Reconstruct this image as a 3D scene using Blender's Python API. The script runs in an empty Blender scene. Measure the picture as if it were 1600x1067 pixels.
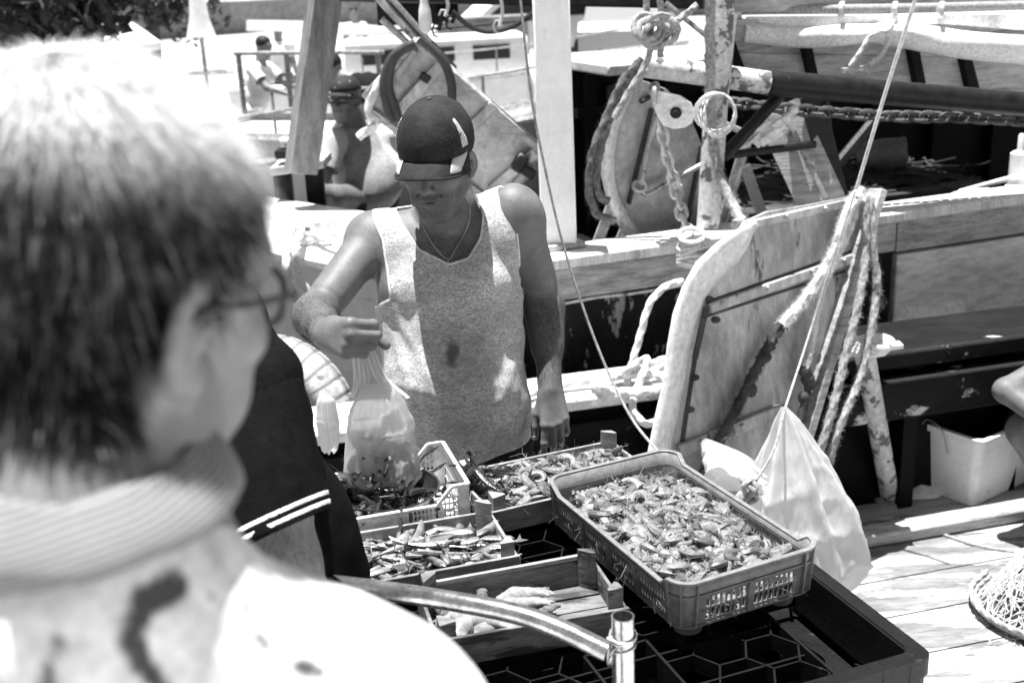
import bpy, bmesh, math, random
import numpy as np
from mathutils import Vector, Matrix
random.seed(7); RNG = np.random.default_rng(7)
SC = bpy.context.scene
COL = SC.collection
# ------------------------------------------------------------------ camera, world, sun, exposure
FPX = 1800.0; PITCH = math.radians(18.2); ROLL = math.radians(-2.5); CAM = Vector((0, 0, 1.78))
_F = Vector((0, math.cos(PITCH), -math.sin(PITCH)))
_U0 = Vector((0, math.sin(PITCH), math.cos(PITCH))); _R0 = Vector((1, 0, 0))
_R = _R0*math.cos(ROLL) + _U0*math.sin(ROLL); _U = _U0*math.cos(ROLL) - _R0*math.sin(ROLL)
def W(x, y, Y):
    """point seen at photo pixel (x, y), standing at ground distance Y"""
    d = _F + _R*((x-800)/FPX) + _U*((533.5-y)/FPX)
    return CAM + d*(Y/d.y)
def Z(x, y, z):
    d = _F + _R*((x-800)/FPX) + _U*((533.5-y)/FPX)
    return CAM + d*((z-CAM.z)/d.z)
cd = bpy.data.cameras.new('camera'); cam = bpy.data.objects.new('camera', cd); COL.objects.link(cam)
M = Matrix((( _R.x, _U.x, -_F.x, CAM.x), (_R.y, _U.y, -_F.y, CAM.y), (_R.z, _U.z, -_F.z, CAM.z), (0, 0, 0, 1)))
cam.matrix_world = M
cd.sensor_width = 36; cd.lens = FPX/1600*36; cd.clip_start = .05; cd.clip_end = 3000
cd.dof.use_dof = True; cd.dof.focus_distance = 2.5; cd.dof.aperture_fstop = 5.0
SC.camera = cam
SUN_TO = Vector((-.10, .05, 1.0)).normalized()
wd = bpy.data.worlds.new('World'); SC.world = wd; wd.use_nodes = True
wn = wd.node_tree; wn.nodes.clear()
sky = wn.nodes.new('ShaderNodeTexSky'); sky.sky_type = 'NISHITA'; sky.sun_disc = False
sky.sun_elevation = math.asin(SUN_TO.z); sky.sun_rotation = math.atan2(SUN_TO.x, SUN_TO.y)
bw = wn.nodes.new('ShaderNodeRGBToBW'); bg = wn.nodes.new('ShaderNodeBackground'); wo = wn.nodes.new('ShaderNodeOutputWorld')
wn.links.new(sky.outputs[0], bw.inputs[0]); wn.links.new(bw.outputs[0], bg.inputs[0]); wn.links.new(bg.outputs[0], wo.inputs[0])
bg.inputs[1].default_value = .05
sd = bpy.data.lights.new('sun', 'SUN'); sd.energy = 5.0; sd.angle = math.radians(.5)
so = bpy.data.objects.new('sun', sd); COL.objects.link(so)
so.rotation_euler = SUN_TO.to_track_quat('Z', 'Y').to_euler()
SC.view_settings.view_transform = 'Standard'; SC.view_settings.look = 'None'
SC.view_settings.exposure = 1.22; SC.view_settings.gamma = 1
# ------------------------------------------------------------------ tagging helpers
def tag(o, label=None, cat=None, group=None, kind=None):
    if label: o['label'] = label
    if cat: o['category'] = cat
    if group: o['group'] = group
    if kind: o['kind'] = kind
    return o
def thing(name, label, cat, loc=(0, 0, 0), rz=0, group=None):
    o = bpy.data.objects.new(name, None); COL.objects.link(o); o.empty_display_size = .1
    o.location = loc; o.rotation_euler = (0, 0, rz)
    return tag(o, label, cat, group)
def adopt(ch, par):
    """parent keeping world placement (parent chain must be unscaled, set by loc + z rotation)"""
    mw = wmat(ch); ch.parent = par; pw = wmat(par)
    ml = pw.inverted() @ mw
    ch.location = ml.to_translation(); ch.rotation_euler = ml.to_euler()
    return ch
def wmat(o):
    m = Matrix.Translation(o.location) @ o.rotation_euler.to_matrix().to_4x4() @ Matrix.Diagonal((*o.scale, 1))
    return wmat(o.parent) @ m if o.parent else m
def mesh_obj(name, v, f, mat, parent=None, smooth=True, auto=None):
    me = bpy.data.meshes.new(name)
    me.from_pydata([tuple(map(float, p)) for p in v] if not isinstance(v, np.ndarray) else v.tolist(), [], f if isinstance(f, list) else f.tolist())
    if smooth: me.polygons.foreach_set('use_smooth', [True]*len(me.polygons))
    if auto is not None:
        me.set_sharp_from_angle(angle=math.radians(auto))
    if mat: me.materials.append(mat)
    me.update()
    o = bpy.data.objects.new(name, me); COL.objects.link(o)
    if parent: adopt(o, parent)
    return o
def ctree(o, parent=None):
    c = o.copy(); COL.objects.link(c); c.parent = parent
    for ch in [x for x in bpy.data.objects if x.parent == o]: ctree(ch, c)
    return c
def bez(pts, n=12):
    """catmull-rom through points"""
    P = [Vector(p) for p in pts]
    if len(P) < 3: return [P[0].lerp(P[-1], i/n) for i in range(n+1)]
    P = [P[0]*2-P[1]] + P + [P[-1]*2-P[-2]]
    out = []
    for i in range(1, len(P)-2):
        a, b, c, d = P[i-1:i+3]
        for k in range(n):
            t = k/n
            out.append(.5*((2*b) + (c-a)*t + (2*a-5*b+4*c-d)*t*t + (3*b-a-3*c+d)*t**3))
    out.append(P[-2]); return out
def resample(pts, step):
    P = np.array([tuple(p) for p in pts]); s = np.r_[0, np.cumsum(np.linalg.norm(np.diff(P, axis=0), axis=1))]
    n = max(2, int(s[-1]/step)+1); t = np.linspace(0, s[-1], n)
    return np.stack([np.interp(t, s, P[:, k]) for k in range(3)], 1), t
def frames(P):
    T = np.gradient(P, axis=0); T /= np.linalg.norm(T, axis=1)[:, None]+1e-12
    n0 = np.cross(T[0], [0, 0, 1.0])
    if np.linalg.norm(n0) < .1: n0 = np.cross(T[0], [1.0, 0, 0])
    N = np.zeros_like(P); N[0] = n0/np.linalg.norm(n0)
    for i in range(1, len(P)):
        v = N[i-1] - T[i]*(N[i-1]@T[i]); N[i] = v/(np.linalg.norm(v)+1e-12)
    return T, N, np.cross(T, N)
class MB:
    def __init__(s): s.v = []; s.f = []; s.n = 0
    def add(s, v, f):
        v = np.asarray(v, float).reshape(-1, 3); s.v.append(v)
        s.f += [tuple(int(i)+s.n for i in q) for q in f]; s.n += len(v); return s
    def box(s, c, size, R=None, bev=0):
        sx, sy, sz = [q/2 for q in size]
        if bev > 0:
            b = bev; vs = []
            # chamfered box via convex hull-like layout
            bm = bmesh.new(); bmesh.ops.create_cube(bm, size=1)
            for q in bm.verts: q.co = Vector((q.co.x*size[0], q.co.y*size[1], q.co.z*size[2]))
            bmesh.ops.bevel(bm, geom=bm.edges[:], offset=b, segments=1, affect='EDGES')
            v = np.array([tuple(q.co) for q in bm.verts]); f = [[q.index for q in p.verts] for p in bm.faces]; bm.free()
        else:
            v = np.array([(x*sx, y*sy, z*sz) for x in (-1, 1) for y in (-1, 1) for z in (-1, 1)])
            f = [(0, 1, 3, 2), (4, 6, 7, 5), (0, 4, 5, 1), (2, 3, 7, 6), (0, 2, 6, 4), (1, 5, 7, 3)]
        if R is not None: v = v @ np.array(R.to_3x3()).T
        return s.add(v+np.array(tuple(c)), f)
    def beam(s, a, b, w, h, up=(0, 0, 1), bev=0):
        a = Vector(a); b = Vector(b); x = (b-a); L = x.length; x.normalize(); u = Vector(up)
        y = u.cross(x)
        if y.length < 1e-3: y = Vector((0, 1, 0)).cross(x)
        y.normalize(); z = x.cross(y)
        R = Matrix((x, y, z)).transposed()
        return s.box((a+b)/2, (L, w, h), R, bev)
    def tube(s, pts, r, n=10, cap=True, closed=False, r2=None):
        P = np.array([tuple(p) for p in pts]); T, N, B = frames(P); m = len(P)
        rr = np.full(m, r, float) if np.isscalar(r) else np.asarray(r, float)
        a = np.arange(n)*2*math.pi/n
        ca, sa = np.cos(a), np.sin(a)
        V = P[:, None] + rr[:, None, None]*(ca[None, :, None]*N[:, None] + sa[None, :, None]*B[:, None])
        f = [(i*n+j, i*n+(j+1) % n, (i+1)*n+(j+1) % n, (i+1)*n+j) for i in range(m-1) for j in range(n)]
        if cap and not closed: f += [tuple(range(n))[::-1], tuple(range((m-1)*n, m*n))]
        if closed: f += [((m-1)*n+j, (m-1)*n+(j+1) % n, (j+1) % n, j) for j in range(n)]
        return s.add(V.reshape(-1, 3), f)
    def rope(s, pts, r, step=None, lobes=3, pitch=None, fuzz=0.0, fib=0):
        """laid rope: three-lobed twisted section"""
        pitch = pitch or r*5
        P, t = resample(pts, step or max(pitch/7, .003)); T, N, B = frames(P); n = 12; m = len(P)
        a = np.arange(n)*2*math.pi/n
        ph = a[None]; tw = (t/pitch*2*math.pi)[:, None]
        rr = r*(1+.16*np.cos(lobes*(ph-tw/lobes*1.0)))*(1+fuzz*RNG.standard_normal((m, n)))
        V = P[:, None] + rr[..., None]*(np.cos(a)[None, :, None]*N[:, None] + np.sin(a)[None, :, None]*B[:, None])
        f = [(i*n+j, i*n+(j+1) % n, (i+1)*n+(j+1) % n, (i+1)*n+j) for i in range(m-1) for j in range(n)]
        f += [tuple(range(n))[::-1], tuple(range((m-1)*n, m*n))]
        if fib:
            k = int(fib*t[-1]); i = RNG.integers(0, m, k); j = RNG.integers(0, n, k); b = V[i, j]; o_ = b-P[i]; o_ /= np.linalg.norm(o_, axis=1)[:, None]
            e = b+o_*r*RNG.uniform(.3, .9, (k, 1))+T[i]*r*RNG.uniform(-1.5, 1.5, (k, 1))+RNG.normal(0, r*.25, (k, 3)); w = T[i]*.0006
            s.add(np.stack([b-w, b+w, e], 1).reshape(-1, 3), [(3*q, 3*q+1, 3*q+2) for q in range(k)])
        return s.add(V.reshape(-1, 3), f)
    def cyl(s, a, b, r, n=16, r2=None, cap=True):
        r2 = r if r2 is None else r2
        return s.tube([a, b], np.array([r, r2]), n, cap)
    def pipe(s, a, b, r, t, n=20):
        a = Vector(a); b = Vector(b)
        P = [a, b, b, a, a]; R = [r, r, r-t, r-t, r]
        d = (b-a).normalized()
        T = np.array(tuple(d)); n0 = Vector(d).cross(Vector((0, 1, .3))).normalized(); N = np.array(tuple(n0)); B = np.cross(T, N)
        an = np.arange(n)*2*math.pi/n; V = []
        for p, q in zip(P, R):
            V += [np.array(tuple(p))+q*(math.cos(x)*N+math.sin(x)*B) for x in an]
        f = [(i*n+j, i*n+(j+1) % n, (i+1)*n+(j+1) % n, (i+1)*n+j) for i in range(4) for j in range(n)]
        return s.add(V, f)
    def sphere(s, c, r, nu=14, nv=8, R=None):
        r = (r, r, r) if np.isscalar(r) else r
        v = [(0, 0, 1)]
        for i in range(1, nv):
            for j in range(nu):
                v.append((math.sin(math.pi*i/nv)*math.cos(2*math.pi*j/nu), math.sin(math.pi*i/nv)*math.sin(2*math.pi*j/nu), math.cos(math.pi*i/nv)))
        v.append((0, 0, -1)); v = np.array(v)*np.array(r)
        if R is not None: v = v @ np.array(R.to_3x3()).T
        f = [(0, 1+j, 1+(j+1) % nu) for j in range(nu)]
        for i in range(nv-2):
            f += [(1+i*nu+j, 1+(i+1)*nu+j, 1+(i+1)*nu+(j+1) % nu, 1+i*nu+(j+1) % nu) for j in range(nu)]
        e = 1+(nv-1)*nu; b = 1+(nv-2)*nu
        f += [(e, b+(j+1) % nu, b+j) for j in range(nu)]
        return s.add(v+np.array(tuple(c)), f)
    def prism(s, poly, th, Mx):
        """2-D outline poly extruded -th/2..th/2 along local z, then placed by 4x4 Mx"""
        n = len(poly); v = [Mx @ Vector((x, y, z)) for z in (-th/2, th/2) for x, y in poly]
        f = [tuple(range(n))[::-1], tuple(range(n, 2*n))] + [(i, (i+1) % n, n+(i+1) % n, n+i) for i in range(n)]
        return s.add([tuple(p) for p in v], f)
    def lathe(s, prof, c=(0, 0, 0), n=32, R=None):
        m = len(prof); a = np.arange(n)*2*math.pi/n
        V = np.array([[(r*math.cos(x), r*math.sin(x), z) for x in a] for r, z in prof]).reshape(-1, 3)
        if R is not None: V = V @ np.array(R.to_3x3()).T
        f = [(i*n+j, i*n+(j+1) % n, (i+1)*n+(j+1) % n, (i+1)*n+j) for i in range(m-1) for j in range(n)]
        return s.add(V+np.array(tuple(c)), f)
    def grid(s, fn, nu, nv):
        V = [fn(i/(nu-1), j/(nv-1)) for i in range(nu) for j in range(nv)]
        f = [(i*nv+j, (i+1)*nv+j, (i+1)*nv+j+1, i*nv+j+1) for i in range(nu-1) for j in range(nv-1)]
        return s.add([tuple(p) for p in V], f)
    def link(s, c, ax, up, L, wd_, r):
        """one oval chain link, long axis ax"""
        ax = Vector(ax).normalized(); up = Vector(up); up = (up-ax*up.dot(ax)).normalized()
        pts = []
        for k in range(16):
            t = 2*math.pi*k/16
            x = (L/2-wd_/2)*(1 if math.cos(t) > 0 else -1)*min(1, abs(math.cos(t))*3) + wd_/2*math.cos(t)
            pts.append(Vector(c)+ax*x+up*(wd_/2*math.sin(t)))
        return s.tube(pts, r, 6, closed=True)
    def chain(s, pts, L, wd_, r):
        P, t = resample(pts, L*.72)
        for i in range(len(P)-1):
            d = Vector(P[i+1]-P[i]); u = Vector((0, 0, 1)).cross(d)
            if u.length < 1e-4: u = Vector((1, 0, 0))
            u.normalize(); w = d.cross(u).normalized()
            a = .6 + (math.pi/2 if i % 2 else 0) + random.uniform(-.2, .2)
            s.link((P[i]+P[i+1])/2, d, u*math.cos(a)+w*math.sin(a), L, wd_, r)
        return s
    def build(s, name, mat, parent=None, smooth=True, auto=40):
        v = np.concatenate(s.v) if s.v else np.zeros((0, 3))
        return mesh_obj(name, v, s.f, mat, parent, smooth, auto)
# ------------------------------------------------------------------ signed-distance bodies
def nrm(a): return np.sqrt((a*a).sum(-1))
class Body:
    """smooth blend of rounded cones and ellipsoids, meshed as one continuous surface"""
    def __init__(s): s.p = []
    def rc(s, a, b, ra, rb=None, k=.02, flat=None, op=1):
        s.p.append(('c', np.array(tuple(a), float), np.array(tuple(b), float), ra, ra if rb is None else rb, k, flat, op)); return s
    def ell(s, c, r, R=None, k=.02, op=1):
        Rm = np.eye(3) if R is None else np.array(R.to_3x3())
        s.p.append(('e', np.array(tuple(c), float), np.array(r, float), Rm, None, k, None, op)); return s
    def cut(s, c, r, R=None, k=.006): return s.ell(c, r, R, k, -1)
    def dist(s, q, X):
        if q[0] == 'c':
            _, a, b, ra, rb, k, flat, op = q
            if flat is not None:
                n, sc = flat; n = np.array(tuple(n), float); n /= np.linalg.norm(n)
                X = X + ((X-a)@n)[..., None]*n*(1/sc-1)
                b = b + ((b-a)@n)*n*(1/sc-1)
            ab = b-a; t = np.clip(((X-a)@ab)/max(ab@ab, 1e-12), 0, 1)
            d = nrm(X-a-t[..., None]*ab) - (ra+(rb-ra)*t)
            return d*(1 if flat is None else min(1, flat[1]))
        _, c, r, Rm, _, k, _, op = q
        Y = (X-c)@Rm/r; k0 = nrm(Y); k1 = nrm(Y/r)
        return np.where(k0 < 1e-6, -r.min(), k0*(k0-1)/np.maximum(k1, 1e-9))
    def mesh(s, res, infl=0.0):
        lo = np.full(3, 1e9); hi = -lo
        for q in s.p:
            if q[7] < 0: continue
            if q[0] == 'c': m = max(q[3], q[4])*(1 if q[6] is None else max(1, q[6][1])); pts = np.array([q[1]-m, q[1]+m, q[2]-m, q[2]+m])
            else: m = np.max(q[2]); pts = np.array([q[1]-m, q[1]+m])
            lo = np.minimum(lo, pts.min(0)); hi = np.maximum(hi, pts.max(0))
        lo -= .02+infl+res*3; hi += .02+infl+res*3; B = 8
        nb = np.ceil((hi-lo)/(res*B)).astype(int)
        hd = res*B*math.sqrt(3)/2
        gx = [lo[i]+(np.arange(nb[i])+.5)*res*B for i in range(3)]
        Cn = np.stack(np.meshgrid(*gx, indexing='ij'), -1).reshape(-1, 3)
        D = []; acc = np.full(len(Cn), 9.0)
        for q in s.p:
            d = s.dist(q, Cn); D.append(d)
            if q[7] > 0: acc = np.minimum(acc, d)
        act = np.where(np.abs(acc-infl) < hd*1.35+.03+abs(infl))[0] if True else None
        o = (np.arange(B)+.5-B/2)*res
        off = np.stack(np.meshgrid(o, o, o, indexing='ij'), -1).reshape(-1, 3)
        F = np.full((len(act), B**3), 1.0)
        for q, d in zip(s.p, D):
            lim = hd*1.25+q[5]+.012+infl
            sel = np.where(d[act] < lim)[0]
            if not len(sel): continue
            for ch in np.array_split(sel, max(1, len(sel)//1500)):
                X = Cn[act[ch]][:, None]+off[None]
                e = s.dist(q, X); A = F[ch]; k = q[5]
                if q[7] > 0:
                    h = np.maximum(k-np.abs(A-e), 0)/k; F[ch] = np.minimum(A, e)-h*h*k*.25
                else:
                    e = -e; h = np.maximum(k-np.abs(A-e), 0)/k; F[ch] = np.maximum(A, e)+h*h*k*.25
        G = np.empty((nb[0], nb[1], nb[2], B, B, B), np.float32)
        G[:] = acc.reshape(nb)[..., None, None, None]
        # inside far blocks negative
        Gf = G.reshape(-1, B, B, B); Gf[act] = F.reshape(-1, B, B, B)
        G = Gf.reshape(*nb, B, B, B).transpose(0, 3, 1, 4, 2, 5).reshape(nb[0]*B, nb[1]*B, nb[2]*B) - infl
        return nets(G, lo+res*.5, res)
def nets(G, lo, res):
    S = G < 0
    c = [S[i:S.shape[0]-1+i, j:S.shape[1]-1+j, k:S.shape[2]-1+k] for i in (0, 1) for j in (0, 1) for k in (0, 1)]
    tot = sum(x.astype(np.int8) for x in c)
    cells = np.argwhere((tot > 0) & (tot < 8))
    idx = np.full(tot.shape, -1, np.int32); idx[tuple(cells.T)] = np.arange(len(cells))
    acc = np.zeros((len(cells), 3)); cnt = np.zeros(len(cells))
    cor = [(i, j, k) for i in (0, 1) for j in (0, 1) for k in (0, 1)]
    V = np.stack([G[cells[:, 0]+i, cells[:, 1]+j, cells[:, 2]+k] for i, j, k in cor], 1).astype(float)
    for a in range(8):
        for b in range(a+1, 8):
            ca, cb = np.array(cor[a]), np.array(cor[b])
            if abs(ca-cb).sum() != 1: continue
            va, vb = V[:, a], V[:, b]; m = (va < 0) != (vb < 0)
            t = va[m]/(va[m]-vb[m]); acc[m] += ca+(cb-ca)*t[:, None]; cnt[m] += 1
    P = lo+(cells+acc/cnt[:, None])*res
    faces = []
    for ax in range(3):
        u, w = (ax+1) % 3, (ax+2) % 3
        sl0 = [slice(0, n) for n in S.shape]; sl1 = list(sl0); sl0[ax] = slice(0, S.shape[ax]-1); sl1[ax] = slice(1, None)
        a, b = S[tuple(sl0)], S[tuple(sl1)]
        E = np.argwhere(a != b); ok = (E[:, u] > 0) & (E[:, w] > 0) & (E[:, u] < idx.shape[u]) & (E[:, w] < idx.shape[w]); E = E[ok]
        s0 = a[tuple(E.T)]
        def g(du, dw):
            Q = E.copy(); Q[:, u] += du; Q[:, w] += dw; return idx[tuple(Q.T)]
        q = np.stack([g(-1, -1), g(0, -1), g(0, 0), g(-1, 0)], 1)
        q[~s0] = q[~s0][:, ::-1]; faces.append(q)
    Fq = np.concatenate(faces); Fq = Fq[(Fq >= 0).all(1)]
    return P, Fq
def clip_mesh(V, Fq, g):
    """keep the side of the surface where g(V) > 0, cutting faces exactly along g = 0"""
    T = np.concatenate([Fq[:, [0, 1, 2]], Fq[:, [0, 2, 3]]]) if Fq.shape[1] == 4 else Fq
    gv = g(V); s = gv > 0; n = s[T].sum(1)
    keep = [T[n == 3]]; newV = list(); base = len(V); cache = {}
    def cutp(i, j):
        key = (min(i, j), max(i, j))
        if key not in cache:
            t = gv[i]/(gv[i]-gv[j]); cache[key] = base+len(newV); newV.append(V[i]+(V[j]-V[i])*t)
        return cache[key]
    out = []
    for t in T[n == 1]:
        k = int(np.argmax(s[t])); a, b, c = t[k], t[(k+1) % 3], t[(k+2) % 3]
        out.append((a, cutp(a, b), cutp(a, c)))
    for t in T[n == 2]:
        k = int(np.argmin(s[t])); a, b, c = t[k], t[(k+1) % 3], t[(k+2) % 3]
        p, q = cutp(a, b), cutp(a, c); out += [(p, b, c), (p, c, q)]
    if out: keep.append(np.array(out))
    if newV: V = np.concatenate([V, np.array(newV)])
    F2 = np.concatenate(keep); u, inv = np.unique(F2, return_inverse=True)
    return V[u], inv.reshape(F2.shape)
def boundary_loops(Fq):
    from collections import defaultdict
    E = {}
    for t in Fq:
        for i in range(len(t)):
            a, b = int(t[i]), int(t[(i+1) % len(t)]); E[(a, b)] = 1
    nx = {a: b for (a, b) in E if (b, a) not in E}
    loops = []; seen = set()
    for st in list(nx):
        if st in seen: continue
        L = []; c = st
        while c in nx and c not in seen: seen.add(c); L.append(c); c = nx[c]
        if len(L) > 8: loops.append(L)
    return loops
def solid(o, t, off=-1):
    m = o.modifiers.new('thickness', 'SOLIDIFY'); m.thickness = t; m.offset = off; return o
def smoothv(V, Fq, it=3, lam=.5):
    n = len(V); k = Fq.shape[1]
    a = np.concatenate([Fq[:, i] for i in range(k)]); b = np.concatenate([Fq[:, (i+1) % k] for i in range(k)])
    for _ in range(it):
        S = np.zeros((n, 3)); c = np.zeros(n)
        for q in range(3):
            S[:, q] = np.bincount(a, V[b][:, q], n)+np.bincount(b, V[a][:, q], n)
        c = np.bincount(a, minlength=n)+np.bincount(b, minlength=n)
        V = V*(1-lam)+lam*S/np.maximum(c, 1)[:, None]
    return V
def vnoise(P, sc, seed=0):
    """cheap smooth value noise, vectorised"""
    X = np.asarray(P)*sc+seed*17.3; i = np.floor(X).astype(int); f = X-i; f = f*f*(3-2*f)
    def h(a): 
        n = (a[..., 0]*73856093) ^ (a[..., 1]*19349663) ^ (a[..., 2]*83492791)
        n = (n ^ (n >> 13))*1274126177; n = n ^ (n >> 16)
        return (n & 0xffff)/65535.0
    r = 0
    for dx in (0, 1):
        for dy in (0, 1):
            for dz in (0, 1):
                w = (f[..., 0] if dx else 1-f[..., 0])*(f[..., 1] if dy else 1-f[..., 1])*(f[..., 2] if dz else 1-f[..., 2])
                r = r+w*h(i+np.array([dx, dy, dz]))
    return r*2-1
def vcol(o, vals, name='tone'):
    a = o.data.attributes.new(name, 'FLOAT', 'POINT'); a.data.foreach_set('value', np.asarray(vals, np.float32)); return o
# ------------------------------------------------------------------ materials (all greys: the photograph is black and white)
MATS = {}
def mat(name, base=.3, rough=.6, metal=0., var=0., vscale=8., base2=None, patch=0., pscale=3., stretch=(1, 1, 1), bump=0., bscale=60., spec=.5, attr=None, attr2=.05, coat=0., sheen=0., wave=None, sharp=.12, rotz=0., grit=.4):
    """base colour with mottling (var) toward base2, sharp-edged worn patches (patch = share), bump"""
    if name in MATS: return MATS[name]
    m = bpy.data.materials.new(name); m.use_nodes = True; nt = m.node_tree; N = nt.nodes; L = nt.links
    b = N['Principled BSDF']; b.inputs['Roughness'].default_value = rough; b.inputs['Metallic'].default_value = metal
    b.inputs['Specular IOR Level'].default_value = spec
    if coat: b.inputs['Coat Weight'].default_value = coat; b.inputs['Coat Roughness'].default_value = .15
    if sheen: b.inputs['Sheen Weight'].default_value = sheen
    tc = N.new('ShaderNodeTexCoord'); mp = N.new('ShaderNodeMapping'); mp.inputs['Scale'].default_value = stretch
    mp.inputs['Rotation'].default_value = (0, 0, rotz)
    L.new(tc.outputs['Object'], mp.inputs[0])
    def mix(fac, a, c):
        x = N.new('ShaderNodeMix'); x.data_type = 'FLOAT'
        for s_, v in ((0, fac), (2, a), (3, c)):
            if isinstance(v, (int, float)): x.inputs[s_].default_value = v
            else: L.new(v, x.inputs[s_])
        return x.outputs[0]
    def noise(sc, det=6, ro=.6, off=0):
        n = N.new('ShaderNodeTexNoise'); n.inputs['Scale'].default_value = sc; n.inputs['Detail'].default_value = det; n.inputs['Roughness'].default_value = ro
        if off:
            ad = N.new('ShaderNodeVectorMath'); ad.inputs[1].default_value = (off, off*.7, off*1.3); L.new(mp.outputs[0], ad.inputs[0]); L.new(ad.outputs[0], n.inputs[0])
        else: L.new(mp.outputs[0], n.inputs[0])
        return n.outputs[0]
    def ramp(v, a, c):
        r = N.new('ShaderNodeMapRange'); r.inputs[1].default_value = a; r.inputs[2].default_value = c; L.new(v, r.inputs[0]); return r.outputs[0]
    col = base
    if var:
        col = mix(ramp(noise(vscale), .35, .65), base*(1-var), base*(1+var))
    if var and grit:
        mu = N.new('ShaderNodeMath'); mu.operation = 'MULTIPLY'; L.new(col, mu.inputs[0]); L.new(mix(ramp(noise(vscale*6.5, 10, .75, 2.9), .3, .7), 1-grit, 1+grit), mu.inputs[1]); col = mu.outputs[0]
    if base2 is not None and patch > 0:
        t = .5+(.5-patch)*.45
        pm = ramp(noise(pscale, 9, .65, 4.2), t-.02*sharp/.12, t+.02*sharp/.12)
        col = mix(pm, col, base2)
    if wave:
        wv = N.new('ShaderNodeTexWave'); wv.inputs['Scale'].default_value = wave[0]; wv.inputs['Distortion'].default_value = wave[1]; wv.bands_direction = wave[2]
        wv.inputs['Detail'].default_value = 3; wv.inputs['Detail Scale'].default_value = 1.5
        L.new(mp.outputs[0], wv.inputs[0]); col = mix(ramp(wv.outputs['Fac'], wave[4] if len(wave) > 4 else .3, wave[5] if len(wave) > 5 else .7), col, wave[3])
    if attr:
        at = N.new('ShaderNodeAttribute'); at.attribute_name = attr; col = mix(at.outputs['Fac'], col, attr2)
    if isinstance(col, (int, float)): b.inputs['Base Color'].default_value = (col, col, col, 1)
    else:
        cb = N.new('ShaderNodeCombineColor')
        for i in range(3): L.new(col, cb.inputs[i])
        L.new(cb.outputs[0], b.inputs['Base Color'])
    if bump:
        bp = N.new('ShaderNodeBump'); bp.inputs['Strength'].default_value = min(1, bump); bp.inputs['Distance'].default_value = .004*max(1, bump)
        L.new(noise(bscale, 5, .6, 1.7), bp.inputs['Height']); L.new(bp.outputs[0], b.inputs['Normal'])
    MATS[name] = m; return m
def film_mat(name, base=.85, transp=.15, transl=.45, rough=.35):
    if name in MATS: return MATS[name]
    m = bpy.data.materials.new(name); m.use_nodes = True; nt = m.node_tree; N = nt.nodes; L = nt.links
    b = N['Principled BSDF']; b.inputs['Base Color'].default_value = (base, base, base, 1); b.inputs['Roughness'].default_value = rough
    t = N.new('ShaderNodeBsdfTranslucent'); t.inputs[0].default_value = (base, base, base, 1)
    tr = N.new('ShaderNodeBsdfTransparent'); m1 = N.new('ShaderNodeMixShader'); m2 = N.new('ShaderNodeMixShader')
    m1.inputs[0].default_value = transl; m2.inputs[0].default_value = transp
    L.new(b.outputs[0], m1.inputs[1]); L.new(t.outputs[0], m1.inputs[2]); L.new(m1.outputs[0], m2.inputs[1]); L.new(tr.outputs[0], m2.inputs[2])
    bp = N.new('ShaderNodeBump'); bp.inputs['Strength'].default_value = 1; bp.inputs['Distance'].default_value = .012
    tc = N.new('ShaderNodeTexCoord'); mp = N.new('ShaderNodeMapping'); mp.inputs['Scale'].default_value = (1, 1, .25); n = N.new('ShaderNodeTexNoise'); n.inputs['Scale'].default_value = 22; n.inputs['Detail'].default_value = 5
    L.new(tc.outputs['Object'], mp.inputs[0]); L.new(mp.outputs[0], n.inputs[0]); L.new(n.outputs[0], bp.inputs['Height']); L.new(bp.outputs[0], b.inputs['Normal'])
    L.new(m2.outputs[0], N['Material Output'].inputs[0]); MATS[name] = m; return m
# ================================================================== SETTING
def onplane(x, y, P0, N):
    d = _F + _R*((x-800)/FPX) + _U*((533.5-y)/FPX); P0 = Vector(P0); N = Vector(N)
    return CAM + d*((P0-CAM).dot(N)/d.dot(N))
def board(outline, P0, N, th, mb=None):
    """solid plate whose outline lies in the plane (P0, N) in the world"""
    N = Vector(N).normalized(); mb = mb or MB(); pts = [onplane(x, y, P0, N) for x, y in outline]
    n = len(pts); v = [p-N*0 for p in pts] + [p+N*th for p in pts]
    if (pts[1]-pts[0]).cross(pts[2]-pts[1]).dot(N) > 0: f = [tuple(range(n))[::-1], tuple(range(n, 2*n))]
    else: f = [tuple(range(n)), tuple(range(n, 2*n))[::-1]]
    f += [(i, (i+1) % n, n+(i+1) % n, n+i) for i in range(n)]
    return mb.add([tuple(p) for p in v], f)
m_conc = mat('quay concrete', .55, .85, var=.25, vscale=1.5, bump=.5, bscale=30)
m_sand = mat('pale sand', .40, .9, var=.14, vscale=.35, base2=.2, patch=.3, pscale=.3, bump=.5, bscale=5)
m_water = mat('harbour water', .03, .06, var=.3, vscale=.6, bump=1.5, bscale=3, spec=.8)
m_deck = mat('worn white deck paint', .17, .6, var=.4, vscale=5, base2=.42, patch=.5, pscale=5.5, stretch=(.45, 2.2, 1), bump=.6, bscale=30, rotz=math.radians(-14))
m_black = mat('black tarred wood', .004, .6, spec=.15, var=.5, vscale=12, bump=.6, bscale=30, base2=.05, patch=.08, pscale=9)
m_hull = mat('scuffed dark hull', .008, .6, spec=.2, var=.6, vscale=10, base2=.3, patch=.3, pscale=9, stretch=(1, 1, .45), bump=.6, bscale=40)
m_gunw = mat('chipped white paint', .75, .55, var=.12, vscale=9, base2=.22, patch=.18, pscale=8, stretch=(.5, 1, 1), bump=.5)
m_grwood = mat('grey weathered timber', .4, .8, var=.35, vscale=14, stretch=(.35, 1, 3), base2=.1, patch=.16, pscale=6, bump=1, bscale=40)
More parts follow.
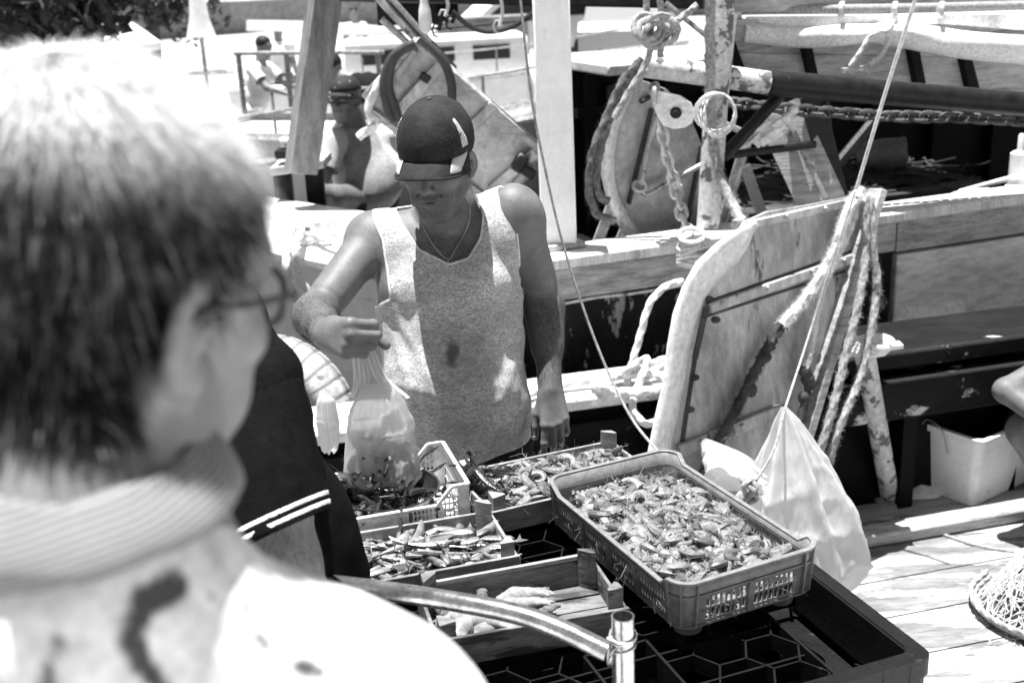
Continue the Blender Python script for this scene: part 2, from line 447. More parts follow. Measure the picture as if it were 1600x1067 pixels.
m_white = mat('white boat paint', .78, .4, grit=.1, var=.08, vscale=5, base2=.5, patch=.12, pscale=4, bump=.2)
m_chalk = mat('scratched white timber', .72, .7, var=.14, vscale=6, stretch=(2, 2, .3), base2=.4, patch=.2, pscale=7, bump=.5)
m_dark = mat('dark painted steel', .012, .45, spec=.3, var=.5, vscale=20, base2=.12, patch=.06, pscale=14, bump=.3)
m_steel = mat('galvanised steel', .42, .38, .5, var=.3, vscale=18, base2=.15, patch=.25, pscale=12, bump=.5, bscale=70)
m_rust = mat('flaking painted pipe', .6, .6, var=.15, base2=.12, patch=.38, pscale=14, bump=.8, bscale=60)
m_rope = mat('pale rope', .68, .9, var=.2, vscale=60, bump=.6, bscale=250)
m_roped = mat('brown tarred rope', .16, .95, var=.5, vscale=50, bump=.8, bscale=250)
m_rubber = mat('black rubber', .02, .5, var=.3, vscale=30, bump=.3)
m_cloth = mat('white canvas', .85, .8, var=.05, vscale=12, bump=.5, bscale=25)

mb = MB(); mb.add([(-30, -8, 0), (30, -8, 0), (30, 1.4+30*.245+.35, 0), (-30, 1.4-30*.245+.35, 0), (-30, -8, -2.5), (30, -8, -2.5), (30, 1.75+7.35, -2.5), (-30, 1.75-7.35, -2.5)], [(0, 1, 2, 3), (3, 2, 6, 7), (0, 3, 7, 4), (1, 5, 6, 2)])
tag(mb.build('quay', m_conc, smooth=False), kind='structure')
def wav(u, v):
    x = -60+120*u; y = -2+62*v
    return (x, y, -1.15+.03*math.sin(x*2.1+y)+.02*math.sin(y*3.3-x))
tag(MB().grid(wav, 90, 70).build('water', m_water), kind='structure')
def sandf(u, v):
    x = -160+320*u; y = 13+400*v*v
    return (x, y, (-.85 if y < 14 else -.55)+.12*math.sin(x*.3+y*.2)+.002*(y-13))
tag(MB().grid(sandf, 60, 60).build('beach', m_sand), kind='structure')
# ------------------------------------------------------------------ near fishing boat
GE = Vector((.971, .239, 0)); GN = Vector((-.239, .971, 0))   # along the gunwale / away from the quay
G0 = Vector((.06, 3.79, 0))
def gp(s, t, z): return G0+GE*s+GN*t+Vector((0, 0, z))
boat = thing('fishing_boat', 'black sided fishing boat with worn white deck moored at the quay', 'boat', (.5, 3.2, -.3))
mb = MB(); b0 = -1.62
nP = 15
for i in range(nP):                                  # deck planks run along the boat
    t0 = b0+i*(-b0-.02)/nP; t1 = b0+(i+1)*(-b0-.02)/nP-.004
    c = gp(.3, (t0+t1)/2, -.32-.002*(i % 2)); mb.box(c, (8.6, t1-t0, .04), Matrix.Rotation(math.atan2(GE.y, GE.x), 3, 'Z'))
mb.build('deck', m_deck, boat, smooth=False)
Rg = Matrix.Rotation(math.atan2(GE.y, GE.x), 3, 'Z')
mb = MB(); mb.box(gp(.3, .02, -.42), (8.6, .06, 1.42), Rg)
for s_ in np.arange(-3.6, 4.6, .46): mb.box(gp(s_, -.055, -.03), (.06, .09, .66), Rg)
mb.box(gp(.3, -.06, .20), (8.6, .03, .06), Rg)
mb.box(gp(.3, -.8, -.75), (8.6, 1.6, .8), Rg); mb.box(gp(.3, -1.64, -.62), (8.6, .05, 1.2), Rg)
mb.build('bulwark', m_black, boat, smooth=False)
mb = MB(); mb.box(gp(-1.3, .0, .325), (4.8, .26, .05), Rg, .012); mb.build('gunwale', m_gunw, boat, smooth=False)
m_gundark = mat('dark rail with chipped paint', .010, .6, spec=.15, var=.4, base2=.62, patch=.24, pscale=4.2, stretch=(.6, 1.4, 1), bump=.6)
mb = MB(); mb.box(gp(2.9, .02, .335), (3.58, .34, .07), Rg, .012); mb.box(gp(2.9, -.14, .19), (3.58, .07, .16), Rg, .01); mb.build('rub_rail', m_gundark, boat, smooth=False)
mb = MB(); mb.box(gp(.3, -.3, -.275), (8.6, .09, .05), Rg, .008); mb.build('deck_batten', m_grwood, boat, smooth=False)
# cleat near the rope coil
mb = MB(); c = gp(.82, -.06, .375); mb.cyl(c, c+Vector((0, 0, .05)), .02, 12); mb.tube(bez([c+GE*-.13+Vector((0, 0, .045)), c+Vector((0, 0, .06)), c+GE*.13+Vector((0, 0, .045))]), [.012]*0 or .016, 10)
mb.build('cleat', m_dark, boat)
# ------------------------------------------------------------------ second boat behind
CE = Vector((.939, .344, 0)); CN = Vector((-.344, .939, 0)); C0 = Vector((.26, 4.34, 0)); Rc = Matrix.Rotation(math.atan2(CE.y, CE.x), 3, 'Z')
def cp(s, t, z): return C0+CE*s+CN*t+Vector((0, 0, z))
tw = thing('trawler', 'dark hulled trawler with pale cap rail and steel gantry moored behind the near boat', 'boat', (1, 6, -1))
mb = MB(); mb.box(cp(.455, .0, -.30), (2.01, .10, 1.7), Rc); mb.box(cp(2.9, .04, -.30), (2.9, .04, 1.7), Rc)
mb.build('hull', m_hull, tw, smooth=False)
mb = MB(); mb.box(cp(.455, -.058, .60), (2.01, .012, .12), Rc); mb.box(cp(2.85, -.03, .60), (2.76, .07, .13), Rc); mb.build('rail_band', m_grwood, tw, smooth=False)
mb = MB(); mb.box(cp(1.87, .03, .685), (4.86, .20, .05), Rc, .01); mb.build('cap_rail', m_chalk, tw, smooth=False)
mb = MB(); mb.tube([cp(-.5+.14*i, -.057, .525+.004*math.sin(i*2)) for i in range(14)], .006, 6); mb.tube([cp(.9+.003*math.sin(i*3), -.057, .525-.07*i) for i in range(12)], .004, 6); mb.build('caulking', m_gunw, tw)
m_panel = mat('white hull panel', .92, .4, var=.12, vscale=3, base2=.5, patch=.2, pscale=3, stretch=(.4, 1, 2))
mb = MB(); mb.box(cp(2.9, -.01, .33), (2.8, .05, .36), Rc, .006); mb.box(cp(2.9, -.06, .13), (2.8, .14, .05), Rc, .01); mb.box(cp(2.9, -.02, -.05), (2.8, .02, .34), Rc)
mb.build('side_panel', m_panel, tw, smooth=False)
mb = MB(); mb.box(cp(2.32, -.045, .33), (.09, .03, .12), Rc, .02); mb.build('scupper', m_rubber, tw, smooth=False)
# interior: dark deck, cabin wall with frames, machinery
mb = MB(); mb.box(cp(2.0, 1.3, .12), (5.0, 2.4, .05), Rc); mb.build('deck', m_black, tw, smooth=False)
mb = MB(); mb.box(cp(3.4, 2.55, .62), (4.6, .06, 1.05), Rc)
for s_ in np.arange(1.2, 5.6, .52): mb.box(cp(s_, 2.48, .62), (.07, .07, 1.0), Rc)
mb.box(cp(3.4, 2.47, .9), (4.6, .07, .06), Rc)
mb.build('cabin_wall', m_black, tw, smooth=False)
mb = MB(); mb.box(cp(3.4, 2.35, 1.19), (4.7, .9, .06), Rc, .01); mb.build('cabin_roof', m_conc, tw, smooth=False)
for s_, w_ in ((1.46, .3), (2.5, .3), (3.54, .3)):
    mb = MB(); mb.box(cp(s_, 2.49, .95), (w_, .05, .2), Rc, .006); mb.build('window', m_rubber, tw, smooth=False)
# gantry pipes
mb = MB(); a = W(1132, -40, 4.66); b = W(1104, 392, 4.62); mb.tube([a, b], .047, 18); mb.tube([W(1140, 20, 4.7), W(1104, 380, 4.66)], .03, 12)
mb.build('gantry_post', m_rust, tw)
mb = MB(); mb.tube([W(1008, 103, 4.7), W(1200, 130, 4.75)], .047, 18); mb.build('boom_end', m_rust, tw)
mb = MB(); mb.tube([W(1200, 130, 4.75), W(1680, 170, 5.05)], .052, 18); mb.build('boom', m_dark, tw)
mb = MB(); mb.tube([W(1130, 246, 4.66), W(1218, 150, 4.8)], .026, 12); mb.tube([W(1135, 243, 4.68), W(1272, 226, 4.9)], .017, 10)
mb.beam(W(1268, 150, 4.95), W(1306, 306, 4.95), .10, .02, up=(0, 1, 0)); mb.beam(W(1290, 150, 4.95), W(1300, 290, 5.0), .02, .06, up=(0, 1, 0))
mb.build('brace', m_dark, tw); mb = MB(); mb.tube([W(1375, 178, 5.3), W(1305, 262, 5.2)], .028, 8); mb.build('brace', m_dark, tw)
mb = MB(); mb.tube([W(1178, 190, 4.9), W(1128, 345, 4.9)], .017, 8); mb.tube([W(1065, 165, 4.9), W(1180, 215, 4.9)], .014, 8); mb.build('stay_rod', m_steel, tw)
mb = MB(); mb.beam(W(1215, 168, 5.0), W(1290, 330, 4.9), .20, .03, up=(0, 1, .2)); mb.build('slanting_board', m_grwood, tw, smooth=False)
mb = MB(); mb.beam(W(1232, 190, 4.95), W(1290, 310, 4.85), .02, .03, up=(0, 1, 0)); mb.build('angle_iron', m_steel, tw, smooth=False)
mb = MB()
for i in range(7):
    s_ = random.uniform(-.3, .8); mb.box(cp(s_, random.uniform(.9, 1.6), random.uniform(.35, .62)), (random.uniform(.15, .4), .1, .03), Rc @ Matrix.Rotation(random.uniform(-.5, .5), 3, 'Z'))
mb.build('planks', m_steel, tw, smooth=False)
# turnbuckle
mb = MB(); a = W(1168, 225, 4.72); b = W(1242, 172, 4.76); mb.tube([a, b], .011, 8)
mb.beam(W(1178, 212, 4.72), W(1212, 190, 4.72), .012, .04, bev=.004); mb.beam(W(1188, 224, 4.70), W(1222, 203, 4.70), .012, .04, bev=.004); mb.beam(W(1178, 214, 4.71), W(1190, 226, 4.71), .02, .04); mb.beam(W(1211, 191, 4.71), W(1222, 203, 4.71), .02, .04)
mb.tube(bez([W(1130, 238, 4.72), W(1150, 232, 4.72), W(1170, 224, 4.72)]), .014, 8)
for q in ((1240, 172), (1228, 184)): mb.sphere(W(*q, 4.76), .022, 8, 6)
mb.build('turnbuckle', m_gunw, tw)
# white square mast post, stands on the cap rail
m_post = mat('white painted timber post', .93, .5, var=.06, vscale=12, base2=.45, patch=.34, pscale=5, grit=.08, stretch=(1, 1, .6), bump=.4, bscale=50)
mp_ = thing('mast_post', 'white painted square timber post rising from the trawler rail beside the vendor', 'post', tuple(W(874, 398, 4.42)))
t_ = W(858, -60, 4.42); b_ = W(874, 400, 4.42); b_.z = .711
mb = MB(); mb.beam(b_, t_+Vector((0, 0, .2)), .135, .10, up=(0, 1, 0), bev=.006); mb.build('post', m_post, mp_, smooth=False)
mb = MB(); mb.box(b_+Vector((0, 0, .012)), (.17, .14, .024), Rc, .004); mb.build('base_plate', m_steel, mp_, smooth=False)
# slanted timber pole at left
m_pole = mat('grey planed timber pole', .2, .6, var=.35, vscale=10, stretch=(2, 2, .4), bump=.4, bscale=50)
mb = MB(); a = W(470, 268, 6.2); b = W(512, -40, 6.2); mb.beam(a, b, .15, .13, up=(-.5, 1, 0), bev=.004)
po = mb.build('timber_pole', m_pole, smooth=False); tag(po, 'slanting square grey timber pole rising left of the seated man in the black cap', 'pole')
# overhead dark beam and rigging
mb = MB(); mb.beam(W(530, -22, 5.6), W(1120, -10, 5.6), .16, .14, bev=.01); mb.beam(W(590, 6, 5.7), W(700, 2, 5.7), .10, .2)
mb.build('overhead_beam', m_dark, tw, smooth=False)
mb = MB(); mb.beam(W(600, -10, 5.75), W(710, 110, 5.75), .03, .17, up=(0, 1, 0)); mb.beam(W(698, -8, 5.65), W(700, 24, 5.65), .1, .08, up=(0, 1, 0)); mb.build('rigging_block', m_black, tw, smooth=False)
# ------------------------------------------------------------------ otter boards
m_door = mat('dull steel trawl door', .42, .42, .2, var=.35, vscale=3.5, base2=.07, patch=.24, pscale=5, stretch=(1.6, 1.6, .5), bump=.35, bscale=60)
m_doorw = mat('sunlit pale door edge', .85, .35, .1, var=.12, vscale=6, base2=.45, patch=.15, pscale=5, bump=.3)  # door steel kept near white: sunlight on the flange put into its colour
m_seam = mat('rust dark seam', .05, .8, var=.5)
od = thing('trawl_door', 'large curved steel trawl door leaning on the near boat rail behind the grey shrimp crate', 'trawl door', tuple(W(1100, 860, 3.6)))
P0 = W(1100, 860, 3.55); P1 = W(1250, 330, 3.86); xdir = (W(1365, 305, 3.98)-W(1165, 345, 3.80)).normalized()
Nn = (P1-P0).cross(xdir).normalized(); 
if Nn.y < 0: Nn = -Nn
OUT = [(1165, 347), (1200, 331), (1260, 321), (1366, 301), (1352, 360), (1325, 450), (1290, 570), (1255, 682), (1215, 810), (1195, 905), (990, 905), (1015, 790), (1044, 690), (1056, 640), (1064, 592), (1072, 540), (1084, 500), (1105, 460), (1140, 395)]
mb = board(OUT, P0, Nn, .022); mb.build('plate', m_door, od, smooth=False)
# curved flange down the left edge: bends toward the camera
fl_o = [(1176, 345), (1150, 360), (1120, 380), (1088, 410), (1066, 450), (1052, 490), (1043, 540), (1036, 600), (1024, 650), (1014, 700), (1000, 770), (984, 850), (975, 905)]
fl_i = [(1178, 353), (1168, 385), (1150, 412), (1120, 440), (1101, 465), (1088, 500), (1076, 545), (1070, 595), (1062, 640), (1050, 690), (1036, 760), (1015, 840), (1002, 905)]
V = []; nst = 6
for i, (o_, i_) in enumerate(zip(fl_o, fl_i)):
    pi = onplane(*i_, P0-Nn*.003, Nn); po_ = onplane(*o_, P0-Nn*.10, Nn)
    for k in range(nst):
        t = k/(nst-1); p = pi.lerp(po_, t); p -= Nn*(.028*math.sin(math.pi*t)); V.append(p)
F_ = [(i*nst+k, i*nst+k+1, (i+1)*nst+k+1, (i+1)*nst+k) for i in range(len(fl_o)-1) for k in range(nst-1)]
o = mesh_obj('flange', V, F_, m_doorw, od); solid(o, .008, 0)
ribs = MB()
def rib(a, b, w, mb_, lift=.012):
    A = onplane(*a, P0-Nn*lift, Nn); B = onplane(*b, P0-Nn*lift, Nn); mb_.beam(A, B, .02, w, up=Nn, bev=.003) if False else mb_.beam(A, B, w, .022, up=-Nn, bev=.004)
rib((1108, 482), (1332, 404), .035, ribs); rib((1060, 705), (1222, 640), .045, ribs); rib((1170, 352), (1362, 309), .03, ribs)
ribs.build('stiffener', m_door, od, smooth=False)
mb = MB()
for a, b, w in (((1098, 496), (1338, 418), .008), ((1110, 470), (1332, 392), .006), ((1075, 695), (1225, 632), .008), ((1104, 480), (1086, 560), .02), ((1086, 560), (1066, 690), .014), ((1362, 306), (1225, 800), .02)):
    A = onplane(*a, P0-Nn*.002, Nn); B = onplane(*b, P0-Nn*.002, Nn); mb.beam(A, B, w, .006, up=-Nn)
for q in ((1108, 468), (1118, 500), (1085, 590), (1078, 640)): mb.sphere(onplane(*q, P0-Nn*.004, Nn), (.018, .006, .012), 8, 6)
mb.build('seam', m_seam, od, smooth=False)
mb = MB(); mb.beam(onplane(1372, 296, P0-Nn*.03, Nn), onplane(1222, 800, P0-Nn*.03, Nn), .03, .07, up=-Nn, bev=.003); mb.build('edge_bar', m_grwood, od, smooth=False)
mb = MB()
for q in ((1180, 349), (1230, 338), (1290, 326), (1345, 314), (1130, 474), (1200, 450), (1270, 424), (1320, 407), (1095, 690), (1160, 665)): mb.sphere(onplane(*q, P0-Nn*.026, Nn), .009, 8, 6)
mb.build('bolt_head', m_steel, od)
# round-backed door behind, hanging from the boom
od2 = thing('trawl_door', 'upright round-backed steel trawl door hanging by ropes from the trawler gantry pipe', 'trawl door', tuple(W(1030, 375, 4.7)))
N2 = Vector((-.25, 1, .12)).normalized(); Q0 = W(1030, 260, 4.80)
mb = board([(1000, 125), (1042, 140), (1075, 175), (1100, 235), (1108, 300), (1095, 385), (1000, 388), (975, 340), (958, 285), (960, 220), (975, 165)], Q0, N2, .02)
m_door2 = mat('pale dusty door plate', .45, .5, .1, var=.2, vscale=4, base2=.3, patch=.2, pscale=5)
mb.build('plate', m_door2, od2, smooth=False)
fo = [(988, 118), (966, 145), (950, 185), (941, 230), (940, 275), (948, 310), (962, 345), (984, 380)]; fi = [(1000, 132), (980, 165), (966, 205), (960, 245), (962, 285), (972, 315), (988, 345), (1010, 375)]
V = []
for o_, i_ in zip(fo, fi):
    pi = onplane(*i_, Q0-N2*.003, N2); po_ = onplane(*o_, Q0-N2*.08, N2)
    for k in range(5): V.append(pi.lerp(po_, k/4)-N2*.02*math.sin(math.pi*k/4))
o = mesh_obj('flange', V, [(i*5+k, i*5+k+1, (i+1)*5+k+1, (i+1)*5+k) for i in range(7) for k in range(4)], m_doorw, od2); solid(o, .008, 0)
def rod2(pts, r, off): return bez([onplane(*q, Q0-N2*off, N2) for q in pts], 6)
mb = MB(); mb.tube(rod2([(1028, 180), (1012, 235), (1002, 288)], .012, .05), .014, 10); mb.tube(rod2([(1002, 300), (1015, 303), (1055, 280), (1102, 255)], .012, .05), .012, 10)
t_ = []
for k in range(13): t_.append(onplane(999+10*math.cos(k*.5236), 291+8*math.sin(k*.5236), Q0-N2*.055, N2))
mb.tube(t_[:-1], .009, 8, closed=True); mb.build('towing_bracket', m_steel, od2)
mb = MB(); 
for a, b in (((1018, 170), (982, 318)), ((1096, 230), (1066, 385)), ((1035, 140), (1000, 160))): mb.beam(onplane(*a, Q0-N2*.012, N2), onplane(*b, Q0-N2*.012, N2), .012, .03, up=-N2)
mb.build('stiffener', m_seam, od2, smooth=False)
# diamond-hung door
od3 = thing('trawl_door', 'rectangular steel trawl door hung cornerwise behind the vendor cap with battens across', 'trawl door', tuple(W(700, 290, 5.6)))
N3 = Vector((.1, 1, .25)).normalized(); S0 = W(710, 190, 5.5)
m_door3 = mat('scratched grey door', .36, .5, .15, var=.35, vscale=5, base2=.42, patch=.3, pscale=7, bump=.4)
mb = board([(652, 66), (845, 236), (838, 268), (778, 322), (572, 165), (572, 150)], S0, N3, .03); mb.build('plate', m_door3, od3, smooth=False)
mb = MB()
for a, b, w in (((617, 180), (691, 100), .055), ((734, 201), (772, 163), .05), ((766, 297), (838, 238), .05), ((590, 160), (650, 78), .03)):
    mb.beam(onplane(*a, S0-N3*.015, N3), onplane(*b, S0-N3*.015, N3), w, .03, up=-N3, bev=.004)
mb.build('batten', m_door, od3, smooth=False)
mb = MB()
for a, b in (((650, 64), (846, 235)), ((652, 64), (570, 152)), ((846, 235), (778, 322)), ((572, 165), (778, 322))): mb.beam(onplane(*a, S0, N3), onplane(*b, S0, N3), .035, .05, up=-N3, bev=.004)
mb.build('edge_frame', m_grwood, od3, smooth=False)
mb = MB(); mb.box(onplane(812, 254, S0-N3*.05, N3), (.06, .06, .09), Matrix.Rotation(.6, 3, 'Y'), .01); mb.box(onplane(824, 268, S0-N3*.05, N3), (.08, .04, .05), Matrix.Rotation(.6, 3, 'Y'), .01)
mb.box(onplane(664, 122, S0-N3*.03, N3), (.05, .03, .04), Matrix.Rotation(.6, 3, 'Y'), .006); mb.build('shackle_block', m_rubber, od3, smooth=False)
# ================================================================== THE STALL
m_blackpl = mat('black plastic', .007, .45, var=.3, vscale=20, bump=.3, bscale=120, spec=.25, base2=.03, patch=.1, pscale=16)
m_greypl = mat('grey crate plastic', .2, .42, var=.08, vscale=9, bump=.15, bscale=150, base2=.13, patch=.08, pscale=18)
m_whitepl = mat('white crate plastic', .72, .35, var=.06, vscale=9, base2=.5, patch=.08, pscale=20)
m_crwood = mat('damp crate wood', .15, .7, var=.45, vscale=16, stretch=(.3, 1, 2.2), base2=.035, patch=.33, pscale=9, bump=1, bscale=60, rotz=-.3)
m_crwoodl = mat('pale crate wood', .26, .75, var=.35, vscale=16, stretch=(.3, 1, 2.5), base2=.14, patch=.2, pscale=9, bump=1, bscale=60, rotz=-.4)
m_tin = mat('worn bright steel tube', .5, .22, .9, var=.35, vscale=24, base2=.12, patch=.22, pscale=22, bump=.2)
m_pan = mat('brushed pan metal', .2, .25, .9, var=.3, vscale=12)
m_wire = mat('thin wire', .45, .35, .8)
# ---- pallet
py_ = math.radians(20); pu = Vector((math.cos(py_), math.sin(py_), 0)); pv = Vector((-pu.y, pu.x, 0)); PR = Vector((.694, 1.678, 0)); PZ = .635
def pp(a, b, z): return PR-pu*a+pv*b+Vector((0, 0, z))     # a: along the front to the left, b: to the back
Rp = Matrix.Rotation(py_, 3, 'Z'); PLn, PDp = 1.02, .93
pal = thing('pallet', 'black plastic pallet with honeycomb top used as the stall table under the crates', 'pallet', tuple(pp(.5, .45, .5)))
mb = MB(); r = .05; hh = .13
def rring(L, D, r, n=6):
    out = []
    for cx, cy, a0 in ((L-r, D-r, 0), (r, D-r, 90), (r, r, 180), (L-r, r, 270)):
        for k in range(n+1):
            a = math.radians(a0+90*k/n); out.append((cx+r*math.cos(a), cy+r*math.sin(a)))
    return out
def ringwall(mb, outer, inner, z0, z1, tf):
    n = len(outer); V = [tf(x, y, z0) for x, y in outer]+[tf(x, y, z1) for x, y in outer]+[tf(x, y, z1) for x, y in inner]+[tf(x, y, z0) for x, y in inner]
    mb.add([tuple(p) for p in V], [(k*n+i, k*n+(i+1) % n, ((k+1) % 4)*n+(i+1) % n, ((k+1) % 4)*n+i) for k in range(4) for i in range(n)])
tf = lambda x, y, z: pp(x, y, z)
o_ = rring(PLn, PDp, .025); i_ = [(min(max(x, .032), PLn-.032), min(max(y, .032), PDp-.032)) for x, y in o_]
def inset(q, L, D, d): return [(L/2+(x-L/2)*(1-2*d/L), D/2+(y-D/2)*(1-2*d/D)) for x, y in q]
ringwall(mb, o_, inset(o_, PLn, PDp, .028), PZ-.035, PZ, tf)
o2 = inset(o_, PLn, PDp, .004); ringwall(mb, o2, inset(o_, PLn, PDp, .02), PZ-.13, PZ-.037, tf)
mb.build('rim', m_blackpl, pal, auto=50)
# honeycomb ribs
hexe = MB(); hs = .052
pockets = [(.03, .03, .17, .36)]
def inpock(x, y): return any(a < x < b_+a and c < y < c+d for a, c, b_, d in ((.03, .03, .15, .34), (.42, .05, .12, .2)))
seen = set()
for i in range(-2, 16):
    for j in range(-1, 12):
        cx = i*hs*1.5; cy = j*hs*math.sqrt(3)+(hs*math.sqrt(3)/2 if i % 2 else 0)
        cs = [(cx+hs*math.cos(math.radians(60*k)), cy+hs*math.sin(math.radians(60*k))) for k in range(6)]
        for k in range(6):
            a, b_ = cs[k], cs[(k+1) % 6]; mx, my = (a[0]+b_[0])/2, (a[1]+b_[1])/2; key = (round(mx, 3), round(my, 3))
            if key in seen or not (.02 < mx < PLn-.02 and .02 < my < PDp-.02) or inpock(mx, my): continue
            seen.add(key); A = pp(*a, PZ-.022); B = pp(*b_, PZ-.022); hexe.beam(A, B, .003, .032)
for k in range(1, 9): hexe.beam(pp(.02, k*.104, PZ-.03), pp(PLn-.02, k*.104-.0, PZ-.03), .004, .045) if k > 3 else hexe.beam(pp(.19, k*.104, PZ-.03), pp(PLn-.02, k*.104, PZ-.03), .004, .045)
for x, y, w, d in ((.03, .03, .15, .34), (.42, .05, .12, .2)):
    for a, b_ in (((x, y), (x+w, y)), ((x+w, y), (x+w, y+d)), ((x+w, y+d), (x, y+d)), ((x, y+d), (x, y))): hexe.beam(pp(*a, PZ-.05), pp(*b_, PZ-.05), .005, .095)
hexe.build('honeycomb', m_blackpl, pal, smooth=False)
mb = MB(); mb.box(pp(PLn/2, PDp/2, PZ-.125), (PLn-.03, PDp-.03, .006), Rp); mb.build('base_sheet', m_blackpl, pal, smooth=False)
for a, b_ in ((.08, .06), (.94, .06), (.08, .86), (.94, .86)):
    z0 = 0 if b_ < .3 and a > .5 else -.3
    if b_ < .3 and a < .5: z0 = -.3
    q = pp(a, b_, 0); mb = MB(); mb.cyl((q.x, q.y, z0), (q.x, q.y, PZ-.13), .02, 12); mb.build('leg', m_dark, pal)
# ---- grey plastic crate
GC = Vector((.300, 2.02, .664)); gy = math.radians(24.5); gu = Vector((math.sin(gy), -math.cos(gy), 0)); gv = Vector((math.cos(gy), math.sin(gy), 0))
GL, GW, GH = .50, .30, .096
crate = thing('plastic_crate', 'grey slotted plastic crate heaped with shrimps on the black pallet', 'crate', tuple(GC))
def gpt(a, b_, z): return GC+gu*a+gv*b_+Vector((0, 0, z))
r = .035; per = []      # perimeter samples: (a, b, na, nb, kind, slotflag)
def side(p0, p1, n_, npan, nslot, kind):
    p0 = np.array(p0); p1 = np.array(p1); L = np.linalg.norm(p1-p0); d = (p1-p0)/L
    m_ = .012; pan = (L-2*m_)/npan
    per.append((*p0, *n_, kind, 0))
    for q in range(npan):
        s0 = m_+q*pan+.008; s1 = m_+(q+1)*pan-.008; w = (s1-s0)/nslot
        for k in range(nslot):
            a = p0+d*(s0+k*w); b_ = p0+d*(s0+k*w+w*.66); per.append((*a, *n_, kind, 1)); per.append((*b_, *n_, kind, 0))
    per.append((*p1, *n_, kind, 0))
def arc(cx, cy, a0):
    for k in range(1, 8):
        a = math.radians(a0+90*k/8); per.append((cx+r*math.cos(a), cy+r*math.sin(a), math.cos(a), math.sin(a), 'c', 0))
hl, hw = GL/2, GW/2
side((hl-r, -hw), (-hl+r, -hw), (0, -1), 4, 9, 'l'); 
per_ = per; arc_seq = None
# order: right... walk  (a,b): side b=-hw, corner, side a=-hl, corner, side b=+hw, corner, side a=+hl, corner
for k in range(1, 8): a = math.radians(270-90*k/8); per.append((-hl+r+r*math.cos(a), -hw+r+r*math.sin(a), math.cos(a), math.sin(a), 'c', 0))
side((-hl, -hw+r), (-hl, hw-r), (-1, 0), 2, 8, 's')
for k in range(1, 8): a = math.radians(180-90*k/8); per.append((-hl+r+r*math.cos(a), hw-r+r*math.sin(a), math.cos(a), math.sin(a), 'c', 0))
side((-hl+r, hw), (hl-r, hw), (0, 1), 4, 9, 'l')
for k in range(1, 8): a = math.radians(90-90*k/8); per.append((hl-r+r*math.cos(a), hw-r+r*math.sin(a), math.cos(a), math.sin(a), 'c', 0))
side((hl, hw-r), (hl, -hw+r), (1, 0), 2, 8, 's')
for k in range(1, 8): a = math.radians(0-90*k/8); per.append((hl-r+r*math.cos(a), -hw+r+r*math.sin(a), math.cos(a), math.sin(a), 'c', 0))
def top_h(a, b_, kind):
    if kind == 'l':
        e = hl-r-abs(a); t = min(1, max(0, (e-.0)/.022)); t = t*t*(3-2*t); return GH-.017*t
    return GH
rows = [0, .006, .010, .031, .035, .056, .062, None]
n = len(per); V = []; F_ = []
for a, b_, na, nb, kd, sl in per:
    for z in rows:
        zz = top_h(a, b_, kd) if z is None else z
        dr = -.010*(1-zz/GH); V.append(gpt(a+na*dr, b_+nb*dr, zz))
nr = len(rows)
for i in range(n):
    j = (i+1) % n
    for k in range(nr-1):
        if per[i][5] and k in (2, 4): continue
        F_.append((i*nr+k, j*nr+k, j*nr+k+1, i*nr+k+1))
o = mesh_obj('wall', V, F_, m_greypl, crate, smooth=True, auto=35); solid(o, .003, 0)
def band(z0f, out, th, name, keepmb):
    V = []
    for a, b_, na, nb, kd, sl in per:
        t = top_h(a, b_, kd); z = z0f if isinstance(z0f, float) else t
        dr = -.010*(1-z/GH)
        for o1, dz in ((-.002, 0), (out, 0), (out, -th), (-.002, -th)): V.append(gpt(a+na*(dr+o1), b_+nb*(dr+o1), z+dz))
    keepmb.add([tuple(p) for p in V], [(i*4+k, ((i+1) % n)*4+k, ((i+1) % n)*4+(k+1) % 4, i*4+(k+1) % 4) for i in range(n) for k in range(4)])
mb = MB(); band('top', .0075, .004, '', mb); band(.0665, .0055, .0025, '', mb); band(.004, .006, .003, '', mb)
for i in range(n):
    a, b_, na, nb, kd, sl = per[i]
    if (kd in 'ls' and not sl and (i == 0 or per[i-1][4] == 'c' or per[(i+1) % n][4] == 'c')) or (kd == 'c' and per[i][4] == 'c' and i % 4 == 0):
        A = gpt(a-na*.006, b_-nb*.006, .004); B = gpt(a+na*.001, b_+nb*.001, top_h(a, b_, kd)-.003); mb.beam(A+(gu*na+gv*nb)*.002, B+(gu*na+gv*nb)*.002, .003, .009, up=gu*na+gv*nb)
for (p0, p1, nn, np_) in (((hl-r, -hw), (-hl+r, -hw), (0, -1), 4), ((-hl+r, hw), (hl-r, hw), (0, 1), 4), ((-hl, -hw+r), (-hl, hw-r), (-1, 0), 2), ((hl, hw-r), (hl, -hw+r), (1, 0), 2)):
    p0 = np.array(p0); p1 = np.array(p1); L = np.linalg.norm(p1-p0); d = (p1-p0)/L
    for q in range(1, np_):
        s_ = .012+q*(L-.024)/np_; c = p0+d*s_; nv = gu*nn[0]+gv*nn[1]
        A = gpt(*(c-np.array(nn)*.009), .004)+nv*.003; B = gpt(*(c-np.array(nn)*.003), .066)+nv*.003; mb.beam(A, B, .011, .008, up=nv)
mb.build('rib', m_greypl, crate, smooth=False)
ow = rring(GL-.024, GW-.024, .03); mb = MB(); V = [tuple(gpt(x-GL/2+.012, y-GW/2+.012, .003)) for x, y in ow]; V2 = [tuple(gpt(x-GL/2+.012, y-GW/2+.012, .0)) for x, y in ow]; k = len(ow)
mb.add(V+V2, [tuple(range(k)), tuple(range(k, 2*k))[::-1]]+[(i, (i+1) % k, k+(i+1) % k, k+i) for i in range(k)])
mb.build('floor', m_greypl, crate, smooth=False)
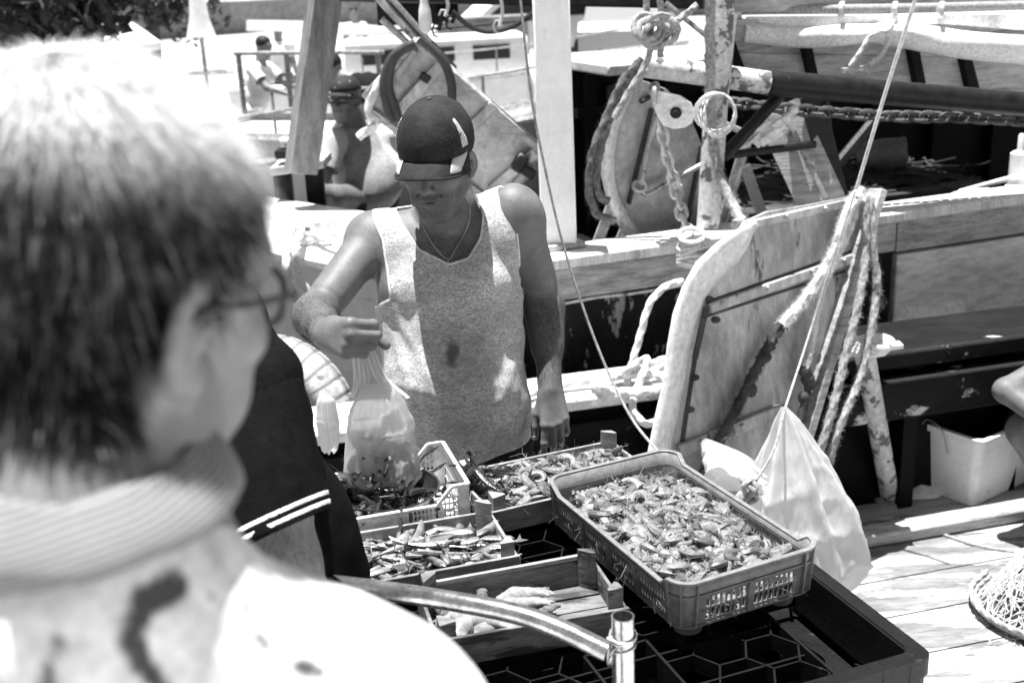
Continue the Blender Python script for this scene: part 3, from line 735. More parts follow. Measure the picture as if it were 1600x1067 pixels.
for sa, sb in ((1, 1), (1, -1), (-1, 1), (-1, -1)):
    mb = MB(); q = gpt(sa*(hl-.05), sb*(hw-.05), -.027); mb.lathe([(0, 0), (.026, 0), (.032, .027), (0, .027)], tuple(q), 20); mb.build('foot', m_greypl, crate)
# ---- wooden crates
def wood_crate(org, yaw, L, Wd, h, m, label, zf=.64, posth=.03, ps=.028, stakes=None, ends=True):
    """org = front left corner on the ground plan"""
    u = Vector((math.cos(yaw), math.sin(yaw), 0)); v = Vector((-u.y, u.x, 0)); R = Matrix.Rotation(yaw, 3, 'Z'); O = Vector((org[0], org[1], zf))
    t = thing('wooden_crate', label, 'crate', tuple(O))
    q = lambda a, b_, z: O+u*a+v*b_+Vector((0, 0, z))
    nb_ = 4
    for k in range(nb_):
        w = Wd/nb_; mb = MB(); mb.box(q(L/2, w*(k+.5), .004+.001*(k % 2)), (L-.01, w-.005, .006), R); mb.build('floor_slat', m, t, smooth=False)
    for b_ in (0, Wd):
        mb = MB(); mb.box(q(L/2, b_, h*.5+.004), (L, .007, h), R @ Matrix.Rotation(random.uniform(-.012, .012), 3, 'Y'), .001); mb.build('side_board', m, t, smooth=False)
    for a in (0.004, L-.004):
        mb = MB(); mb.box(q(a, Wd/2, h*.46+.004), (.007, Wd-.009, h*.92), R, .001); mb.build('end_board', m, t, smooth=False)
    for a, b_, c in ((1, 1, 0), (-1, 1, 1), (-1, -1, 2), (1, -1, 3)):
        x = .008+.004 if a > 0 else L-.012; y = .0045 if b_ > 0 else Wd-.0045
        P = [(0, 0), (a*ps, 0), (a*ps*.95, b_*ps*.25), (a*ps*.25, b_*ps*.95), (0, b_*ps)]
        if a*b_ < 0: P = P[::-1]
        mb = MB(); hp = h+posth+random.uniform(-.004, .006)
        bx, by = (.0085 if a > 0 else L-.0085), (.0045 if b_ > 0 else Wd-.0045)
        Vv = [q(bx+px_, by+py2, .008) for px_, py2 in P]+[q(bx+px_, by+py2, hp+(.004 if i_ else 0)) for i_, (px_, py2) in enumerate(P)]
        nP_ = len(P); mb.add([tuple(p) for p in Vv], [tuple(range(nP_))[::-1], tuple(range(nP_, 2*nP_))]+[(i_, (i_+1) % nP_, nP_+(i_+1) % nP_, nP_+i_) for i_ in range(nP_)])
        mb.build('corner_post', m, t, smooth=False)
    return t, q
ra = math.radians
rear, rq = wood_crate((-.06, 2.17), ra(22), .40, .215, .052, m_crwoodl, 'pale wooden crate of shrimps behind the grey plastic crate')
fishc, fq = wood_crate((-.345, 1.885), ra(15.5), .355, .205, .052, m_crwoodl, 'wooden crate full of small silver fish in front of the white crate')
squ, sq = wood_crate((-.150, 1.690), ra(14), .345, .185, .055, m_crwood, 'stained dark wooden crate with a few squid and bare floor boards')
mb = MB(); mb.beam(sq(.03, .182, .063), sq(.32, .185, .066), .008, .008); tag(mb.build('wooden_stick', m_crwoodl, smooth=False), 'thin wooden stick lying between the fish crate and the squid crate', 'stick')
# dark cardboard/wood filler crate under the white one so it stands
# ---- white plastic crate with pan
wy = ra(15.5); wu = Vector((math.cos(wy), math.sin(wy), 0)); wv = Vector((-wu.y, wu.x, 0)); Rw = Matrix.Rotation(wy, 3, 'Z'); WO = Vector((-.475, 2.085, .645)); WL, WW = .385, .235
wq = lambda a, b_, z: WO+wu*a+wv*b_+Vector((0, 0, z))
wc = thing('plastic_crate', 'white plastic crate holding a steel pan of langoustines beside the fish crate', 'crate', tuple(WO))
mb = MB(); mb.box(wq(WL/2, WW/2, .003), (WL-.01, WW-.01, .005), Rw); mb.build('floor', m_whitepl, wc, smooth=False)
def lattice(mb, A, B, zlo, zhi, cell=.012, rr=.0016, rows_=3):
    L = (B-A).length; n_ = max(1, int(L/cell))
    for i in range(n_+1): p = A.lerp(B, i/n_); mb.beam(p+Vector((0, 0, zlo)), p+Vector((0, 0, zhi)), .003, .003, up=(0, 1, 0))
    for k in range(rows_+1): z = zlo+(zhi-zlo)*k/rows_; mb.beam(A+Vector((0, 0, z)), B+Vector((0, 0, z)), .003, .003)
for b_, nm in ((0, 'front'), (WW, 'back')):
    mb = MB(); lo = .07
    mb.beam(wq(0, b_, lo), wq(WL-.07, b_, lo), .009, .006, bev=.001); mb.beam(wq(WL-.07, b_, lo), wq(WL-.035, b_, .108), .009, .006); mb.beam(wq(WL-.035, b_, .108), wq(WL, b_, .108), .009, .006)
    mb.beam(wq(.03, b_, .047), wq(WL-.13, b_, .047), .002, .036); lattice(mb, wq(0, b_, 0), wq(WL, b_, 0), .004, .028, .014, rows_=2)
    mb.beam(wq(WL-.022, b_, .055), wq(WL, b_, .055), .003, .10)
    lattice(mb, wq(WL-.12, b_, 0), wq(WL-.07, b_, 0), .03, .068, .008, rows_=3); lattice(mb, wq(WL-.07, b_, 0), wq(WL-.024, b_, 0), .03, .085, .0085, rows_=4)
    mb.build('side_wall', m_whitepl, wc, smooth=False)
for a in (0, WL):
    mb = MB(); mb.beam(wq(a, 0, .108), wq(a, WW, .108), .009, .006, bev=.001); mb.beam(wq(a, 0, .085), wq(a, WW, .085), .003, .04)
    mb.beam(wq(a, .03, .04), wq(a, WW-.03, .04), .002, .05); lattice(mb, wq(a, 0, 0), wq(a, WW, 0), .004, .08, .02, rows_=3); mb.build('end_wall', m_whitepl, wc, smooth=False)
pc = wq(.235, .118, .052)
pan = thing('pan', 'round steel pan of langoustines set in the white plastic crate', 'pan', tuple(pc))
mb = MB(); mb.lathe([(0, -.03), (.075, -.03), (.098, -.004), (.108, .022), (.112, .0225), (.113, .020), (.101, -.006), (.077, -.033), (0, -.033)], tuple(pc), 48); mb.build('bowl', m_pan, pan)
# ---- rail
rl = thing('handrail', 'bent steel tube handrail wired to an upright steel post before the stall', 'railing', (.15, 1.44, 0))
mb = MB(); mb.tube(bez([W(380, 898, 1.76), W(545, 915, 1.66), W(690, 936, 1.57), W(800, 957, 1.52), W(870, 980, 1.49), W(950, 1018, 1.455)], 8), .0155, 20); mb.build('rail', m_tin, rl)
pt = W(973, 962, 1.425); mb = MB(); mb.pipe((pt.x, pt.y, 0), tuple(pt), .0165, .0022, 28); mb.build('post', m_tin, rl)
mb = MB()
for k, (dz, rr_) in enumerate(((-.030, .019), (-.034, .0195), (-.050, .018))):
    P = [pt+Vector((rr_*math.cos(a*.5236), rr_*math.sin(a*.5236), dz+.004*math.sin(a*.5236+k))) for a in range(12)]; mb.tube(P, .0016, 6, closed=True)
c0 = W(952, 1012, 1.44)
for k in range(3):
    P = [c0+Vector((.004*math.sin(a*.7), .018*math.cos(a*.5236), .026*math.sin(a*.5236)))+Vector((.006*k, 0, -.003*k)) for a in range(12)]; mb.tube(P, .0016, 6, closed=True)
P = [W(962, 1000, 1.42)+Vector((random.uniform(-.012, .008), random.uniform(-.01, .005), random.uniform(-.02, .012))) for _ in range(14)]; mb.tube(bez(P, 4), .0014, 5)
mb.build('wire_tie', m_wire, rl)
# ------------------------------------------------------------------ shrimps
m_shr = mat('shrimp shell', .21, .42, var=.35, vscale=90, base2=.08, patch=.25, pscale=120, bump=.3, bscale=260, spec=.4)
m_shrd = mat('darker shrimp shell', .11, .35, var=.45, vscale=90, base2=.1, patch=.25, pscale=120, bump=.3, bscale=260, spec=.6)
m_lob = mat('dark langoustine shell', .03, .22, var=.5, vscale=60, base2=.13, patch=.2, pscale=50, bump=.3, bscale=200, spec=.7)
def shrimp_mb(mb, L=.075, curl=2.8, Rm=None, off=(0, 0, 0), rnd=random, fat=1.0, claws=False, leggy=1.0):
    n_ = 15; P = [];R_ = []; x = y = 0.0; th = 0.0; ds = L/(n_-1)
    for i in range(n_):
        P.append((x, y, 0)); t = i/(n_-1)
        if t < .38: dth = curl*.05
        else: dth = curl*.11
        th += dth; x += ds*math.cos(th); y += ds*math.sin(th)
        w = [.12, .55, .85, 1, 1.02, 1, .96, .92, .84, .78, .68, .6, .5, .42, .3][i]
        R_.append(w*L*.088*fat*(1+(.07 if i % 2 and i > 4 else 0)))
    P = np.array(P); T, N, B = frames(P); T = np.gradient(P, axis=0); T /= nrm(T)[:, None]; N = np.stack([-T[:, 1], T[:, 0], 0*T[:, 0]], 1); B = np.tile([0, 0, 1.0], (n_, 1))
    m_ = 8; V = []
    for i in range(n_):
        for k in range(m_):
            a = 2*math.pi*k/m_; V.append(P[i]+R_[i]*(1.18*math.cos(a)*N[i]+.86*math.sin(a)*B[i]))
    f = [(i*m_+j, i*m_+(j+1) % m_, (i+1)*m_+(j+1) % m_, (i+1)*m_+j) for i in range(n_-1) for j in range(m_)]; f += [tuple(range(m_))[::-1], tuple(range((n_-1)*m_, n_*m_))]
    sub = MB(); sub.add(V, f)
    def blade(a, d, nrm_, w, l):
        a = np.array(a); d = np.array(d)/np.linalg.norm(d); s_ = np.cross(d, nrm_); s_ /= np.linalg.norm(s_)+1e-9
        sub.add([a-s_*w*.3, a+s_*w*.3, a+d*l*.7+s_*w*.6, a+d*l, a+d*l*.7-s_*w*.6], [(0, 1, 2, 3, 4)])
    e = P[-1]; d = T[-1]
    for q in (-.9, -.4, 0, .4, .9): blade(e-d*L*.02, d*math.cos(q)+B[-1]*math.sin(q)*.9+N[-1]*.1*q, N[-1], L*.05, L*.13)
    def whisk(a, b_, c, r): 
        pts = bez([a, b_, c], 4); sub.tube(pts, np.linspace(r, r*.3, len(pts)), 3, cap=False)
    h = P[0]; back = -T[0]
    sub.tube([tuple(P[1]-N[1]*R_[1]*.8), tuple(h+back*L*.13-N[0]*L*.02)], np.array([L*.014, .0002]), 4)
    for k in range(4):
        s_ = (-1)**k; l = L*rnd.uniform(.25, .6)*leggy
        whisk(h, h+back*l*.4+B[0]*s_*L*.08*rnd.random()+N[0]*rnd.uniform(-.1, .1)*L, h+back*l*rnd.uniform(.3, .9)+N[0]*rnd.uniform(-.5, .5)*L+B[0]*s_*L*.3*rnd.random(), L*.007)
    for i in range(2, 13):
        for s_ in (-1, 1):
            l = L*(.19 if i < 7 else .09)*leggy; a = P[i]+N[i]*R_[i]*.9+B[i]*s_*R_[i]*.4
            b_ = a+N[i]*l*.5+B[i]*s_*l*.35+T[i]*l*rnd.uniform(-.5, .3); c = b_+N[i]*l*.6-T[i]*l*rnd.uniform(-.3, .6)
            sub.tube([a, b_, c], np.array([L*.011, L*.009, L*.003]), 3, cap=False)
    for s_ in (-1, 1): sub.sphere(P[1]+B[1]*s_*R_[1]*.8-N[1]*R_[1]*.4, L*.02, 5, 4)
    if claws:
        for s_ in (-1, 1):
            a = P[2]+B[2]*s_*R_[2]; b_ = a+back*L*.3+B[0]*s_*L*.12; c = b_+back*L*.35; sub.tube([a, b_, (b_+c)/2, c], np.array([L*.02, L*.025, L*.038, L*.008]), 6)
    V = np.concatenate(sub.v)-P.mean(0)
    if Rm is not None: V = V @ np.array(Rm.to_3x3()).T
    mb.add(V+np.array(tuple(off)), sub.f)
    return mb
def randrot(tilt=.5): 
    return Matrix.Rotation(random.uniform(0, 6.283), 4, 'Z') @ Matrix.Rotation(random.gauss(0, tilt), 4, 'X') @ Matrix.Rotation(random.gauss(0, tilt), 4, 'Y') @ (Matrix.Rotation(math.pi, 4, 'X') if random.random() < .5 else Matrix.Identity(4))
VAR = []
for k in range(7):
    mb = MB(); shrimp_mb(mb, L=random.uniform(.084, .102), curl=random.uniform(2.4, 4.4), fat=random.uniform(1.05, 1.2), leggy=.55); VAR.append(mb)
def heap(name, cat, vars_, mats_, n_, fn, zfn, label, group, tilt=.28, seed=3, scale=(.85, 1.12), mind=.017):
    """copies laid out with spacing in unit square -> fn(u, v, z)"""
    random.seed(seed); protos = []
    for i, v_ in enumerate(vars_):
        me_o = v_.build(name, mats_[i % len(mats_)]); protos.append(me_o.data); bpy.data.objects.remove(me_o)
    pts = []; tries = 0
    while len(pts) < n_ and tries < 60000:
        tries += 1; u, v = random.random(), random.random(); p = fn(u, v, 0)
        md = mind*(1 if tries < 30000 else .6)
        if all((p-q[0]).length > md for q in pts): pts.append((p, u, v))
    for i, (p, u, v) in enumerate(pts):
        o = bpy.data.objects.new(name, protos[i % len(protos)]); COL.objects.link(o)
        lay = random.choice((0, .0, .007, .012)); o.location = fn(u, v, zfn(u, v)+lay)
        o.rotation_euler = randrot(tilt).to_euler(); s_ = random.uniform(*scale); o.scale = (s_,)*3
        tag(o, label, cat, group)
def pile_mesh(name, L_, n_, fn, zfn, m, label, cat, drop=.016, seed=5, **kw):
    random.seed(seed); mb = MB()
    # soft body of the heap, packed with more of the same
    def gf(a, b_): return fn(a, b_, zfn(a, b_)-drop+.004*math.sin(a*40)*math.sin(b_*31))
    mb.grid(gf, 26, 20)
    for _ in range(n_):
        u, v = random.random(), random.random(); p = fn(u, v, zfn(u, v)-drop*random.uniform(.0, .7)); shrimp_mb(mb, L=L_*random.uniform(.85, 1.1), curl=random.uniform(1, 3.8), Rm=randrot(.5), off=p)
    return tag(mb.build(name, m), label, cat, kind='stuff')
gz = lambda u, v: .036+.028*(math.sin(math.pi*min(1, max(0, u)))**.6)*(math.sin(math.pi*v)**.5)-.004*math.cos(u*9)*math.cos(v*7)-.012*(u > .9)
gfn = lambda u, v, z: gpt((u-.5)*(GL-.065), (v-.5)*(GW-.058), z)
pile_mesh('shrimp_heap', .082, 260, gfn, gz, m_shr, 'mass of shrimps packed in the lower layers of the grey crate', 'shrimps', seed=11, )
heap('shrimp', 'shrimp', VAR, [m_shr, m_shr, m_shrd], 208, gfn, gz, 'curled whole shrimp on top of the heap in the grey plastic crate', 'shrimps heaped in the grey plastic crate', seed=12, mind=.0145)
rz_ = lambda u, v: .036+.014*math.sin(math.pi*u)*math.sin(math.pi*v)
rfn = lambda u, v, z: rq(.02+u*.36, .018+v*.18, z+.004)
pile_mesh('shrimp_heap', .07, 70, rfn, rz_, m_shr, 'mass of shrimps filling the pale wooden crate', 'shrimps', seed=21)
heap('shrimp', 'shrimp', VAR[:5], [m_shr, m_shrd], 92, rfn, rz_, 'whole shrimp lying in the pale wooden crate behind the grey crate', 'shrimps in the pale wooden crate', seed=22, mind=.017, tilt=.4, scale=(.7, .95))
LV = []
for k in range(3): mb = MB(); shrimp_mb(mb, L=.12, curl=random.uniform(.5, 2.2), fat=1.0, claws=True, leggy=.7); LV.append(mb)
lfn = lambda u, v, z: pc+Vector((.075*math.sqrt(u)*math.cos(v*6.28), .075*math.sqrt(u)*math.sin(v*6.28), z))
heap('langoustine', 'langoustine', LV, [m_lob], 15, lfn, lambda u, v: -.004+.008*(1-u), 'dark glossy langoustine in the steel pan', 'langoustines in the steel pan', tilt=.2, seed=31, mind=.02, scale=(.8, 1.05))
lfn2 = lambda u, v, z: rq(-.035+u*.075, .06+v*.1, .075+z)
heap('langoustine', 'langoustine', LV, [m_lob], 4, lfn2, lambda u, v: 0, 'dark langoustine spilling over the left end of the pale wooden crate', 'langoustines at the left end of the pale wooden crate', tilt=.45, seed=33, mind=.02, scale=(.8, .9))
# ------------------------------------------------------------------ fish
m_fish = mat('silver fish skin', .4, .22, .5, var=.2, vscale=60, attr='tone', attr2=.02, bump=.2, bscale=400)
def fish_mb(L=.12, bend=.5):
    mb = MB(); n_ = 16; m_ = 10; V = []; tone = []
    for i in range(n_):
        t = i/(n_-1); w = (math.sin(math.pi*min(1, t*1.08)**.62)**.8)*.5+.02; w = w*(1-.35*t) if t < .9 else .16; h_ = L*.098*2*w; 
        x = (t-.5)*L; y = bend*L*.35*((t-.5)**2)*2
        for k in range(m_):
            a = 2*math.pi*k/m_; V.append((x, y+h_*math.cos(a), h_*.5*math.sin(a))); tone.append(max(0, min(1, (math.cos(a)-.05)*2.5))*(1 if t > .2 else .7))
    f = [(i*m_+j, i*m_+(j+1) % m_, (i+1)*m_+(j+1) % m_, (i+1)*m_+j) for i in range(n_-1) for j in range(m_)]; f += [tuple(range(m_))[::-1], tuple(range((n_-1)*m_, n_*m_))]
    mb.add(V, f); ey = bend*L*.35*.5; x = L*.5
    mb.add([(x-.004, ey+.002, 0), (x-.004, ey-.002, 0), (x+L*.13, ey-L*.085, .001), (x+L*.07, ey, 0), (x+L*.13, ey+L*.085, -.001)], [(0, 1, 3), (1, 2, 3), (0, 3, 4)]); tone += [.5]*5
    mb.add([(-L*.05, L*.085, 0), (L*.1, L*.07, 0), (L*.06, L*.13, 0)], [(0, 1, 2)]); tone += [.8]*3
    for s_ in (1, -1):
        b = mb.n; mb.sphere((-L*.41, .045*L, s_*.028*L), (.018*L, .018*L, .008*L), 8, 4); tone += [1]*(mb.n-b)
        b = mb.n; mb.add([(-L*.27, 0, s_*L*.04), (-L*.26, -L*.02, s_*L*.04), (-L*.15, -L*.03, s_*L*.065)], [(0, 1, 2)]); tone += [.6]*3
    return mb, tone
fm = []
for k in range(4):
    mb, tone = fish_mb(.135, random.uniform(-1.6, 1.6)); o = mb.build('fish', m_fish); vcol(o, tone); fm.append(o.data); bpy.data.objects.remove(o)
random.seed(41); pts = []; tries = 0
while len(pts) < 110 and tries < 20000:
    tries += 1; a, b_ = random.random(), random.random(); p = fq(.03+a*.29, .025+b_*.155, 0)
    if all((p-q).length > .0115 for q in pts):
        pts.append(p); o = bpy.data.objects.new('fish', fm[len(pts) % 4]); COL.objects.link(o); o.location = fq(.035+a*.285, .03+b_*.145, .02+.026*math.sin(math.pi*a)*math.sin(math.pi*b_)+random.choice((0, .008, .014)))
        o.rotation_euler = (Matrix.Rotation(random.gauss(.2, .9) + (math.pi if random.random() < .5 else 0), 4, 'Z') @ Matrix.Rotation(random.gauss(0, .12), 4, 'Y') @ Matrix.Rotation(random.gauss(0, .5), 4, 'X')).to_euler(); o.scale = (random.uniform(.75, 1.05),)*3
        tag(o, 'small silver fish with dark back in the wooden fish crate', 'fish', 'small fish heaped in the wooden crate')
# ------------------------------------------------------------------ squid
m_sq = mat('wet squid skin', .3, .22, var=.2, vscale=40, base2=.3, patch=.25, pscale=60, spec=.7, bump=.2)
m_sqd = mat('mottled dark squid skin', .14, .25, var=.5, vscale=70, base2=.04, patch=.3, pscale=70, spec=.7)
for i, (a, b_, L_, yw, m_, lb) in enumerate(((.06, .11, .075, .3, m_sq, 'pale plump squid at the left end of the stained crate'), (.09, .06, .06, .1, m_sq, 'small pale squid behind the front post of the stained crate'),
        (.10, .135, .05, 1.6, m_sqd, 'mottled dark squid standing against the back board of the stained crate'), (.155, .13, .055, .2, m_sq, 'pale squid with tentacles stretched toward the bare boards'),
        (.15, .045, .085, 3.3, m_sq, 'long pale squid lying along the front board of the stained crate'), (.17, .055, .05, .9, m_sqd, 'small dark squid lying at the middle of the stained crate'), (.12, .09, .065, 3.4, m_sq, 'pale squid with folded fin in the middle of the squid heap'),
        (.05, .05, .06, 1.1, m_sq, 'round pale squid in the front left corner of the stained crate'), (.045, .15, .06, 2.2, m_sqd, 'dark squid in the back left corner of the stained crate'), (.115, .06, .07, 2.9, m_sqd, 'mottled squid lying across two pale ones'), (.14, .1, .06, .35, m_sq, 'pale squid nearest the bare middle boards'), (.075, .08, .07, 5.9, m_sq, 'topmost pale squid of the heap'))):
    L_ *= 1.15; B = Body(); c = np.array(tuple(sq(a*1.1, min(.13, max(.055, b_)), .024+.005*(i % 4)))); d = np.array([math.cos(yw), math.sin(yw), 0.05]); s_ = np.array([-d[1], d[0], 0]); r0 = L_*.25
    B.rc(c-d*L_*.45, c, r0*.45, r0, .01); B.rc(c, c+d*L_*.4, r0, r0*.8, .01); B.ell(c+d*L_*.62, (r0*.62, r0*.62, r0*.55), k=.006)
    B.rc(c-d*L_*.3-s_*r0*1.1, c-d*L_*.3+s_*r0*1.1, r0*.18, r0*.18, .01, flat=((0, 0, 1), .6))
    rr = random.Random(i)
    for k in range(6):
        p = c+d*L_*.72+s_*r0*.5*(k/2.5-1); q = p+d*L_*rr.uniform(.15, .3)+s_*rr.uniform(-.15, .15)*L_; e = q+d*L_*rr.uniform(.0, .25)+s_*rr.uniform(-.15, .15)*L_; q[2] -= .004; e[2] = min(e[2], c[2]-.004)
        B.rc(p, q, .0042, .003, .004); B.rc(q, e, .003, .0022, .004)
    V, Fq = B.mesh(.0026); o = mesh_obj('squid', V, Fq, m_); tag(o, lb, 'squid')
# ================================================================== PEOPLE
def V3(*a): return Vector(a)
def frame(fwd, up, c):
    """4x4: local +y = fwd, +z ~ up, +x = person's right-hand side when seen from behind"""
    y = Vector(fwd).normalized(); x = y.cross(Vector(up)).normalized(); z = x.cross(y)
    return Matrix(((x.x, y.x, z.x, c[0]), (x.y, y.y, z.y, c[1]), (x.z, y.z, z.z, c[2]), (0, 0, 0, 1)))
def head(B, Mh, s=1.0, age=1.0, neck_to=None, neck_r=.058, ears=True, jawk=1.0):
    p = lambda x, y, z: Mh @ Vector((x*s, y*s, z*s)); R = Mh.to_3x3()
    def e(x, y, z, r, k=.012, Rl=None, cut=False): B.ell(p(x, y, z), [q*s for q in r], R if Rl is None else R @ Rl, k*s, -1 if cut else 1)
    def c(a, b, ra, rb, k=.012): B.rc(p(*a), p(*b), ra*s, rb*s, k*s)
    e(0, -.012, .048, (.077, .096, .086)); e(0, .03, .035, (.066, .066, .062), .02)
    e(0, .022, -.02, (.060, .070, .082), .025)
    for m in (-1, 1):
        c((m*.054*jawk, .005, -.045), (m*.022, .066, -.088), .021, .019, .02)
        e(m*.042, .064, -.012, (.023, .018, .018), .02); e(m*.03, .075, -.05, (.02, .014, .024), .02)
        c((m*.012, .088, .034), (m*.045, .074, .036), .0095, .008, .012)
    e(0, .07, -.088, (.024, .020, .018), .02); e(0, .062, -.108*1, (.03, .02, .012), .02)
    e(0, .082, -.05, (.026, .014, .022), .014)
    for m in (-1, 1): e(m*.031, .094, .012, (.017, .014, .010), .008, cut=True)
    for m in (-1, 1): e(m*.031, .076, .012, (.0125, .0115, .0115), .002)
    for m in (-1, 1): c((m*.019, .0855, .0185), (m*.043, .0795, .0175), .0032, .0028, .004)
    c((0, .086, .022), (0, .106, -.012), .0075, .0105, .008); e(0, .109, -.018, (.0115, .0115, .0095), .006)
    for m in (-1, 1): e(m*.012, .098, -.021, (.0075, .010, .0068), .004); 
    for m in (-1, 1): e(m*.006, .105, -.0275, (.003, .005, .003), .002, cut=True)
    e(0, .094, -.046, (.022, .0065, .0052), .004); e(0, .092, -.0575, (.019, .0075, .0062), .004)
    c((-.021, .100, -.0515), (.021, .100, -.0515), .0018, .0018, .001) if False else B.ell(p(0, .101, -.0515), (.024*s, .008*s, .0014*s), R, .002*s, -1)
    for m in (-1, 1): B.rc(p(m*.020, .094, -.025), p(m*.034, .082, -.048), .0018*s, .0014*s, .006*s, None, -1)
    if ears:
        for m in (-1, 1):
            Rl = Matrix.Rotation(m*.42, 3, 'Z') @ Matrix.Rotation(-.18, 3, 'X')
            e(m*.080, -.008, .002, (.0065, .019, .031), .006, Rl); e(m*.0865, -.003, .006, (.005, .0115, .020), .003, Rl, cut=True)
            e(m*.079, .003, -.024, (.006, .008, .010), .005, Rl); e(m*.0845, .000, .0, (.004, .004, .01), .003, Rl)
    if neck_to is not None:
        B.rc(p(0, -.025, -.035), neck_to, neck_r*s*.98, neck_r*s*1.08, .03); B.rc(p(0, .03, -.075), Vector(neck_to)+(Mh.to_3x3() @ Vector((0, .02, 0)))*s, .03*s, .035*s, .03)
def hand(B, Mw, side, curls, s=1.0, thumb=(0.6, .5), spread=.06, k=.004, thumb_curl=.5):
    """wrist frame: +y to the fingers, +z back of the hand; side=+1 puts the thumb at +x"""
    R3 = Mw.to_3x3(); P = lambda v: Mw @ Vector((v[0]*s, v[1]*s, v[2]*s))
    xs = [.027, .009, -.009, -.025]; kn = [.088, .092, .087, .078]; Ls = [(.044, .027, .021), (.049, .031, .022), (.045, .029, .022), (.036, .022, .019)]
    rs = [.0098, .0100, .0096, .0086]; tips = []
    B.rc(P((0, -.02, 0)), P((0, .02, 0)), .026*s, .028*s, .012*s, flat=(R3 @ Vector((0, 0, 1)), .68))
    for i in range(4):
        x = side*xs[i]; B.rc(P((x*.55, .012, 0)), P((x, kn[i]-.004, 0)), .0145*s, .0118*s, .012*s)
    B.rc(P((side*.012, .03, -.008)), P((side*.02, .06, -.010)), .016*s, .013*s, .012*s); B.rc(P((-side*.016, .025, -.008)), P((-side*.02, .06, -.009)), .014*s, .012*s, .012*s)
    for i in range(4):
        x = side*xs[i]; a0 = side*spread*(1.4-i)*.6; p = Vector((x, kn[i], .001)); cu = curls[i]; tot = 0; r = rs[i]
        d0 = Vector((math.sin(a0), math.cos(a0), 0))
        for j in range(3):
            tot += cu[j] if not np.isscalar(cu) else cu
            d = Vector((d0.x*math.cos(tot), d0.y*math.cos(tot), -math.sin(tot))); q = p+d*Ls[i][j]
            B.rc(P(p), P(q), r*s*(1-.06*j), r*s*(.94-.07*j), (k if j else .007)*s); p = q
            if j < 2: B.ell(P(q+Vector((0, 0, .001))), [r*s*1.02]*3, None, .003*s)
        tips.append((P(p), (R3 @ d).normalized(), (R3 @ Vector((0, d0.y*math.sin(tot), math.cos(tot)))).normalized(), r*s*.8))
    a, b = thumb; p = Vector((side*.020, .018, -.006)); d = Vector((side*math.sin(a), math.cos(a)*.9, -b*.7)).normalized()
    for j, (L, r) in enumerate(((.042, .0135), (.032, .0112), (.026, .0102))):
        q = p+d*L; B.rc(P(p), P(q), r*s, r*.9*s, (.010 if j == 0 else .004)*s); p = q
        d = (d+Vector((-side*thumb_curl*.5, .15, -thumb_curl*.35))).normalized()
    tips.append((P(p), (R3 @ d).normalized(), (R3 @ Vector((side*.5, 0, .8))).normalized(), .009*s))
    return tips
def nails(tips, m, par):
    mb = MB()
    for p, d, n, r in tips:
        c = p+d*r*.15+n*r*.78; x = d; z = n-(n.dot(d))*d; z.normalize(); y = z.cross(x); R = Matrix((x, y, z)).transposed(); mb.sphere(c, (r*.85, r*.7, r*.28), 8, 6, R)
    return mb.build('fingernails', m, par)
m_skin = mat('tanned skin', .15, .5, grit=.12, var=.16, vscale=30, base2=.11, patch=.18, pscale=55, attr='tone', attr2=.03, bump=.25, bscale=260, spec=.35)
m_skinl = mat('pale skin', .25, .5, grit=.12, var=.12, vscale=30, attr='tone', attr2=.06, bump=.2, bscale=260, spec=.3)
m_nail = mat('fingernail', .5, .3)
m_hair = mat('dark hair', .02, .6, var=.4, vscale=60, spec=.3)
m_eye = mat('eye', .5, .15)
def pxv(V):
    """photo pixel of world points (used to lay out garment edges on the modelled body)"""
    D = V-np.array(tuple(CAM)); z = D@np.array(tuple(_F)); return 800+FPX*(D@np.array(tuple(_R)))/z, 533.5-FPX*(D@np.array(tuple(_U)))/z
def polyd(X, Y, poly):
    """signed distance to polygon, positive inside"""
    P = np.array(poly, float); n = len(P); d = np.full(X.shape, 1e9); ins = np.zeros(X.shape, bool)
    for i in range(n):
        a, b = P[i], P[(i+1) % n]; e = b-a; wx, wy = X-a[0], Y-a[1]; t = np.clip((wx*e[0]+wy*e[1])/(e@e), 0, 1)
        d = np.minimum(d, (wx-e[0]*t)**2+(wy-e[1]*t)**2)
        c = ((a[1] <= Y) & (b[1] > Y)) | ((b[1] <= Y) & (a[1] > Y)); xx = a[0]+(Y-a[1])/np.where(e[1] == 0, 1e-9, e[1])*e[0]; ins ^= c & (X < xx)
    return np.where(ins, np.sqrt(d), -np.sqrt(d))
def polyline_d(X, Y, pl):
    P = np.array(pl, float); d = np.full(X.shape, 1e9)
    for a, b in zip(P[:-1], P[1:]):
        e = b-a; t = np.clip(((X-a[0])*e[0]+(Y-a[1])*e[1])/(e@e), 0, 1); d = np.minimum(d, (X-a[0]-e[0]*t)**2+(Y-a[1]-e[1]*t)**2)
    return np.sqrt(d)
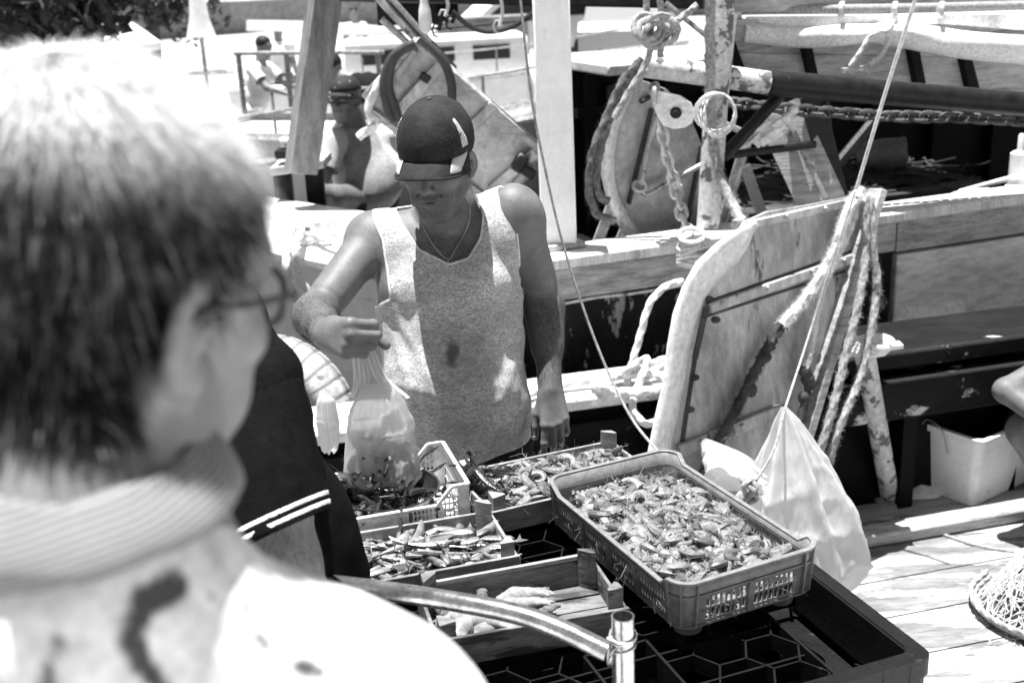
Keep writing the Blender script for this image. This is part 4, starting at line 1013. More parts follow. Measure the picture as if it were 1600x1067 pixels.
def hairs(V, Fq, mask, n, length, width, dirfn, seed=1, segs=3, droop=.3, zlift=.35):
    """thin ribbons growing from the faces whose mask is true"""
    rg = np.random.default_rng(seed); ok = np.where(mask[Fq].all(1))[0]; fs = rg.choice(ok, n)
    A, B_, C_ = V[Fq[fs, 0]], V[Fq[fs, 1]], V[Fq[fs, 2]]; u = rg.random((n, 2)); P = A+(B_-A)*u[:, :1]+(C_-B_)*(u[:, 1:]*u[:, :1])
    N = np.cross(B_-A, C_-A); N /= nrm(N)[:, None]+1e-12
    D = dirfn(P, N); D = D-(D*N).sum(1)[:, None]*N*.8; D /= nrm(D)[:, None]+1e-9
    D = D+rg.normal(0, .28, (n, 3)); L = length*rg.uniform(.55, 1.15, n)[:, None]; W_ = np.cross(D, N); W_ /= nrm(W_)[:, None]+1e-9
    pts = []; 
    for k in range(segs+1):
        t = k/segs; w = width*(1-t*.85); c = P+N*L*(zlift*math.sin(t*1.6)+.0)+D*L*t*(1-.15*t)+np.array([0, 0, -1.0])*L*droop*t*t-N*.001
        pts += [c-W_*w*.5, c+W_*w*.5]
    V2 = np.stack(pts, 1).reshape(-1, 3); m_ = 2*(segs+1); base = np.arange(n)[:, None]*m_
    F2 = np.concatenate([base+np.array([[2*k, 2*k+1, 2*k+3, 2*k+2]]) for k in range(segs)]); return V2, F2
def ell_shell(c, R, r, z0, n=40, m=14):
    pass
# ------------------------------------------------------------------ vendor
shR, shL = W(583, 372, 2.76), W(808, 330, 2.75); NB = W(703, 352, 2.78)
elR, wrR, fiR = W(492, 492, 2.57), W(510, 522, 2.36), W(549, 531, 2.27)
elL, wrL, haL = W(850, 468, 2.80), W(860, 608, 2.66), W(872, 690, 2.60)
HC = W(684, 257, 2.66); S = (shR+shL)/2; dx = (shL-shR).normalized(); fw = Vector((dx.y, -dx.x, 0)).normalized()
ven = thing('person', 'man in black cap and pale tank top holding out a filled plastic bag', 'person', (S.x, S.y, -.3))
Mh = frame((-.22, -.85, -.22), (-.03, -.1, 1), tuple(HC))
def torso(B, infl=0):
    R = Matrix((dx, -fw, Vector((0, 0, 1)))).transposed()
    at = lambda a, f_, z: S+dx*a+fw*f_+Vector((0, 0, z))
    B.ell(at(0, .0, -.14), (.165+infl, .115+infl, .17), R, .05); B.ell(at(0, .03, -.20), (.155+infl, .115+infl, .15), R, .05)
    for m in (-1, 1): B.ell(at(m*.078, .085, -.135), (.078, .05+infl, .062), R, .04)
    B.ell(at(.01, .085, -.37), (.158+infl, .152+infl, .155), R, .07); B.ell(at(0, .02, -.28), (.155+infl, .13+infl, .16), R, .06)
    B.ell(at(0, .0, -.52), (.165+infl, .125+infl, .12), R, .06)
    return at, R
B = Body(); at, RT = torso(B)
for s_, a in ((shR, -1), (shL, 1)):
    B.rc(NB+Vector((0, 0, -.01)), s_+Vector((0, 0, .012))-dx*a*.02, .050, .048, .05); B.ell(s_+dx*a*.006+Vector((0, 0, -.012)), (.060, .062, .068), RT, .04)
    B.ell(s_-dx*a*.05+fw*.02+Vector((0, 0, -.05)), (.06, .06, .07), RT, .04)
def arm(sh_, el_, wr_, r=(.050, .043, .044, .027), bic=.012):
    B.rc(sh_, el_, r[0], r[1], .03); m = sh_.lerp(el_, .5); B.rc(sh_.lerp(el_, .3)+fw*bic, sh_.lerp(el_, .72)+fw*bic, .034, .034, .03)
    B.rc(el_, wr_, r[2], r[3], .025); B.rc(el_.lerp(wr_, .12), el_.lerp(wr_, .5), .046, .038, .025)
arm(shR, elR, wrR); arm(shL, elL, wrL)
B.ell(elR, (.042, .042, .042), None, .02)
head(B, Mh, 1.0, neck_to=NB, neck_r=.060)
B.rc(HC+Vector((0, .03, -.05)), NB+Vector((0, .03, 0)), .055, .07, .03)
hp = S+Vector((0, 0, -.56)); 
for a in (-1, 1):
    h_ = hp+dx*a*.085; kn_ = Vector((h_.x+.01*a, h_.y-.02, .20)); an = Vector((h_.x+.02*a, h_.y+.01, -.22)); B.rc(h_, kn_, .088, .058, .05); B.rc(kn_, an, .055, .036, .03); B.rc(an+Vector((0, 0, -.04)), an+Vector((0, -.14, -.055)), .036, .028, .02)
yR = (fiR-wrR).normalized(); MwR = frame(yR, V3(-.15, -.9, .35), tuple(wrR)); # z is the back of the hand
Mt = MwR
z_ = (Vector((-.6, -.7, .25))-yR*Vector((-.6, -.7, .25)).dot(yR)).normalized(); x_ = yR.cross(z_); MwR = Matrix(((x_.x, yR.x, z_.x, wrR.x), (x_.y, yR.y, z_.y, wrR.y), (x_.z, yR.z, z_.z, wrR.z), (0, 0, 0, 1)))
# the thumb must lie upward
sR = 1 if x_.z > 0 else -1
tipsR = hand(B, MwR, sR, [(1.5, 1.8, 1.1), (1.5, 1.8, 1.1), (1.5, 1.8, 1.1), (1.55, 1.75, 1.1)], 1.2, thumb=(-.1, 1.5), spread=.16, k=.002, thumb_curl=1.0)
yL = (haL-wrL).normalized(); zz = Vector((.15, -1, .1)); z_ = (zz-yL*zz.dot(yL)).normalized(); x_ = yL.cross(z_); MwL = Matrix(((x_.x, yL.x, z_.x, wrL.x), (x_.y, yL.y, z_.y, wrL.y), (x_.z, yL.z, z_.z, wrL.z), (0, 0, 0, 1)))
sL = 1 if x_.x < 0 else -1
tipsL = hand(B, MwL, sL, [(.35, .35, .3), (.45, .5, .3), (.55, .6, .4), (.7, .7, .5)], 1.0, thumb=(.42, .35), spread=.14, thumb_curl=.25)
V, Fq = B.mesh(.0029)
body = mesh_obj('body', V, Fq, m_skin, ven)
Mi = np.array(Mh.inverted()); L_ = V@Mi[:3, :3].T+Mi[:3, 3]
st = np.clip((-.022-L_[:, 2]-.25*np.maximum(0, .05-L_[:, 1]))/.015, 0, 1)*np.clip((L_[:, 1]+.02)/.03, 0, 1)*(L_[:, 2] > -.13)*(np.abs(L_[:, 0]) < .09)
sp = .5+.5*vnoise(V, 900); tone = st*.62*(.4+.9*sp)
for a, b in ((elR, wrR), (elL, wrL)):
    a_, b_ = np.array(tuple(a)), np.array(tuple(b)); ab = b_-a_; t = np.clip((V-a_)@ab/(ab@ab), -.3, 1.05); d = nrm(V-a_-t[:, None]*ab)
    tone = np.maximum(tone, np.where((d < .062) & (t > -.1), .42*np.clip((t+.1)*3, 0, 1)*np.clip((1.0-t)*6, 0, 1)*(.4+.6*(.5+.5*vnoise(V, 330))), 0))
tone = np.maximum(tone, .35*np.exp(-((nrm(V-np.array(tuple(at(0, .12, -.07)))))/.055)**2)*(.4+.9*(vnoise(V, 300) > 0)))
lip = np.clip(1-(((L_[:, 0])/.026)**2+((L_[:, 2]+.0515)/.0045)**2), 0, 1)*(L_[:, 1] > .06)*.9; brow = np.clip(1-(((np.abs(L_[:, 0])-.030)/.020)**2+((L_[:, 2]-.036)/.006)**2), 0, 1)*(L_[:, 1] > .05)*.8  # lip: darker lips with the mouth groove's shade painted in
ax_, az_ = np.abs(L_[:, 0]), L_[:, 2]
naso = np.exp(-((ax_-(.019+.45*(-.022-az_)))/.0022)**2)*(az_ < -.020)*(az_ > -.058)*.55; lash = np.exp(-((az_-.0085+4*(ax_-.031)**2)/.0022)**2)*(np.abs(ax_-.031) < .013)*.85; bag_ = np.exp(-((az_+.006-6*(ax_-.031)**2)/.002)**2)*(np.abs(ax_-.031) < .014)*.35  # naso and bag_ paint the shade of face creases into skin tone
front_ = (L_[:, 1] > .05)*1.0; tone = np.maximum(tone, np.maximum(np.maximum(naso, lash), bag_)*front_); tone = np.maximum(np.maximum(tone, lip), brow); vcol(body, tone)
nails(tipsL, m_nail, ven)
nails(tipsR[:4], m_nail, ven) if False else None
# forearm hair
msk = np.zeros(len(V), bool)
for a, b in ((elR, wrR), (elL, wrL)):
    a_, b_ = np.array(tuple(a)), np.array(tuple(b)); ab = b_-a_; t = (V-a_)@ab/(ab@ab); d = nrm(V-a_-np.clip(t, 0, 1)[:, None]*ab); msk |= (d < .06) & (t > 0) & (t < .98)
dirR = np.array(tuple((wrR-elR).normalized())); dirL = np.array(tuple((wrL-elL).normalized()))
def dfn(P, N):
    r = np.where((P[:, 0] < S.x)[:, None], dirR, dirL); return r+np.cross(N, r)*.6
v2, f2 = hairs(V, Fq, msk, 6500, .015, .00045, dfn, 3, 2, .25, .45); mesh_obj('arm_hair', v2, f2, m_hair, ven)
mskb = (st > .4); 
v2, f2 = hairs(V, Fq, mskb, 2400, .003, .0004, lambda P, N: N+np.array([0, 0, -.6]), 4, 1, .1, 1.0); mesh_obj('stubble', v2, f2, mat('grey stubble', .28, .7), ven)
cm = nrm(V-np.array(tuple(at(0, .11, -.06)))) < .075
v2, f2 = hairs(V, Fq, cm & (L_[:, 2] < -.12), 900, .012, .0005, lambda P, N: N*.3+np.array([.3, 0, -1.0]), 5, 2, .3, .6); mesh_obj('chest_hair', v2, f2, m_hair, ven)
# tank top
m_tank = mat('heathered tank top', .5, .9, var=.24, vscale=9, base2=.24, patch=.42, pscale=200, stretch=(.7, .7, 1.5), bump=.5, bscale=260, attr='tone', attr2=.10, sharp=.5)
B2 = Body(); torso(B2, .009)
for s_, a in ((shR, -1), (shL, 1)):
    B2.rc(NB+Vector((0, 0, -.012)), s_+Vector((0, 0, .012))-dx*a*.02, .056, .054, .05); B2.ell(s_-dx*a*.05+fw*.02+Vector((0, 0, -.05)), (.066, .068, .078), RT, .04)
B2.ell(at(0.01, .07, -.44), (.172, .15, .12), RT, .05); B2.ell(at(.01, .035, -.52), (.178, .136, .12), RT, .05)
v, f = B2.mesh(.0042)
X, Y = pxv(v)
front = [(583, 322), (600, 316), (613, 318), (628, 350), (655, 390), (702, 414), (732, 404), (752, 372), (756, 335), (743, 292), (768, 286), (800, 300), (805, 345), (811, 400), (812, 448), (826, 470), (3000, 480), (3000, 3000), (-3000, 3000), (-3000, 480), (590, 478), (610, 468), (606, 420), (598, 375), (584, 335)]
gf = polyd(X, Y, front)/700.0
loc = v-np.array(tuple(S)); la = loc@np.array(tuple(dx)); lf = loc@np.array(tuple(fw)); lz = loc[:, 2]
gb = np.maximum(-.15-lz, .027-np.abs(np.abs(la+.01)-.092))
hem = W(742, 712, 2.62).z+.03*np.clip(la/.16, -1, 1)*.9+.006*np.sin(la*40)-v[:, 2]
g = np.where(lf > -.01, gf, gb); g = np.minimum(g, -hem)
# drape: fine folds toward the armpits and hem
am = np.array([[-.14, .02, -.17], [.14, .02, -.17]])
w = 0
for q, sg in zip(am, (1, -1)):
    dd = loc@np.stack([np.array(tuple(dx)), np.array(tuple(fw)), np.array([0, 0, 1.])], 1)-q; ang = np.arctan2(dd[:, 2], dd[:, 0]*sg); rr = nrm(dd); w = w+0*rr
w += .0035*np.sin(la*38+2*vnoise(v, 7))*np.clip((-.38-lz)/.15, 0, 1)+.0022*vnoise(v, 26)+.004*vnoise(v, 11)*np.clip((-.2-lz)/.2, 0, 1)
for pl, am_ in (([(608, 484), (655, 550), (690, 640)], .005), ([(606, 505), (640, 600), (652, 690)], .0055), ([(822, 515), (792, 600), (752, 690)], .005), ([(812, 462), (765, 520), (740, 570)], .004), ([(640, 702), (690, 655), (760, 640)], .005), ([(832, 610), (800, 690)], .005), ([(700, 700), (735, 650)], .004), ([(622, 600), (690, 620), (780, 600)], .003)):
    dd = polyline_d(X, Y, pl); w = w+np.where(lf > -.02, .5*am_*(np.exp(-(dd/7)**2)-.7*np.exp(-((dd-13)/8)**2)), 0)
rad = np.stack([loc[:, 0], loc[:, 1], 0*lz], 1); rad /= nrm(rad)[:, None]+1e-9
v = v+rad*w[:, None]
v0, f0 = v, f
cache_g = g; v1, f1 = clip_mesh(v, f, lambda q: cache_g)
tank = mesh_obj('tank_top', v1, f1, m_tank, ven); solid(tank, .003, 0)
l1 = v1-np.array(tuple(S)); a1 = l1@np.array(tuple(dx)); f1_ = l1@np.array(tuple(fw))
X1, Y1 = pxv(v1)
stn = np.clip(1-(((X1-705)/17)**2+((Y1-555)/32)**2+.5*vnoise(v1, 70)), 0, 1)*(f1_ > 0)
wet = np.clip(.55-(((X1-705)/70)**2+((Y1-560)/150)**2)*.5+.25*vnoise(v1, 18), 0, 1)*.35*(f1_ > 0); vcol(tank, np.clip(np.maximum(stn*1.1, wet), 0, 1))  # wet darkens the shirt centre: painted shade of head and cap
# binding along the neck and arm openings
mb = MB()
for L in boundary_loops(f1):
    P = v1[L]; 
    if P[:, 2].mean() < S.z-.4: continue
    for _ in range(6): P = (np.roll(P, 1, 0)+P+np.roll(P, -1, 0))/3
    P = P[::2]; mb.tube(P, .0034, 6, closed=True)
mb.build('binding', mat('tank top binding', .6, .85, var=.1), ven)
# shorts
B3 = Body(); B3.ell(at(0, .0, -.54), (.175, .135, .10), RT, .05)
for a in (-1, 1): h_ = hp+dx*a*.088; B3.rc(h_, Vector((h_.x+.01*a, h_.y-.01, .26)), .105, .092, .04)
v, f = B3.mesh(.006); v1, f1 = clip_mesh(v, f, lambda q: np.minimum(q[:, 2]-.24, S.z-.50-q[:, 2])); solid(mesh_obj('shorts', v1, f1, mat('black cloth', .012, .85, var=.3, spec=.1, bump=.3), ven), .003, 0)
for a in (-1, 1):
    h_ = hp+dx*a*.085; an = Vector((h_.x+.02*a, h_.y+.01, -.265)); mb = MB(); mb.sphere(an+Vector((0, -.06, .0)), (.05, .13, .045), 14, 10); mb.build('shoe', m_rubber, ven)
# necklace
def surf(x, y, Y0):
    """nearest body vertex in front at a photo pixel"""
    d = (X_-x)**2+(Y_-y)**2+np.where(V[:, 1] > Y0, 1e6, 0)*1.0
    i = np.argsort(d)[:6]; j = i[np.argmin(V[i, 1])]; return Vector(V[j])+Vector((0, -.004, .001))
X_, Y_ = pxv(V)
mb = MB(); P = [surf(x, y, 2.80) for x, y in ((660, 352), (668, 368), (680, 386), (699, 404), (712, 390), (724, 368), (734, 345), (735, 325), (727, 306))]
mb.tube(bez(P, 8), .0011, 6); mb.sphere(P[3]+Vector((0, -.003, -.008)), (.0035, .002, .006), 8, 6); mb.build('necklace', m_wire, ven)
# cap
m_cap = mat('black cap cloth', .022, .8, var=.35, vscale=22, spec=.2, bump=.4, bscale=120)
m_mesh = mat('white mesh panel', .62, .8, wave=(60, 0, 'DIAGONAL', .25, .45, .55), bump=.3)
ML = lambda x, y, z: Mh @ Vector((x, y, z))
CR = (.085, .108, .094); CC = (0, -.008, .058)
def capp(u, v_, o=0.0):
    a = u*2*math.pi; e = v_*math.pi/2; x = CC[0]+(CR[0]+o)*math.cos(e)*math.cos(a); y = CC[1]+(CR[1]+o)*math.cos(e)*math.sin(a); z = CC[2]+(CR[2]+o)*math.sin(e)
    rid = .0016*abs(math.cos(a*3))**.4; s_ = 1+.012*math.sin(a*9+e*5)*(1-v_)
    return ML(x*s_, y*s_, z+.02*(y/.11 if y < 0 else 0)*(-.5)*(1-v_))
mb = MB(); nu, nv = 72, 20
VV = [capp(i/nu, j/(nv-1)*.999-.0) for i in range(nu) for j in range(nv)]; low = [capp(i/nu, 0)+(Mh.to_3x3() @ Vector((0, 0, -.022*(1 if math.sin(2*math.pi*i/nu) < .2 else .55)))) for i in range(nu)]
mb.add([tuple(p) for p in VV], [(i*nv+j, ((i+1) % nu)*nv+j, ((i+1) % nu)*nv+j+1, i*nv+j+1) for i in range(nu) for j in range(nv-1)])
n0 = mb.n; mb.add([tuple(p) for p in low], []); mb.f += [(n0+i, n0+(i+1) % nu, ((i+1) % nu)*nv, i*nv) for i in range(nu)]
cap = mb.build('cap', m_cap, ven, auto=60); solid(cap, .0025, 1)
mb = MB()
for k in range(6):
    a0 = k/6+1/12-.0; 
    for d_ in (-.004, .004): mb.tube([capp((a0+d_*(1)) % 1, t*.98, .0012) for t in np.linspace(0, 1, 14)], .0009, 5)
mb.sphere(capp(0, .999, .002), .006, 8, 6); mb.build('seam', mat('cap stitching', .06, .7), cap)
def vis(u, v_, off=0.0):
    a = math.radians(10+160*u); r0 = 1.0; rr = .056*(math.sin(a)**.75)*v_; x0 = (CR[0]-.002)*math.cos(a)*1.0; y0 = CC[1]+(CR[1]-.004)*math.sin(a)
    x = x0*(1+.05*v_); y = y0+rr+.004*v_; z = CC[2]-.010-.012*v_*v_-.034*(x/.088)**2*(.35+.65*v_)-.004*v_
    return ML(x, y, z+off)
mb = MB(); mb.grid(lambda u, v_: vis(u, v_), 40, 12); vz = mb.build('visor', m_cap, cap, auto=60); solid(vz, .003, 0)
mb = MB(); P = [vis(u, 1, .0005) for u in np.linspace(0, 1, 40)]; mb.tube(P, .0032, 8); mb.build('visor_edge', m_cap, cap)
for u0, u1 in ((.02, .27), (.79, .98)):
    mb = MB(); mb.grid(lambda u, v_: vis(u0+(u1-u0)*u, .12+.80*v_, .0055), 10, 8); o = mb.build('mesh_panel', m_mesh, cap); solid(o, .001, 1)
for u0, u1 in ((.04, .075), (.425, .46)):
    mb = MB(); mb.grid(lambda u, v_: capp(u0+(u1-u0)*u*(1-.6*v_), -.0+.45*v_, .0022), 6, 8); o = mb.build('side_stripe', m_mesh, cap); solid(o, .001, 1)
# embroidered letters NY, stroke by stroke
def letters(strokes, w, fn, name, m, par):
    mb = MB()
    for a, b in strokes:
        P = [fn(*(Vector(a).lerp(Vector(b), t))) for t in np.linspace(0, 1, 5)]; mb.tube(P, w, 6)
    return mb.build(name, m, par)
N_ = [((0, 0), (0, 1)), ((0, 1), (.7, 0)), ((.7, 0), (.7, 1)), ((-.15, 0), (.15, 0)), ((-.15, 1), (.1, 1)), ((.55, 1), (.85, 1))]
Y_s = [((1.1, 1), (1.45, .5)), ((1.8, 1), (1.45, .5)), ((1.45, .5), (1.45, 0)), ((1.3, 0), (1.6, 0)), ((.98, 1), (1.22, 1)), ((1.68, 1), (1.92, 1))]
# ------ local x of the head points to the viewer's ... side; put the letters at the viewer's right
ur = .085 if (Mh.to_3x3() @ Vector((1, 0, 0))).x > 0 else .36
def ncap(x, y):
    t = x/1.9; u = (ur+.075*(1-t) if ur < .2 else ur+.075*t); return capp(u, .05+.16*y, .0022)
letters(N_+Y_s, .0019, ncap, 'letters', mat('black embroidery', .004, .6), cap)
# ------------------------------------------------------------------ the bag he holds
m_film = film_mat('thin white plastic film', .82, .30, .45)
def bag(name, label, top, bot, rfn, m, handles=None, seed=1, n=120, rows=60, ell=(1, .8), fold=.10, group=None, thick=None):
    rg = random.Random(seed); ph = [rg.uniform(0, 6.28) for _ in range(8)]; fr = [5, 8, 13, 21, 9, 17, 30, 3]
    top = Vector(top); bot = Vector(bot); V = []
    for i in range(rows):
        t = i/(rows-1); c = top.lerp(bot, t); r = rfn(t)
        for k in range(n):
            a = 2*math.pi*k/n; f_ = sum(math.sin(fr[q]*a+ph[q]+t*(1.5*math.sin(q*2.1)))*(.5 if q else 1)/(1+.06*fr[q]) for q in range(8))
            amp = fold*(1-t)**.6*(.55+.45*math.sin(math.pi*min(1, t*1.3)))+.018*math.sin(t*40+a*3)*(1-t)
            rr = r*(1+amp*f_*.5)
            V.append((c.x+ell[0]*rr*math.cos(a), c.y+ell[1]*rr*math.sin(a), c.z+.004*math.sin(3*a+ph[0])*t+.05*(math.cos(a)**2)*(1-t)**4))
    V.append(tuple(bot+Vector((0, 0, .004)))); e = len(V)-1
    F2 = [(i*n+k, i*n+(k+1) % n, (i+1)*n+(k+1) % n, (i+1)*n+k) for i in range(rows-1) for k in range(n)]+[((rows-1)*n+k, (rows-1)*n+(k+1) % n, e) for k in range(n)]
    return V, F2
fc = MwR @ Vector((0, .088, -.035)); bt = W(596, 768, fc.y-.0); 
hb = thing('plastic_bag', 'translucent white carrier bag with shrimps inside hanging from the vendor fist', 'plastic bag', tuple(bt))
tp = W(593, 640, fc.y)
def rf(t):
    r = .066+.022*math.sin(min(1, t/.62)*math.pi/2)
    if t > .62: q = (t-.62)/.38; r = .088*math.sqrt(max(0, 1-q**2.3))+.001
    return r
def strap(p0, p1, p2, w0, w1, sd):
    """gathered handle strap: crumpled ribbon with lengthwise pleats"""
    P = bez([p0, p1, p2], 14); n = len(P); V = []; m = 13
    for i, c in enumerate(P):
        t = i/(n-1); w = w0+(w1-w0)*t
        for k in range(m):
            x = (k/(m-1)-.5); V.append((c.x+w*x, c.y+.007*math.sin(k*1.9+sd+t*2)*(1-.3*t)+.012*x*math.sin(t*3), c.z+.012*abs(x)*0))
    return V, [(i*m+k, i*m+k+1, (i+1)*m+k+1, (i+1)*m+k) for i in range(n-1) for k in range(m-1)]
for sgn, x0, w1 in ((-1, 565, .075), (1, 622, .072)):
    V_, F2 = strap(fc+Vector((.006*sgn, 0, .006)), W(578+sgn*10, 590, fc.y)+Vector((0, .006*sgn, 0)), W(x0, 622, fc.y)+Vector((0, -.004*sgn, 0)), .026, w1*.72, sgn*2); mesh_obj('handle', V_, F2, m_film, hb)
random.seed(77)
bfn = lambda a, b_, z: bt+Vector((.068*math.sqrt(a)*math.cos(b_*6.28), .045*math.sqrt(a)*math.sin(b_*6.28), .012+z))
pile = MB()
for _ in range(120):
    z = random.uniform(.0, .092); q = 1-((z-.035)/.10)**2; a = random.random(); b_ = random.random(); a = max(a, .35); p = bt+Vector((.066*q*math.sqrt(a)*math.cos(b_*6.28), .043*q*math.sqrt(a)*math.sin(b_*6.28), .016+z)); shrimp_mb(pile, L=.075, curl=random.uniform(1, 3.5), Rm=randrot(1), off=p, leggy=.4)
tag(pile.build('shrimp_mass', mat('shrimps in the bag', .06, .4, var=.4, vscale=60)), 'shrimps seen through the white bag hanging from the vendor fist', 'shrimps', kind='stuff')
# ------------------------------------------------------------------ man in the black polo shirt
m_polo = mat('black polo cloth', .007, .9, var=.2, spec=.06, bump=.4, bscale=160)
ps = W(398, 600, 1.62); pe = W(444, 880, 1.50); pw = W(520, 1030, 1.60)
pf = Vector((.86, .5, 0)).normalized(); pr_ = Vector((pf.y, -pf.x, 0))      # facing right and away, his right side toward us
pol = thing('person', 'man in black polo shirt with two white cuff stripes standing at the stall', 'person', (-.45, 1.62, 0))
pls = ps-pr_*.36; pn = (ps+pls)/2+Vector((0, 0, .06)); pS = (ps+pls)/2
B = Body(); Rpp = Matrix((pr_, pf, Vector((0, 0, 1)))).transposed()
pat = lambda a, f_, z: pS+pr_*a+pf*f_+Vector((0, 0, z))
def ptorso(B, k=0):
    B.ell(pat(0, 0, -.13), (.17+k, .12+k, .17), Rpp, .05); B.ell(pat(0, .03, -.34), (.16+k, .15+k, .18), Rpp, .05); B.ell(pat(0, .01, -.52), (.165+k, .14+k, .13), Rpp, .05)
    for q, a in ((ps, 1), (pls, -1)): B.rc(pn, q-pr_*a*.02, .06+k, .056+k, .04)
ptorso(B)
B.rc(ps, pe, .058, .047, .03); B.rc(ps.lerp(pe, .2), ps.lerp(pe, .65), .055, .052, .03); B.rc(pe, pw, .05, .032, .03)
ple = pls+Vector((.04, .06, -.27)); B.rc(pls, ple, .055, .045, .03); plw = ple+Vector((.04, -.03, -.24)); B.rc(ple, plw, .044, .030, .03)
pHC = pat(-.02, -.055, .185); MhP = frame((.75, .55, -.35), (0, 0, 1), tuple(pHC)); head(B, MhP, .95, neck_to=pn)
for a in (-1, 1):
    h_ = pat(a*.09, 0, -.56); k_ = Vector((h_.x, h_.y, .48)); an = Vector((h_.x, h_.y, .09)); B.rc(h_, k_, .09, .06, .05); B.rc(k_, an, .055, .038, .03); B.rc(an+Vector((0, 0, -.05)), an+pf*.15+Vector((0, 0, -.055)), .036, .028, .02)
for w_, e_, sd_ in ((pw, pe, 1), (plw, ple, -1)):
    y_ = (w_-e_).normalized(); M_ = frame(y_, (0, 0, 1), tuple(w_)); hand(B, M_, -sd_, [(.4, .5, .3)]*4, .95)
V, Fq = B.mesh(.0042); o = mesh_obj('body', V, Fq, m_skinl, pol)
ax = np.array(tuple(pe-ps)); t = (V-np.array(tuple(ps)))@ax/(ax@ax); d = nrm(V-np.array(tuple(ps))-t[:, None]*ax)
vcol(o, np.where((d < .09) & (t > .3), .25*(.5+.8*vnoise(V, 260)), 0).clip(0, 1))
v2, f2 = hairs(V, Fq, (d < .07) & (t > .5) & (t < 1.1), 1500, .014, .0005, lambda P, N: ax/np.linalg.norm(ax)+0*P, 8, 2, .2, .4); mesh_obj('arm_hair', v2, f2, m_hair, pol)
v2, f2 = hairs(V, Fq, ((V-np.array(tuple(pHC)))@np.array(tuple(MhP.to_3x3()@Vector((0, -.5, 1)))) > .03), 3000, .03, .0012, lambda P, N: N*.4+np.array([0, 0, -.8]), 9, 2, .3, .6); mesh_obj('hair', v2, f2, m_hair, pol)
B = Body(); ptorso(B, .012); B.ell(pat(0, .04, -.45), (.18, .165, .2), Rpp, .05); B.ell(pat(0, .03, -.58), (.18, .16, .1), Rpp, .05)
ax = (pe-ps).normalized(); B.rc(ps-ax*.0, pe+ax*.02, .070, .083, .03); B.rc(pls, ple+Vector((0, 0, -.02)), .07, .075, .03)
v, f = B.mesh(.005)
A_ = np.array(tuple(ax)); cuffp = np.array(tuple(W(466, 812, 1.50))); nrm_c = np.array(tuple((ax+Vector((.0, .0, -.1))+(_R*.30)).normalized()))
c2 = np.array(tuple(pls.lerp(ple, .85))); n2 = np.array(tuple((ple-pls).normalized()))
t = (v-np.array(tuple(ps)))@A_; dax = nrm(v-np.array(tuple(ps))-t[:, None]*A_)
Ltor = (v-np.array(tuple(pS))); lat = Ltor@np.array(tuple(pr_))
w = .005*vnoise(v, 9)+.0035*vnoise(v, 22)+.004*np.sin(t*60+vnoise(v, 6)*4)*np.clip((.05-abs(t-.07))/.05, 0, 1); v = v+w[:, None]*((v-np.array(tuple(pS)))*np.array([1, 1, 0])/.2)
gA = np.where(lat > .10, -((v-cuffp)@nrm_c), 1.0); gB = np.where(lat < -.12, -((v-c2)@n2), 1.0)
neck_ = nrm(v-np.array(tuple(pn+Vector((0, 0, .03))))) - .075; botm = v[:, 2]-(pS.z-.66)
# the body part right beside the arm must survive the sleeve cut
inarm = (dax < .105) & (lat > .10); gg = np.minimum(np.minimum(np.where(inarm, gA, 1.0), gB), np.minimum(neck_, botm))
gtor = gg
v1, f1 = clip_mesh(v, f, lambda q: gg); po_ = mesh_obj('polo_shirt', v1, f1, m_polo, pol); solid(po_, .003, 0)
Bs = Body(); Bs.rc(ps, pe+ax*.02, .0715, .0850, .03); vs, fs = Bs.mesh(.004)
for lo, hi in ((.004, .010), (.017, .023)):
    k_ = -((vs-cuffp)@nrm_c); gq = np.minimum(k_-lo, hi-k_); v1, f1 = clip_mesh(vs, fs, lambda q: gq)
    solid(mesh_obj('cuff_stripe', v1, f1, m_cloth, po_), .001, 0)
k_ = -((vs-cuffp)@nrm_c); gq = np.minimum(k_+.004, .19-k_); v1, f1 = clip_mesh(vs*1.0, fs, lambda q: gq)
solid(mesh_obj('sleeve', v1, f1, m_polo, po_), .002, -1)
Bt = Body()
for a in (-1, 1): h_ = pat(a*.09, 0, -.56); Bt.rc(h_, Vector((h_.x, h_.y, .10)), .105, .07, .04)
v, f = Bt.mesh(.008); v1, f1 = clip_mesh(v, f, lambda q: np.minimum(q[:, 2]-.08, 9)); mesh_obj('trousers', v1, f1, m_polo, pol)
for a in (-1, 1): h_ = pat(a*.09, .06, 0); mb = MB(); mb.sphere((h_.x, h_.y, .045), (.13, .06, .045), 14, 10, Matrix.Rotation(math.atan2(pf.y, pf.x), 3, 'Z')); mb.build('shoe', m_rubber, pol)
# ------------------------------------------------------------------ foreground man seen from behind
m_skinf = mat('light skin', .2, .45, grit=.1, var=.08, vscale=20, attr='tone', attr2=.03, bump=.15, bscale=150)
FH = W(150, 470, .635)
fore = thing('person', 'grey haired man with glasses and white printed shirt seen from behind close to the camera', 'person', (FH.x, .56, 0))
ff = Vector((.52, .82, -.26)); MhF = frame(ff, (.12, .0, 1), tuple(FH)); B = Body(); fs_ = 1.03
neck = W(100, 872, .565); head(B, MhF, fs_, neck_to=neck, neck_r=.066)
fR, fL = W(565, 1185, .60), W(-420, 1010, .50)
fdx = (fR-fL).normalized(); 
B.rc(neck, fR, .06, .06, .05); B.rc(neck, fL, .06, .06, .05); fc_ = (fR+fL)/2
Rf = Matrix((fdx, Vector((-fdx.y, fdx.x, 0)).normalized(), Vector((0, 0, 1)))).transposed()
for z, r in ((-.16, .17), (-.36, .165), (-.54, .165)): B.ell(fc_+Vector((0, 0, z)), (r, .12, .18), Rf, .05)
